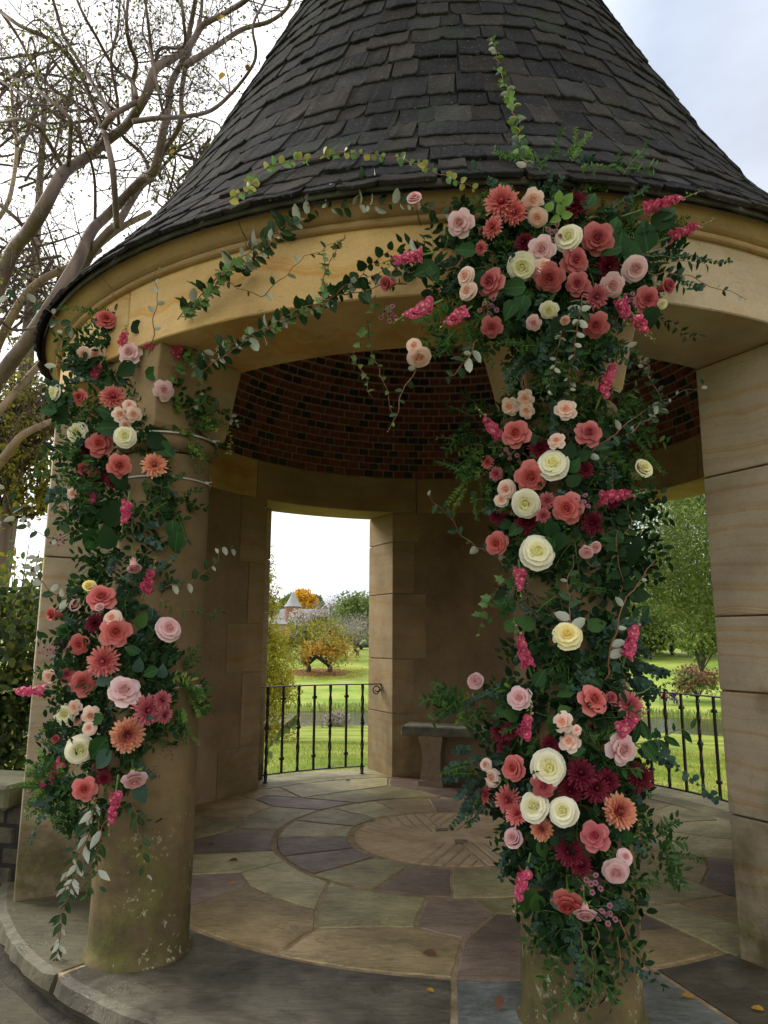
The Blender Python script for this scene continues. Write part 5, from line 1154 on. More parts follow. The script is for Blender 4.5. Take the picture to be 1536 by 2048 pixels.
# ---- placement
COLL = Vector((-1.197, 3.841, 0)); COLR = Vector((CRr.x+CX, CRr.y+CY, 0)); CEN = Vector((CX, CY, 0))
def spot(arr, x, y, extra=0.0):
    """a point on the garland's own surface: left column, right column or the arch front"""
    if arr == 'L': c, r = COLL, .34+extra; p = on_cyl(x, y, c.x, c.y, r)
    elif arr == 'R': c, r = COLR, .34+extra; p = on_cyl(x, y, c.x, c.y, r)
    else: p = on_cyl(x, y, CX, CY, RO+.18+extra); c = CEN
    return p
KN = {'rose': ('rose', 'rose'), 'spray': ('spray_rose', 'rose'), 'mum': ('chrysanthemum', 'chrysanthemum'), 'stock': ('stock_flower', 'stock flower'), 'ast': ('astrantia', 'astrantia'), 'ber': ('berry_cluster', 'berries')}
def flower(line):
    head, lab = line.split('|'); t = head.split(); arr, kind, sub, col = t[0], t[1], t[2], t[3]; x, y, r = float(t[4]), float(t[5]), float(t[6]); ex = [float(q) for q in t[7:]]
    extra = {'mum': .02, 'stock': .04}.get(kind, .03)+.012*math.sin(x*.7+y*.3)
    if col in ('burg',): extra -= .03
    p = spot(arr, x, y, extra); dist = (p-EYE).length; S = r*(p-EYE).dot(_F)/FPX
    toc = (EYE-p).normalized()
    cc = {'L': 245, 'R': 1130, 'T': 1110}[arr]
    if kind in ('stock',):
        ang = R_(ex[0]); L_ = S*2; Yd = (_R*math.cos(ang)+_U*math.sin(ang)+toc*.15).normalized(); Z = (toc-Yd*toc.dot(Yd)).normalized(); X = Yd.cross(Z)
    else:
        tx, ty = (ex+[0, 0])[:2] if len(ex) >= 2 else ((x-cc)/260*.8+random.uniform(-.38, .38), random.uniform(-.25, .5))
        Z = (toc+_R*tx+_U*ty).normalized(); X = Z.orthogonal().normalized(); Yd = Z.cross(X)
    root = empty(KN[kind][0], p); Mr = Matrix((X, Yd, Z)).transposed(); root.rotation_euler = Mr.to_euler(); root.empty_display_size = .02
    g = {'rose': 'roses in the pavilion flower garlands', 'spray': 'spray roses in the pavilion flower garlands', 'mum': 'chrysanthemums in the pavilion flower garlands', 'stock': 'magenta stock stems in the pavilion flower garlands', 'ast': 'astrantia in the garlands', 'ber': 'dark berries in the garlands'}[kind]
    tag(root, lab.strip(), KN[kind][1], g)
    if kind in ('rose', 'spray'): root.scale = [S*1.13]*3; root.rotation_euler = (Mr @ Matrix.Rotation(random.uniform(0, 6.28), 3, 'Z')).to_euler(); rose(root, sub, col)
    elif kind == 'mum': root.scale = [S*1.08]*3; mum(root, sub, col)
    elif kind == 'stock': stock(root, L_, col, n=int(ex[1]*1.35) if len(ex) > 1 else 15, fs=.0195)
    elif kind == 'ast': astr(root)
    elif kind == 'ber': berries(root, col, spread=S)
FLOWERS = '''
L rose mid coral 212 640 22 .0 .55|coral rose standing highest at the upper left, against the pale frieze
L rose mid dusk 356 624 20 .3 .45|deep coral rose on a tall stem right of the highest left rose
L rose open blush 260 706 22|blush pink rose at the top middle of the left column garland
L rose open blush 328 781 20|pale mauve-pink rose on the upper right side of the left garland
L spray full peach 168 709 15|left one of the pale spray rose pair near the left pier top
L spray full peach 193 711 16|right one of the pale spray rose pair near the left pier top
L rose mid coral 161 795 18 -.5 .2|small coral rose at the left edge above the first cream rose
L mum daisy mumc 226 794 26 .0 .5|bright coral chrysanthemum seen side-on above the peach spray cluster
L spray open peach 240 829 15|left bloom of the four peach spray roses in the upper left garland
L spray open peach 267 829 15|right bloom of the four peach spray roses in the upper left garland
L spray full peach 259 811 13 0 .5|top bloom of the four peach spray roses in the upper left garland
L spray mid peach 251 849 12 0 -.3|lowest bloom of the four peach spray roses in the upper left garland
L rose full cream 155 866 22 -.5 .1|cream rose on the left flank of the upper left garland
L rose full cream 250 873 22|greenish cream rose directly beneath the four peach spray roses
L rose open coral 199 888 25|wide open coral rose between the two upper cream roses
L rose open coral 239 932 23|coral rose left of the peach chrysanthemum on the left column
L rose open dusk 171 939 21 -.4 0|dusky coral rose at the left beside the dark burgundy mums
L mum daisy mump 309 930 26|coral-peach chrysanthemum alone on the bare right side of the left column
L mum daisy burg 172 905 22|burgundy chrysanthemum left of the wide open coral rose
L mum daisy burg 196 955 20|burgundy chrysanthemum tucked under two coral roses on the left column
L mum daisy burg 228 962 17|small burgundy chrysanthemum under the coral rose on the left column
L stock s mag 254 1013 32 -100 14|bright magenta stock hanging in the middle of the left column garland
L stock s mag 182 992 24 -80 9|short magenta stock left of the brightest hanging stock
L stock s mag 189 748 22 60 10|dark pink stock head beside the pale spray rose pair
L stock s mag 303 690 28 75 11|magenta stock rising right of the top blush rose on the left
L stock s mag 246 684 18 80 7|small magenta stock behind the top blush rose on the left
L rose full cream 108 786 17 -.8 .3|pale green-white rose sticking out past the left pier near its top
L spray full peach 146 989 13|faint peach spray rose low on the left flank of the upper garland
L spray full peach 127 1014 11|smallest peach spray rose at the far left of the upper garland
L ast s mauve 115 1080 14|mauve astrantia spray in front of the left pier
L rose bud blush 268 1133 19 .1 -1.3|nodding blush rose hanging head down between the two left garlands
L stock s mag 293 1172 34 72 14|tall magenta stock standing at the top right of the lower left garland
L ber s plum 228 1134 16|dark plum berries left of the nodding blush rose
L rose bud yellow 179 1174 18 -.1 .9|half hidden yellow-cream rose at the top of the lower left garland
L rose open coral 203 1196 28 .0 .75|coral rose opening upward at the top of the lower left garland
L rose bud blush 153 1211 18 -.6 .5|pale pink rosebud leaning left at the top of the lower left garland
L rose bud coral 106 1229 18 -1.0 .2|coral rose in profile at the far left, on the pier face
L mum daisy burg 189 1245 21|deep red chrysanthemum above the big coral rose on the left
L spray full peach 225 1237 18|peach spray rose immediately above the big coral rose of the lower left garland
L rose open coral 231 1264 29|big coral rose right of the deep red chrysanthemum
L rose full blush 337 1258 25 .5 .5|lone pink rose standing out at the right of the lower left garland
L rose mid coral 160 1288 22 -.3 -.2|coral rose half covered by astrantia in the lower left garland
L mum daisy mumc 207 1323 33|large coral chrysanthemum at the centre of the lower left garland
L spray mid peach 99 1352 15|peach spray rose at the left edge above the magenta stock
L rose open dusk 135 1349 18|left and smaller of two coral roses side by side in the lower left garland
L rose open coral 166 1366 25|right and larger of two coral roses side by side in the lower left garland
L rose open blush 249 1382 31|large blush rose in the middle right of the lower left garland
L mum daisy mumd 295 1421 31 .5 0|dusty pink chrysanthemum right below the large blush rose
L mum daisy mumd 325 1400 20 .8 .4|smaller dusty pink chrysanthemum at the right rim of the lower left garland
L mum daisy mumd 330 1430 17 .9 -.1|smallest dusty pink chrysanthemum at the right rim, lowest of three
L stock s mag 78 1381 40 183 13|magenta stock lying sideways and pointing left off the lower left garland
L rose full cream 129 1429 20 -.3 .1|cream rose left of the lower cluster of peach spray roses
L spray open peach 150 1414 15|top bloom of the lower left spray rose cluster
L spray open peach 153 1442 16|left bloom of the lower left spray rose cluster beside the cream rose
L spray open peach 182 1431 18|right bloom of the lower left spray rose cluster
L spray full peach 179 1456 14|lowest bloom of the lower left spray rose cluster
L rose full cream 160 1499 27|lowest cream rose of the left column
L mum incurve mump 254 1470 33|large peach chrysanthemum low on the left column
L stock s mag 117 1530 32 235 13|magenta stock left below the lowest cream rose of the left column
L mum daisy burg 203 1530 16|small burgundy chrysanthemum right of the lowest left cream rose
L mum daisy burg 208 1556 15|burgundy chrysanthemum above the long hanging magenta stock
L rose mid blush 268 1557 26 .1 -.9|blush rose drooping at the lower right tip of the left garland
L rose open coral 169 1578 23 -.1 -.1|lowest coral rose of the left column behind thin leaves
L stock s mag 230 1596 44 -98 16|long magenta stock hanging at the very bottom of the left garland
L stock s mag 90 1568 14 150 5|tiny magenta stock tip at the lower left edge of the left garland
L ber s plum 335 1500 18|purple waxflower buds on thin stems over the left column shaft
L ber s plum 310 1545 13|lowest purple waxflower buds on the left column shaft
T mum daisy mumc 1003 404 35|tallest coral chrysanthemum at the top of the arch cluster
T mum daisy mumc 1030 425 25|coral chrysanthemum touching the right of the tallest one
T mum daisy mumc 985 455 23|smaller star-like coral chrysanthemum below the tallest one
T mum daisy mumc 962 496 15|smallest coral chrysanthemum left of the arch cluster, partly hidden
T rose open blush 921 447 27 -.4 .2|blush rose at the left shoulder of the arch cluster
T rose bud blush 830 400 21 -.2 .9|single blush rose far left on the roof edge vine
T spray open peach 1066 400 21|higher of two peach spray roses at the top of the arch cluster
T spray full peach 1075 435 19|lower of two peach spray roses at the top of the arch cluster
T mum daisy burg 1149 409 28|burgundy chrysanthemum at the top right of the arch cluster
T mum daisy burg 1047 486 21|burgundy chrysanthemum in shadow left of the blush rose on the arch
T rose full cream 1137 476 27|pale yellow rose with an astrantia on it near the arch centre
T rose open dusk 1195 477 31|largest coral rose, right of the pale yellow rose on the arch
T rose open blush 1083 500 27|blush rose above the spray rose in the arch centre
T rose open dusk 1149 521 27|coral rose below the pale yellow rose on the arch
T rose full cream 1044 533 28|ivory rose left of centre in the arch cluster
T spray full peach 1087 533 18|peach spray rose under the central blush rose of the arch
T rose open dusk 1098 556 29 0 -.2|shaded coral rose below the central peach spray rose
T rose open dusk 1155 568 23|small shaded coral rose above the dusty chrysanthemum
T mum daisy burg 1215 534 27|burgundy chrysanthemum right of the shaded coral roses
T rose full blush 1270 538 25 .3 0|soft pink rose at the right side of the arch cluster
T rose mid blush 1223 570 26 .2 -.2|dusty pink rose right of the dusty chrysanthemum
T mum daisy mumd 1192 594 25|dusty red chrysanthemum under the shaded coral rose
T rose open dusk 1294 599 25 .3 .1|coral rose at the lower right of the arch cluster
T rose bud dusk 1333 573 21 .8 .3|coral rosebud furthest right on the arch
T spray full peach 932 553 19|higher of two peach spray roses at the left of the arch cluster
T spray full peach 936 582 19|lower of two peach spray roses at the left of the arch cluster
T rose open dusk 983 564 29|coral rose beside the two left peach spray roses of the arch
T rose bud cream 1323 608 14|cream rose peeking out under the far right rosebud
T rose mid cream 1098 620 20 0 -.3|cream rose hanging at the bottom centre of the arch cluster
T rose open dusk 1192 650 25 0 -.2|lowest coral rose of the arch cluster
T rose open dusk 983 654 21 0 -.2|dark coral rose at the bottom left of the arch cluster
T rose mid blush 1067 645 17 0 -.3|mauve-pink rose in shade under the arch cluster
T rose bud dusk 775 567 20 -.9 .0|single coral rose pointing left on the arch vine
T spray full peach 828 692 15 0 .2|upper small bloom of the pale roses dangling into the opening
T spray full peach 838 714 23 .1 -.7|larger pale rose dangling into the opening below the arch
T stock s mag 1300 415 56 18 15|magenta stock spearing up to the right from the arch cluster
T stock s mag 1350 470 44 22 9|magenta stock right below the big round leaves on the arch
T stock s mag 1244 610 26 -70 12|magenta stock head in the lower right of the arch cluster
T stock s mag 1274 640 30 -50 6|budding pink stock at the lower right tip of the arch cluster
T stock s mag 922 628 32 215 12|magenta stock at the lower left of the arch cluster
T stock s mag 852 615 42 205 13|magenta stock pointing down left toward the opening
T stock s mag 830 513 44 192 14|magenta stock reaching left along the frieze
T ast s mauve 1104 465 13|mauve astrantia beside the pale yellow arch rose
T ast s mauve 978 613 13|mauve astrantia low in the left of the arch cluster
T ast s plum 778 628 12|dark astrantia hanging from the arch vine
R spray open peach 1020 813 18|left bloom of three peach spray roses at the top of the right column
R spray open peach 1051 797 17|top bloom of three peach spray roses at the top of the right column
R spray open peach 1054 821 16|right lower bloom of three peach spray roses at the top of the right column
R spray open peach 1132 820 21|single peach rose in the middle of the column top
R rose open coral 1032 867 28 -.3 .3|coral rose beneath the three peach spray roses
R rose open dusk 1177 867 26 .2 .3|coral rose at the upper right of the right column
R spray open peach 1113 882 17|small peach rose above the upper cream rose of the right column
R rose full cream 1107 929 31|upper ivory rose of the right column
R rose bud cream 1283 940 27 .6 .5|lone cream rose sticking out to the right of the right column
R rose open coral 1062 954 31|coral rose lower left of the upper ivory rose
R rose full cream 1052 1007 28|ivory rose left of the coral rose in the mid right column
R rose open coral 1135 1016 30|coral rose beside the magenta stock in the mid right column
R spray full peach 1013 979 19|peach spray rose at the left edge of the mid right column
R spray full peach 1003 1000 14|small peach spray rose lowest at the left edge of the mid column
R mum daisy burg 1080 897 24|burgundy chrysanthemum behind the upper ivory rose
R mum daisy burg 1056 1046 26|burgundy chrysanthemum under the lower ivory rose of the mid column
R mum daisy burg 995 1030 18|burgundy chrysanthemum at the left edge of the mid column
R mum daisy burg 1185 1047 24|dark burgundy chrysanthemum under the magenta stock
R mum daisy mumd 1094 1002 18|dusty pink chrysanthemum between ivory and coral rose
R mum daisy mumd 1086 1032 16|dusky red chrysanthemum between burgundy and coral blooms
R rose mid coral 995 1087 25 -.4 .0|coral rose leaning out left below the mid column cluster
R rose full cream 1074 1105 34|big ivory rose hanging below the mid column cluster
R rose bud blush 1172 1103 19 .1 -.5|pale pink nodding bloom right of the big ivory rose
R rose bud blush 1190 1094 16 .5 -.2|second pale pink nodding bloom, right of the first
R stock s mag 1209 775 48 68 13|magenta stock rising at the top right of the right column
R stock s mag 994 868 38 128 12|magenta stock slanting behind the coral rose at the upper left
R stock s mag 1214 994 44 8 17|bright magenta stock spreading right in the mid column
R stock s mag 1040 1147 28 -85 9|magenta stock hanging below the big ivory rose
R mum daisy mumc 975 924 15 -.9 .1|small coral daisy mum out on the left of the mid column
R mum daisy mumd 992 948 15 -.6 0|dusty small mum under the small coral daisy mum
R ber s plum 1062 1195 16|plum waxflower buds on the bare stretch of the right column
R ber s plum 1066 1226 14|lower plum waxflower buds on the bare stretch of the right column
R rose full yellow 1135 1271 29 0 .5|soft yellow rose at the top of the lower right garland
R stock s mag 1052 1318 46 108 15|magenta stock at the upper left of the lower right garland
R stock s mag 1256 1300 48 72 15|magenta stock at the upper right of the lower right garland
R rose bud blush 952 1363 22 -.3 .2|pale pink rosebud far out left over the stone bench
R rose mid blush 1040 1397 26 -.3 .2|pale pink rose left of centre in the lower right garland
R rose open coral 1186 1400 30|coral rose at the right of the lower right garland
R mum daisy mumd 1260 1411 29 .4 .3|dusty pink chrysanthemum at the right edge by the railing
R spray open peach 1126 1444 20|upper large bloom of the three central peach spray roses
R spray mid peach 1153 1460 11|tiny bloom of the three central peach spray roses
R spray open peach 1139 1483 21|lower bloom of the three central peach spray roses
R stock s mag 1049 1462 34 75 14|magenta stock above the coral rose in the lower right garland
R stock s mag 1246 1455 34 35 10|magenta stock behind the lone large blush rose
R rose open blush 1243 1498 31|large blush rose at the right of the lower right garland
R rose mid coral 1029 1537 27|coral pink rose left of the big ivory rose in the lower garland
R rose full cream 1097 1535 34|big ivory rose in the centre of the lower right garland
R rose open dusk 1087 1571 25 0 -.3|dusty rose tucked under the big ivory rose
R mum daisy burg 1162 1547 31|big burgundy chrysanthemum right of the big ivory rose
R mum daisy burg 1192 1577 29|burgundy chrysanthemum lower right of the bigger one
R mum daisy burg 1140 1582 26|burgundy chrysanthemum above the right one of two ivory roses
R mum daisy burg 1279 1555 30 .4 0|burgundy chrysanthemum at the right edge of the lower garland
R mum daisy burg 1001 1463 22 -.4 0|burgundy chrysanthemum at the left of the lower right garland
R mum daisy burg 1010 1495 18 -.4 0|small burgundy chrysanthemum above the coral pink rose at left
R spray full peach 984 1555 18 -.6 0|peach rose at the left edge above the small coral mum
R spray full peach 972 1530 13 -.8 .2|small peach bud at the left edge of the lower right garland
R mum daisy mumc 971 1589 20 -.9 0|small coral chrysanthemum in profile at the left edge
R mum daisy mumc 1016 1600 29|upper of two overlapping coral chrysanthemums low on the right column
R mum daisy mumc 1034 1627 25|lower of two overlapping coral chrysanthemums low on the right column
R rose full cream 1069 1614 29|left one of two ivory roses side by side
R rose full cream 1127 1623 28|right one of two ivory roses, crossed by thin leaves
R mum incurve mump 1238 1623 34|large peach chrysanthemum at the lower right
R mum incurve mump 1084 1659 22|rusty peach chrysanthemum under the left ivory rose
R rose bud blush 1028 1678 26 -.4 .4|lilac-pink rose opening left at the bottom of the garland
R rose open dusk 1190 1673 28|coral rose under the large peach chrysanthemum
R mum daisy burg 1138 1704 30|lower burgundy chrysanthemum near the bottom of the right column
R mum daisy burg 1162 1731 22|lowest burgundy chrysanthemum near the bottom of the right column
R rose full blush 1232 1743 26 .1 -.6|off-white rose at the lower right of the right garland
R spray full blush 1250 1714 16 .4 .2|small off-white rose above the lower off-white rose
R rose open coral 1135 1806 31 .0 -.9|coral rose hanging head down at the bottom of the right garland
R rose mid blush 1170 1824 24 .1 -1.1|pale pink rose hanging beside the upside-down coral rose
R ast s mauve 1212 1830 16|mauve astrantia at the bottom of the right garland
R ast s mauve 1182 1768 14|mauve astrantia between the off-white and coral roses
R stock s mag 1049 1752 44 -105 13|magenta stock hanging at the lower left of the right garland
R ast s mauve 1160 1005 14|mauve astrantia above the coral rose in the mid right column
R ber s plum 1213 1400 16|dark berries right of the coral rose in the lower garland
L ast s mauve 95 1300 15|mauve astrantia buds at the left edge over the pier face
L ber s plum 118 1345 14|dark waxflower buds left of the two side by side coral roses
L ast s mauve 130 1290 12|astrantia beside the coral rose half covered in the lower left garland
L ber s plum 175 830 15|dark plum berries left of the four peach spray roses
L stock s mag 352 705 22 60 7|small magenta stock under the deep coral rose at the upper left
L rose bud blush 200 1215 13 -.3 .6|little blush bud left of the peach spray rose in the lower left garland
L mum daisy burg 165 1330 15|small burgundy mum behind the large coral chrysanthemum
L rose bud dusk 112 1478 12 -.6 .1|small dusky rosebud at the left edge beside the spray cluster
T rose bud peach 1130 640 14 .2 -.4|small peach bud under the hanging cream rose of the arch
T mum daisy burg 1160 600 20|burgundy mum in the shade at the centre of the arch cluster
T ast s mauve 1255 600 12|mauve astrantia near the lower right magenta stock of the arch
R mum daisy burg 1222 1000 20|burgundy mum behind the spreading magenta stock
R mum daisy burg 1170 940 18|burgundy mum right of the upper ivory rose
R ast s mauve 1020 905 12|mauve astrantia left of the upper coral roses of the right column
R mum daisy burg 1215 1560 24|burgundy mum above the large peach chrysanthemum
R rose bud dusk 1222 1395 15 .5 .3|dusky rosebud behind the right-hand coral rose of the lower garland
R mum daisy burg 1100 1490 20|burgundy mum left of the central spray roses
R mum daisy burg 1020 1460 20|burgundy mum beside the magenta stock above the coral pink rose
R ber s plum 1180 1475 16|dark berries right of the central spray roses
'''
for ln in FLOWERS.strip().splitlines(): flower(ln)

# ------------------------------------------------------------------ greenery: fill, sprays, vines
def leafmesh(kind, mt): return cm(('leaf', kind, mt), lambda: mesh('leaf', LT[kind][0], LT[kind][1], ML[mt], True))
def put_leaf(root, kind, mt, p, Y, Z, s, name='leaf'):
    o = link(name, leafmesh(kind, mt), root); Y = Vector(Y).normalized(); Z = Vector(Z); X = Y.cross(Z)
    if X.length < 1e-4: X = Y.orthogonal()
    X.normalize(); Z = X.cross(Y); Mx = Matrix.Identity(4)
    for i in range(3): Mx[i][0] = X[i]*s; Mx[i][1] = Y[i]*s; Mx[i][2] = Z[i]*s; Mx[i][3] = p[i]
    o.matrix_local = Mx; return o
def onroof(x, y):
    d = ray(x, y); t = 2.0
    while t < 12:
        p = EYE+d*t; r = math.hypot(p.x-CX, p.y-CY)
        if p.z > 3.3 and r <= rr_(p.z)+.07: return p
        t += .01
    return EYE+d*3
def vine(name, arr, pts, lab, cat, leaf='oval', mt='elae', s=.055, step=.045, stem=M_STEMB, r=.0028, opp=False, extra=0.0, group=None, rnd=.5, start=0.0, mt2=None, down=.0):
    P = []
    for q in pts:
        x, y = q[:2]; ex = extra+(q[2] if len(q) > 2 else 0)
        if arr == 'roof': p = onroof(x, y)
        elif arr == 'F': p = on_cyl(x, y, CX, CY, RO+.05+ex)
        elif arr == 'U': p = on_cyl(x, y, CX, CY, 2.85+ex)
        else: p = spot(arr, x, y, -.02+ex)
        P.append(p)
    P = catmull(P, 6); P = [p+Vector((noise.noise(p*14), noise.noise(p*14+Vector((5, 0, 0))), noise.noise(p*14+Vector((0, 7, 0)))))*.022 if 0 < i_ < len(P)-1 else p for i_, p in enumerate(P)]; o0 = P[0]; root = empty(name, o0); root.empty_display_size = .02; tag(root, lab, cat, group); b = MB(); n = len(P)
    b.tube([p-o0 for p in P], [r*(1-.6*i/n) for i in range(n)], 5); b.obj('stem', stem, root, True)
    acc_ = 0; side = 1; tot = sum((P[i+1]-P[i]).length for i in range(n-1)); run = 0
    for i in range(n-1):
        d = P[i+1]-P[i]; l = d.length; run += l; acc_ += l
        if run/tot < start: continue
        while acc_ > step:
            acc_ -= step*random.uniform(.35, 1.65); t = d.normalized(); toc = (EYE-P[i]).normalized(); sd = t.cross(toc).normalized()
            for sg in ((1, -1) if opp else (side,)):
                Y = (sd*sg*random.uniform(.6, 1)+t*random.uniform(.1, .8)+toc*random.uniform(-.25, .35)+Vector((0, 0, -down))+Vector([random.uniform(-rnd, rnd)*.5 for _ in range(3)])).normalized()
                Z = (toc*random.choice([1, 1, -1] if mt == 'elae' else [1])+Vector([random.uniform(-rnd, rnd) for _ in range(3)])+Vector((0, 0, .3)))
                put_leaf(root, leaf, (mt2 if mt2 and random.random() < .4 else mt), (P[i]-o0)+d*random.random(), Y, Z, s*random.uniform(.5, 1.25)*(1-.35*run/tot))
            side = -side
    return root
# fill masses: (arrangement, cx, cy, rx, ry, sprigs)
class Fill:
    def __init__(s, name, label, loc, group=None):
        s.root = empty(name, loc); tag(s.root, label, 'greenery', group); s.c = {}; s.tw = MB()
    def sprig(s, p, d, L_, typ):
        kind, mt, ls, nl, opp = {'ruscus': ('lance', 'dark', .062, 8, 0), 'mid': ('lance', 'mid', .050, 9, 0), 'euc': ('round', 'euc', .026, 9, 1), 'myrtle': ('lance', 'light', .022, 16, 1), 'salal': ('broad', 'salal', .072, 3, 0), 'myrtd': ('lance', 'mid', .024, 16, 1), 'dk': ('oval', 'dark', .054, 7, 0)}[typ]
        c = s.c.setdefault(mt, Cloud()); d = d.normalized(); P = [p]; q = p; dd = d
        for i in range(4): dd = (dd+Vector((0, 0, -.10))+Vector([random.uniform(-.16, .16) for _ in range(3)])).normalized(); q = q+dd*L_/4; P.append(q)
        o = Vector(s.root.location); s.tw.tube([a-o for a in P], [.0018, .0016, .0013, .001, .0008], 3, cap=False)
        n = nl; pts = []; Ys = []; Zs = []; S = []
        for i in range(n):
            t = (i+.8)/n*4; k = min(int(t), 3); a = P[k].lerp(P[k+1], t-k); td = (P[k+1]-P[k]).normalized(); toc = (EYE-a).normalized(); sd = td.cross(toc+Vector([random.uniform(-.6, .6) for _ in range(3)])).normalized()
            for sg in ((1, -1) if opp else ((1,) if i % 2 else (-1,))):
                Y = sd*sg+td*random.uniform(.3, .9)+Vector([random.uniform(-.3, .3) for _ in range(3)]); Z = toc+Vector((0, 0, .6))+Vector([random.uniform(-.6, .6) for _ in range(3)]); pts.append(a[:]); Ys.append(Y[:]); Zs.append(Z[:]); S.append(ls*random.uniform(.65, 1.2)*(1-.3*i/n))
        c.leaves(np.array(pts), np.array(Ys), np.array(Zs), np.array(S), kind)
    def blob(s, arr, cx, cy, rx, ry, n, types=('ruscus', 'mid', 'dk', 'dk', 'ruscus', 'euc', 'myrtd'), L_=.13, back=.17):
        rx *= .80; ry *= .9
        for _ in range(int(n*.85)):
            a = random.uniform(0, 6.283); q = math.sqrt(random.random()); x = cx+rx*q*math.cos(a)*.92; y = cy+ry*q*math.sin(a)*.92
            p = spot(arr, x, y, -back*random.random()-.05); ox = math.cos(a)*q; oy = -math.sin(a)*q; toc = (EYE-p).normalized()
            d = _R*(ox*1.0+random.uniform(-.5, .5))+_U*(oy*.8+random.uniform(-.6, .35))+toc*random.uniform(-.1, .45)
            s.sprig(p, d, L_*random.uniform(.6, 1.25), random.choice(types))
    def done(s):
        for mt, c in s.c.items(): tag(c.obj('foliage', ML[mt], s.root), kind='stuff')
        tag(s.tw.obj('sprig_stems', M_STEMG, s.root), kind='stuff')
    def big(s, arr, x, y, px_, ang, mt='salal', kind='broad', extra=.02, face=.2):
        p = spot(arr, x, y, extra); S = px_*(p-EYE).dot(_F)/FPX; a = R_(ang); toc = (EYE-p).normalized(); Y = _R*math.cos(a)+_U*math.sin(a)+toc*random.uniform(-.1, .25); base = p-Y.normalized()*S*.5
        put_leaf(s.root, kind, mt, base-Vector(s.root.location), Y, toc+_U*.35+_R*random.uniform(-face, face), S, 'large_leaf')
f = Fill('garland_greenery', 'leafy greenery of the upper garland on the left column', spot('L', 230, 850))
for a in ((240, 700, 105, 60, 60), (225, 800, 125, 75, 100), (225, 900, 120, 75, 100), (235, 1000, 120, 60, 80), (240, 1080, 110, 45, 50)): f.blob('L', *a)
f.blob('L', 340, 770, 70, 90, 60, ('dk', 'ruscus', 'myrtd', 'mid'), .13); f.blob('L', 365, 860, 75, 65, 60, ('myrtle', 'myrtd', 'myrtd'), .14); f.blob('L', 140, 930, 55, 90, 35, ('myrtd', 'euc', 'mid')); f.blob('L', 330, 1010, 55, 70, 30, ('myrtd', 'dk')); f.blob('L', 240, 650, 80, 50, 26, ('myrtd', 'mid', 'myrtle'), .15)
for x, y, s_, a in ((215, 825, 50, 150), (215, 855, 55, 180), (110, 790, 50, 110), (118, 835, 48, 215), (95, 820, 38, 170), (181, 1040, 58, 215), (183, 1082, 55, 240), (214, 1072, 55, 100), (240, 960, 50, -60), (318, 885, 50, -15), (330, 900, 44, -40), (230, 1025, 62, 60), (280, 655, 40, 0), (320, 648, 36, -30), (250, 740, 48, 200), (205, 765, 44, 160), (310, 745, 40, 30), (180, 725, 38, 150), (345, 1060, 42, 270), (352, 1085, 46, 262), (318, 625, 26, 90)): f.big('L', x, y, s_, a, random.choice(['salal', 'salal', 'dark']))
f.done()
f = Fill('garland_greenery', 'leafy greenery of the lower garland on the left column', spot('L', 220, 1350))
for a in ((240, 1180, 90, 45, 50), (215, 1260, 125, 65, 90), (225, 1350, 140, 70, 110), (220, 1440, 135, 70, 100), (195, 1530, 115, 60, 80), (195, 1600, 95, 45, 50)): f.blob('L', *a)
f.blob('L', 355, 1380, 48, 80, 40, ('mid', 'myrtle', 'myrtd'), .12); f.blob('L', 285, 1200, 45, 60, 30, ('euc',), .12); f.blob('L', 120, 1580, 60, 60, 40, ('myrtd', 'myrtle'), .12); f.blob('L', 285, 1330, 60, 90, 40, ('euc', 'dk'), .12); f.blob('L', 240, 1120, 80, 45, 36, ('dk', 'myrtd', 'ruscus'))
for x, y, s_, a in ((195, 1500, 60, 230), (205, 1520, 50, 225), (284, 1240, 36, 60), (210, 1362, 34, 0), (277, 1330, 32, 80), (325, 1342, 30, 90), (300, 1345, 34, 200), (100, 1590, 40, 10), (78, 1605, 32, -10), (130, 1262, 32, -60), (282, 1590, 40, -60), (190, 1440, 34, 200), (262, 1300, 30, 150)): f.big('L', x, y, s_, a, random.choice(['salal', 'mid', 'euc']))
f.done()
f = Fill('garland_greenery', 'leafy greenery of the large cluster on the arch above the right column', spot('T', 1110, 540))
for a in ((1120, 470, 170, 90, 130), (1000, 500, 110, 100, 70), (1110, 560, 215, 95, 150), (1100, 640, 150, 60, 90), (1250, 520, 130, 90, 70)): f.blob('T', *a, ('ruscus', 'mid', 'dk', 'euc', 'myrtd', 'dk'), .13)
f.blob('T', 1110, 350, 110, 50, 55, ('myrtle', 'myrtd', 'euc', 'myrtle'), .14); f.blob('T', 1000, 370, 50, 45, 14, ('euc', 'myrtd'), .13); f.blob('T', 920, 640, 85, 55, 34, ('myrtle', 'mid', 'myrtd'), .13); f.blob('T', 880, 530, 80, 45, 36, ('ruscus', 'dk'), .13); f.blob('T', 1240, 375, 60, 35, 18, ('mid', 'myrtle')); f.blob('T', 1130, 700, 110, 40, 40, ('mid', 'euc', 'myrtd'), .15)
for x, y, s_, a in ((1290, 470, 66, 100), (1240, 485, 60, 80), (1262, 500, 52, 95), (1330, 440, 58, 25), (1335, 425, 45, 40), (1222, 500, 44, 200), (1024, 575, 55, 180), (1042, 613, 52, 255), (850, 540, 52, 200), (868, 548, 40, 300), (1302, 635, 46, 265), (1085, 425, 44, 60), (1010, 380, 42, 120), (960, 565, 50, 230), (1180, 400, 44, 60), (1230, 450, 40, 80), (930, 500, 44, 170), (1160, 620, 40, 250), (1120, 660, 60, 262), (1020, 620, 46, 240)): f.big('T', x, y, s_, a, random.choice(['salal', 'salal', 'dark']))
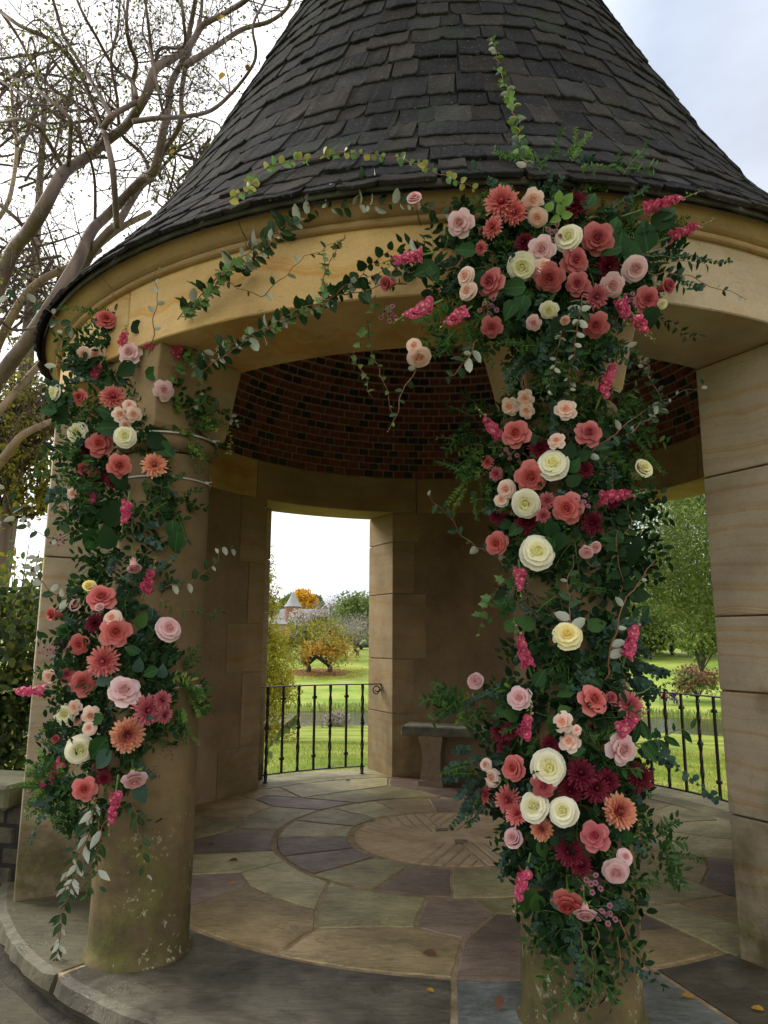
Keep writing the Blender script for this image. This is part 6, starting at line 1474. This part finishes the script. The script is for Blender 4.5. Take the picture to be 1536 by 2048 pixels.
for x, y, s_, a in ((1100, 412, 26, 60), (1120, 418, 26, 110), (1136, 398, 32, 60), (1118, 392, 26, 80), (1135, 430, 26, 20), (1110, 440, 24, 200)): f.big('T', x, y, s_, a, 'light', 'broad', .05)
f.done()
f = Fill('garland_greenery', 'leafy greenery of the upper garland on the right column', spot('R', 1120, 950))
for a in ((1120, 770, 100, 60, 50), (1110, 850, 125, 60, 90), (1110, 930, 155, 60, 110), (1110, 1010, 145, 55, 100), (1120, 1080, 120, 50, 80)): f.blob('R', *a)
f.blob('R', 1225, 900, 70, 80, 50, ('myrtd', 'mid', 'myrtd'), .15); f.blob('R', 975, 870, 70, 80, 28, ('myrtd', 'ruscus', 'mid'), .15); f.blob('R', 960, 950, 60, 40, 22, ('myrtle', 'myrtd'), .13); f.blob('R', 1245, 1080, 60, 90, 40, ('dk', 'ruscus'), .12); f.blob('R', 1210, 800, 70, 60, 30, ('myrtd', 'mid')); f.blob('R', 1140, 1170, 105, 75, 65, ('ruscus', 'dk', 'mid', 'myrtd'), .14)
for x, y, s_, a in ((1140, 900, 42, 80), (1090, 1050, 40, 260), (1105, 1065, 46, 280), (1118, 1085, 44, 250), (1095, 1095, 44, 265), (1150, 960, 40, 40), (1150, 930, 36, 60), (1225, 1075, 46, 180), (1275, 1090, 36, 250), (1265, 1110, 48, 255), (1280, 1190, 48, 5), (1262, 1170, 36, 20), (1285, 1225, 42, 50), (1030, 890, 40, 110), (1170, 910, 36, 30), (1030, 1060, 36, 220), (1010, 1050, 30, 190), (1248, 1040, 34, 0), (1005, 1190, 40, 200), (1010, 1210, 46, 160)): f.big('R', x, y, s_, a, random.choice(['salal', 'dark', 'dark']))
f.done()
f = Fill('garland_greenery', 'leafy greenery of the long lower garland on the right column', spot('R', 1130, 1500))
for a in ((1140, 1290, 110, 60, 80), (1130, 1370, 135, 60, 100), (1120, 1450, 155, 60, 110), (1130, 1540, 160, 70, 120), (1130, 1620, 150, 60, 100), (1140, 1700, 125, 55, 80), (1160, 1770, 105, 50, 70), (1160, 1840, 85, 45, 45)): f.blob('R', *a)
f.blob('R', 1230, 1330, 60, 90, 46, ('euc',), .13); f.blob('R', 1300, 1700, 50, 80, 22, ('myrtd', 'mid')); f.blob('R', 950, 1400, 80, 28, 26, ('mid', 'light' if 0 else 'myrtle'), .11); f.blob('R', 960, 1540, 50, 80, 20, ('euc', 'myrtd'), .13); f.blob('R', 1180, 1900, 60, 60, 34, ('mid', 'euc', 'ruscus'), .15); f.blob('R', 1170, 1970, 30, 40, 10, ('mid',), .12)
for x, y, s_, a in ((1080, 1355, 40, 60), (1020, 1430, 38, 160), (1000, 1425, 36, 200), (1130, 1420, 30, 20), (1155, 1500, 38, 10), (1105, 1450, 38, 255), (1140, 1640, 34, 200), (1072, 1690, 44, 250), (1085, 1700, 38, 300), (1110, 1680, 26, 30), (1220, 1660, 40, 250), (1060, 1800, 44, 260), (1075, 1810, 46, 285), (1048, 1810, 44, 262), (1255, 1680, 34, 260), (1262, 1640, 40, 270), (1130, 1385, 36, 200), (1195, 1250, 44, 20), (1050, 1245, 46, 150), (1025, 1250, 38, 30)): f.big('R', x, y, s_, a, random.choice(['salal', 'mid', 'dark']))
f.done()
# ---- individual vines and sprays
vine('leafy_vine', 'F', [(560, 470), (600, 420, .06), (640, 390, .05), (700, 380, .04), (740, 362, .04), (775, 360, .04), (800, 385, .06)], 'top strand with large white leaves just under the slates', 'vine', s=.08, step=.032, rnd=.9)
vine('ivy_vine', 'F', [(690, 470), (672, 510, .05), (655, 545, .06), (640, 580, .05)], 'short ivy strand hanging over the frieze between the arch vines', 'vine', 'ivy', 'ivy', s=.048, step=.03, rnd=.9)
vine('leafy_vine', 'F', [(430, 540), (470, 575, .05), (520, 590, .06), (565, 560, .06), (600, 520, .05), (690, 480, .05)], 'thin looping tendril between upper and lower arch vines', 'vine', 'oval', 'elae', s=.05, step=.06, rnd=.9)
vine('leafy_vine', 'F', [(300, 690), (310, 640, .04), (318, 590, .04), (312, 555, .04), (322, 540, .04)], 'single upright tendril with four leaves against the left frieze', 'vine', 'oval', 'elae', s=.055, step=.07, mt2='light')
vine('leafy_vine', 'F', [(640, 600), (700, 590, .08), (760, 570, .1), (800, 530, .1), (850, 480, .1)], 'silver-leaved strand meeting the magenta stock on the frieze', 'vine', s=.07, step=.028, rnd=.9)
EL = 'silver-backed vines'; n_ = None
vine('leafy_vine', 'F', [(385, 735), (450, 700, .03), (540, 655, .05), (620, 615, .04), (690, 590, .05), (760, 555, .06), (850, 520, .08)], 'silver-backed vine rising along the underside edge of the arch', 'vine', s=.072, step=.022, rnd=.9)
vine('leafy_vine', 'F', [(400, 745), (480, 690, .06), (560, 640, .08), (640, 600, .06), (700, 575, .06), (780, 535, .08), (850, 505, .1)], 'second vine twined with the lower arch vine, smaller dark leaves', 'vine', 'oval', 'dark', s=.06, step=.030, rnd=.9)
vine('leafy_vine', 'F', [(355, 640), (400, 590, .03), (440, 550, .06), (490, 510, .08), (530, 480, .08), (580, 450, .06), (630, 425, .05), (700, 412, .05), (780, 408, .06), (860, 415, .08), (930, 440, .1)], 'thick upper vine along the frieze with white leaf backs', 'vine', s=.076, step=.022, rnd=.9)
vine('leafy_vine', 'F', [(480, 545), (500, 520, .08), (525, 500, .1), (560, 470, .1), (600, 440, .09)], 'dense leafy knot of the upper vine where it crosses the frieze', 'vine', s=.058, step=.012, rnd=.9)
vine('ivy_vine', 'F', [(370, 640), (410, 590, .05), (440, 560, .07), (470, 530, .09), (500, 525, .1)], 'bright green ivy wound round the left end of the upper arch vine', 'vine', 'ivy', 'ivy', s=.05, step=.013, rnd=.8)
vine('ivy_vine', 'F', [(430, 700), (520, 665, .06), (590, 635, .06), (640, 600, .07), (652, 560, .07), (650, 500, .05)], 'ivy climbing between the two arch vines', 'vine', 'ivy', 'ivy', s=.045, step=.026, rnd=.8)
vine('leafy_vine', 'F', [(650, 600, .1), (690, 570, .12), (720, 550, .12), (750, 515, .12), (790, 500, .12)], 'dark round-leaved sprig left of the hanging coral rose', 'vine', 'round', 'dark', s=.058, step=.024)
vine('roof_vine', 'roof', [(440, 405), (487, 385), (520, 347), (570, 326), (640, 308), (700, 305), (768, 311), (830, 326), (890, 350), (950, 380)], 'thin pale-leaved vine lying across the slate roof left of centre', 'vine', 'round', 'ivy', s=.04, step=.05, opp=True, mt2='oliv')
vine('roof_vine', 'roof', [(1052, 335), (1040, 280), (1031, 235), (1018, 190), (1005, 150), (990, 105), (978, 75)], 'single vine climbing straight up the dark slates at the top', 'vine', 'oval', 'elae', s=.05, step=.042, opp=True, mt2='light')
vine('trailing_vine', 'F', [(1240, 530, .15), (1290, 547, .12), (1350, 548, .1), (1400, 562, .06), (1440, 582, .05), (1492, 600, .04)], 'bare reddish vine trailing right across the frieze with few leaves', 'vine', 'oval', 'elae', s=.042, step=.055)
vine('eucalyptus_stem', 'F', [(1265, 512, .14), (1320, 512, .12), (1370, 516, .1), (1420, 519, .08), (1462, 527, .06)], 'spiky eucalyptus stem pointing right from the arch cluster', 'eucalyptus', 'round', 'euc', s=.022, step=.016, opp=True, stem=M_STEMG)
vine('eucalyptus_stem', 'T', [(1210, 420), (1250, 402), (1290, 382), (1318, 372)], 'eucalyptus stem rising right above the magenta stock of the arch', 'eucalyptus', 'oval', 'euc', s=.026, step=.014, opp=True, stem=M_STEMG)
vine('eucalyptus_stem', 'T', [(1005, 395), (985, 365), (965, 345), (950, 325)], 'eucalyptus tip poking up left of the tallest coral chrysanthemum', 'eucalyptus', 'round', 'euc', s=.026, step=.012, opp=True, stem=M_STEMG)
vine('ivy_vine', 'F', [(752, 590, .04), (738, 640, .0), (723, 680, -.1), (712, 715, -.15), (728, 755, -.15), (745, 795, -.15)], 'thin ivy strand dangling into the opening at the centre', 'vine', 'ivy', 'ivy', s=.042, step=.034, rnd=.8)
vine('ivy_vine', 'U', [(736, 640), (742, 690), (760, 740, .05), (775, 790, .05), (785, 830, .05)], 'second ivy strand dangling just right of the first', 'vine', 'ivy', 'ivy', s=.038, step=.05, rnd=.8)
vine('dangling_branch', 'T', [(838, 720), (828, 750, -.02), (806, 785, -.02), (795, 820, -.02), (785, 848, -.02), (775, 862, -.02)], 'reddish branch dangling under the pale rose in the opening', 'vine', 'oval', 'elae', s=.045, step=.042, mt2='light')
vine('dangling_branch', 'T', [(955, 680), (935, 715), (910, 745), (890, 760)], 'dark leafy branch tip hanging left of the right impost block', 'vine', 'oval', 'elae', s=.062, step=.03)
vine('leafy_vine', 'L', [(330, 720), (390, 700, .05), (450, 685, .05), (520, 665, .05), (600, 690, .05), (650, 710, .05)], 'thin vine leaving the left garland and drooping along the soffit', 'vine', 'oval', 'elae', s=.04, step=.05, mt2='light')
vine('ivy_vine', 'L', [(340, 770), (365, 735, .05), (390, 700, .06), (400, 650, .06), (395, 600, .06)], 'ivy sprays at the upper right of the left garland', 'vine', 'ivy', 'ivy', s=.05, step=.022, rnd=.9)
vine('ivy_vine', 'L', [(330, 690), (352, 660, .06), (372, 690, .08), (400, 760, .08), (395, 800, .06)], 'drooping ivy at the right flank of the left garland', 'vine', 'ivy', 'ivy', s=.045, step=.03, rnd=.9)
vine('leafy_vine', 'L', [(360, 825), (400, 808, .05), (430, 815, .05), (460, 835, .05), (478, 848, .05)], 'leafy spray reaching right across the left impost block', 'vine', 'oval', 'elae', s=.05, step=.02, mt2='mid')
vine('leafy_vine', 'L', [(420, 820, .05), (452, 850, .05), (462, 880, .05), (455, 910, .05)], 'fine sprig hanging down beside the left neck ring', 'vine', 'lance', 'light', s=.028, step=.012)
vine('leafy_vine', 'L', [(190, 715), (150, 680, .05), (120, 650, .05), (92, 620, .06), (60, 605, .1), (10, 590, .15)], 'silver leaved branch reaching far left from the left garland', 'vine', 'oval', 'elae', s=.075, step=.045)
vine('leafy_vine', 'L', [(205, 760), (165, 745, .05), (130, 730, .06), (105, 735, .06)], 'silver leaves over the left pier top', 'vine', 'oval', 'elae', s=.07, step=.028)
vine('leafy_vine', 'L', [(150, 1060), (110, 1075, .05), (75, 1060, .08), (45, 1045, .1), (20, 1010, .1), (5, 960, .12)], 'long branch with grey leaves reaching past the pier into the hedge', 'vine', 'oval', 'elae', s=.075, step=.04)
vine('leafy_vine', 'L', [(150, 1210), (110, 1190, .05), (80, 1160, .07), (65, 1130, .08), (70, 1110, .08)], 'curling silver leaves over the left pier edge', 'vine', 'oval', 'elae', s=.065, step=.03)
vine('leafy_vine', 'L', [(330, 1175), (370, 1170, .03), (400, 1150, .05), (430, 1125, .05), (448, 1095, .05), (475, 1100, .05)], 'dark branch arching right over the left column edge', 'vine', 'oval', 'elae', s=.055, step=.042)
vine('leafy_vine', 'L', [(320, 1200), (370, 1218, .03), (410, 1228, .05), (445, 1222, .05)], 'small-leaved sprig pointing right into the dark opening', 'vine', 'lance', 'mid', s=.04, step=.016)
vine('eucalyptus_stem', 'L', [(305, 1150), (335, 1120), (360, 1100), (385, 1085)], 'eucalyptus tip above the tall magenta stock', 'eucalyptus', 'round', 'euc', s=.024, step=.013, opp=True, stem=M_STEMG)
vine('leafy_vine', 'L', [(340, 1350), (375, 1360, .03), (400, 1390, .04), (412, 1415, .04)], 'green spray curving down over the right side of the left column', 'vine', 'lance', 'light', s=.04, step=.012)
vine('hanging_vine', 'L', [(192, 1600), (170, 1680), (150, 1740), (130, 1800), (118, 1870), (108, 1930), (96, 1990), (100, 2010)], 'long reddish stem with silver leaves hanging to the floor', 'vine', 'lance', 'elae', s=.075, step=.026, extra=.05, down=.5)
vine('hanging_vine', 'L', [(175, 1620), (150, 1690), (135, 1760), (120, 1840), (112, 1900), (100, 1970)], 'second hanging stem beside the longest one', 'vine', 'lance', 'elae', s=.07, step=.03, extra=.02, down=.5)
vine('hanging_vine', 'L', [(260, 1600), (272, 1640), (283, 1690), (290, 1740), (295, 1765)], 'short silver-leaved stem hanging over the left column base', 'vine', 'lance', 'elae', s=.07, step=.035, down=.5)
vine('hanging_vine', 'L', [(200, 1620), (195, 1690), (180, 1750), (172, 1800)], 'leafy green strand hanging at the garland foot', 'vine', 'lance', 'mid', s=.05, step=.02, down=.4)
vine('hanging_vine', 'L', [(215, 1640), (200, 1680), (195, 1730), (200, 1775)], 'strand ending in two big white-backed leaves', 'vine', 'lance', 'elae', s=.085, step=.05, down=.6)
vine('eucalyptus_stem', 'L', [(100, 1600), (85, 1630), (70, 1665), (58, 1690)], 'thin eucalyptus tip hanging on the pier face', 'eucalyptus', 'round', 'euc', s=.022, step=.018, opp=True, stem=M_STEMG)
vine('leafy_vine', 'R', [(1010, 1130), (975, 1110, .05), (935, 1080, .06), (905, 1045, .06), (880, 1015, .07), (856, 990, .07)], 'reddish branch reaching up left from the right column', 'vine', 'oval', 'elae', s=.06, step=.042)
vine('leafy_vine', 'R', [(1150, 930), (1200, 890, .04), (1250, 850, .06), (1300, 815, .07), (1350, 790, .08), (1410, 765, .1)], 'long leafy branch slanting up right toward the big pier', 'vine', 'oval', 'elae', s=.06, step=.035, mt2='dark')
vine('leafy_vine', 'R', [(1240, 880), (1280, 850, .05), (1320, 820, .06), (1310, 780, .06), (1290, 740, .06), (1275, 715, .06)], 'thin branch with pale round leaves hanging before the dark vault', 'vine', 'oval', 'elae', s=.045, step=.03, opp=True)
vine('eucalyptus_stem', 'R', [(1150, 910), (1190, 895), (1235, 885), (1265, 870)], 'eucalyptus stem behind the upper right coral rose', 'eucalyptus', 'round', 'euc', s=.024, step=.012, opp=True, stem=M_STEMG)
vine('eucalyptus_stem', 'R', [(1250, 860), (1290, 835, .05), (1330, 805, .06)], 'blue-grey eucalyptus tip near the big right pier', 'eucalyptus', 'round', 'euc', s=.026, step=.012, opp=True, stem=M_STEMG)
vine('leafy_vine', 'R', [(1040, 900), (990, 895), (940, 885, .03), (900, 878, .05), (872, 872, .06)], 'narrow-leaved sprig pointing left into the dark vault', 'vine', 'lance', 'mid', s=.05, step=.022)
vine('leafy_vine', 'R', [(1030, 940), (990, 945), (955, 950, .02), (925, 955, .04)], 'light sprig pointing left under the narrow-leaved one', 'vine', 'lance', 'light', s=.03, step=.012)
vine('leafy_vine', 'R', [(1030, 830), (1000, 830), (965, 825, .03), (940, 815, .04)], 'fine myrtle sprig left of the three top spray roses', 'vine', 'lance', 'mid', s=.03, step=.012)
vine('leafy_vine', 'R', [(1130, 640, .2), (1118, 690, .2), (1105, 740, .15), (1098, 790, .1)], 'curly silver-leaved stem hanging under the arch cluster, left one', 'vine', 'oval', 'elae', s=.048, step=.018, rnd=.9, opp=True)
vine('leafy_vine', 'R', [(1165, 590, .24), (1160, 640, .22), (1150, 700, .2), (1142, 750, .15), (1137, 790, .1)], 'curly silver-leaved stem hanging under the arch cluster, right one', 'vine', 'oval', 'elae', s=.048, step=.018, rnd=.9, opp=True)
vine('leafy_vine', 'T', [(1240, 690), (1265, 700, -.05), (1290, 730, -.1), (1300, 760, -.1)], 'vine end curling over the right bay of the arch', 'vine', 'oval', 'elae', s=.04, step=.03)
vine('leafy_vine', 'T', [(1290, 640), (1320, 640), (1345, 650), (1375, 670), (1400, 665)], 'dark willowy sprig right under the arch cluster', 'vine', 'lance', 'dark', s=.045, step=.016, down=.4)
vine('leafy_vine', 'R', [(1000, 720, .1), (1020, 750, .1), (1032, 790, .05)], 'sprig arching left over the right impost block', 'vine', 'oval', 'mid', s=.04, step=.02, opp=True)
vine('leafy_vine', 'R', [(1210, 1360), (1225, 1290, .05), (1245, 1220, .08), (1280, 1160, .1), (1310, 1120, .12)], 'long bare reddish branch rising across the right opening', 'vine', 'oval', 'elae', s=.06, step=.05, r=.004, start=.2, mt2='dark')
vine('leafy_vine', 'R', [(1145, 1270, .05), (1142, 1210, .06), (1140, 1150, .06), (1148, 1110, .06)], 'upright reddish stem with pointed leaves on the bare stretch of column', 'vine', 'oval', 'elae', s=.07, step=.032, mt2='dark')
vine('leafy_vine', 'R', [(1230, 1100), (1252, 1060, .04), (1262, 1010, .05), (1290, 980, .06), (1320, 985, .06)], 'dark leafy branch between column and right opening', 'vine', 'oval', 'dark', s=.06, step=.018)
vine('leafy_vine', 'R', [(1230, 1240), (1242, 1180, .03), (1240, 1120, .05), (1236, 1060, .05)], 'dark round-leaved branch hanging before the right window jamb', 'vine', 'round', 'dark', s=.062, step=.022)
vine('ivy_vine', 'R', [(1060, 1170), (1010, 1170, .03), (975, 1200, .05), (960, 1240, .05), (955, 1275, .05)], 'pale ivy tendril hanging left of the bare column stretch', 'vine', 'ivy', 'ivy', s=.05, step=.04, rnd=.8)
vine('ivy_vine', 'R', [(1055, 1130), (1035, 1170, .03), (1015, 1210, .05), (985, 1240, .05)], 'ivy beside the column above the yellow rose', 'vine', 'ivy', 'mid', s=.055, step=.03)
vine('eucalyptus_stem', 'R', [(1050, 1130), (1040, 1160, .03), (1018, 1190, .04), (1000, 1215, .05)], 'eucalyptus sprig hanging left below the big ivory rose', 'eucalyptus', 'round', 'euc', s=.02, step=.014, opp=True, stem=M_STEMG)
vine('eucalyptus_stem', 'R', [(1190, 1290), (1220, 1262), (1260, 1243, .04), (1300, 1240, .05)], 'arching eucalyptus stem right of the yellow rose', 'eucalyptus', 'round', 'euc', s=.036, step=.014, opp=True, stem=M_STEMG)
vine('eucalyptus_stem', 'R', [(1020, 1500), (985, 1515), (940, 1525, .03), (893, 1548, .05)], 'higher of two eucalyptus stems pointing left over the bench', 'eucalyptus', 'round', 'euc', s=.030, step=.017, opp=True, stem=M_STEMG)
vine('eucalyptus_stem', 'R', [(1010, 1525), (975, 1545), (945, 1565, .03), (920, 1590, .05)], 'lower of two eucalyptus stems pointing left over the bench', 'eucalyptus', 'round', 'euc', s=.030, step=.017, opp=True, stem=M_STEMG)
vine('eucalyptus_stem', 'R', [(1010, 1590), (985, 1605), (960, 1625, .03), (940, 1650, .05)], 'eucalyptus tip over the back of the millstone', 'eucalyptus', 'round', 'euc', s=.028, step=.016, opp=True, stem=M_STEMG)
vine('eucalyptus_stem', 'R', [(1040, 1650), (1020, 1690), (1005, 1725, .03), (1000, 1760, .03)], 'eucalyptus tip hanging beside the lilac-pink rose', 'eucalyptus', 'round', 'euc', s=.026, step=.016, opp=True, stem=M_STEMG)
vine('myrtle_spray', 'R', [(1020, 1375), (985, 1390), (945, 1395, .03), (905, 1400, .05), (875, 1390, .06)], 'bright leafy spray pointing left over the bench', 'greenery sprig', 'lance', 'light', s=.036, step=.009, rnd=.9)
vine('eucalyptus_stem', 'R', [(1000, 1375), (950, 1400), (915, 1420, .04), (880, 1440, .05)], 'eucalyptus tip drooping under the bright leafy spray', 'eucalyptus', 'round', 'euc', s=.026, step=.013, opp=True, stem=M_STEMG)
vine('ruscus_branch', 'R', [(1250, 1490), (1290, 1482, .04), (1330, 1470, .06), (1360, 1462, .07), (1385, 1455, .08)], 'glossy ruscus branch pointing right across the railing', 'greenery sprig', 'lance', 'salal', s=.085, step=.024, stem=M_STEMG, opp=False, rnd=.3)
vine('eucalyptus_stem', 'R', [(1270, 1490), (1310, 1505, .04), (1350, 1530, .06), (1390, 1560, .08), (1435, 1600, .1)], 'long eucalyptus stem drooping right to the foot of the pier', 'eucalyptus', 'round', 'euc', s=.040, step=.022, opp=True, stem=M_STEMG)
vine('eucalyptus_stem', 'R', [(1255, 1390), (1290, 1378, .04), (1330, 1372, .05), (1365, 1372, .06)], 'spiky thin stem lying along the top of the right railing', 'eucalyptus', 'lance', 'dark', s=.028, step=.02, opp=True, stem=M_STEMG)
vine('leafy_vine', 'R', [(1270, 1640), (1285, 1680, .03), (1300, 1720, .04), (1325, 1755, .05), (1340, 1760, .05)], 'loose sprig at the right of the lower garland over the floor', 'vine', 'lance', 'mid', s=.034, step=.014)
vine('leafy_vine', 'R', [(1240, 1840), (1262, 1880, .02), (1280, 1930, .03), (1310, 1960, .04), (1328, 1975, .04)], 'dark leafy strand hanging right of the right column base', 'vine', 'lance', 'dark', s=.055, step=.022, down=.2)
vine('leafy_vine', 'R', [(1160, 1860), (1170, 1910), (1178, 1960), (1180, 2010), (1178, 2030)], 'green strand hanging lowest down the right column', 'vine', 'lance', 'mid', s=.045, step=.018, down=.4)
vine('leafy_vine', 'R', [(1190, 1850), (1188, 1900), (1190, 1950), (1175, 1985)], 'second strand low on the right column', 'vine', 'lance', 'mid', s=.045, step=.02, down=.4)
vine('eucalyptus_stem', 'R', [(1150, 1840), (1150, 1880), (1148, 1915)], 'eucalyptus stem hanging beneath the upside-down rose', 'eucalyptus', 'oval', 'euc', s=.04, step=.016, opp=True, stem=M_STEMG)
vine('leafy_vine', 'R', [(1230, 1870), (1245, 1900), (1240, 1950, .02)], 'willow-like strand at the right side of the column foot', 'vine', 'lance', 'dark', s=.05, step=.02, down=.3)
vine('eucalyptus_stem', 'R', [(1110, 800), (1112, 840), (1110, 870)], 'eucalyptus stem between the top peach roses of the right column', 'eucalyptus', 'round', 'euc', s=.03, step=.011, opp=True, stem=M_STEMG)
vine('eucalyptus_stem', 'R', [(1105, 640, .2), (1095, 690, .18), (1080, 740, .12)], 'eucalyptus hanging under the arch cluster', 'eucalyptus', 'round', 'euc', s=.03, step=.014, opp=True, stem=M_STEMG)

#@@PART6
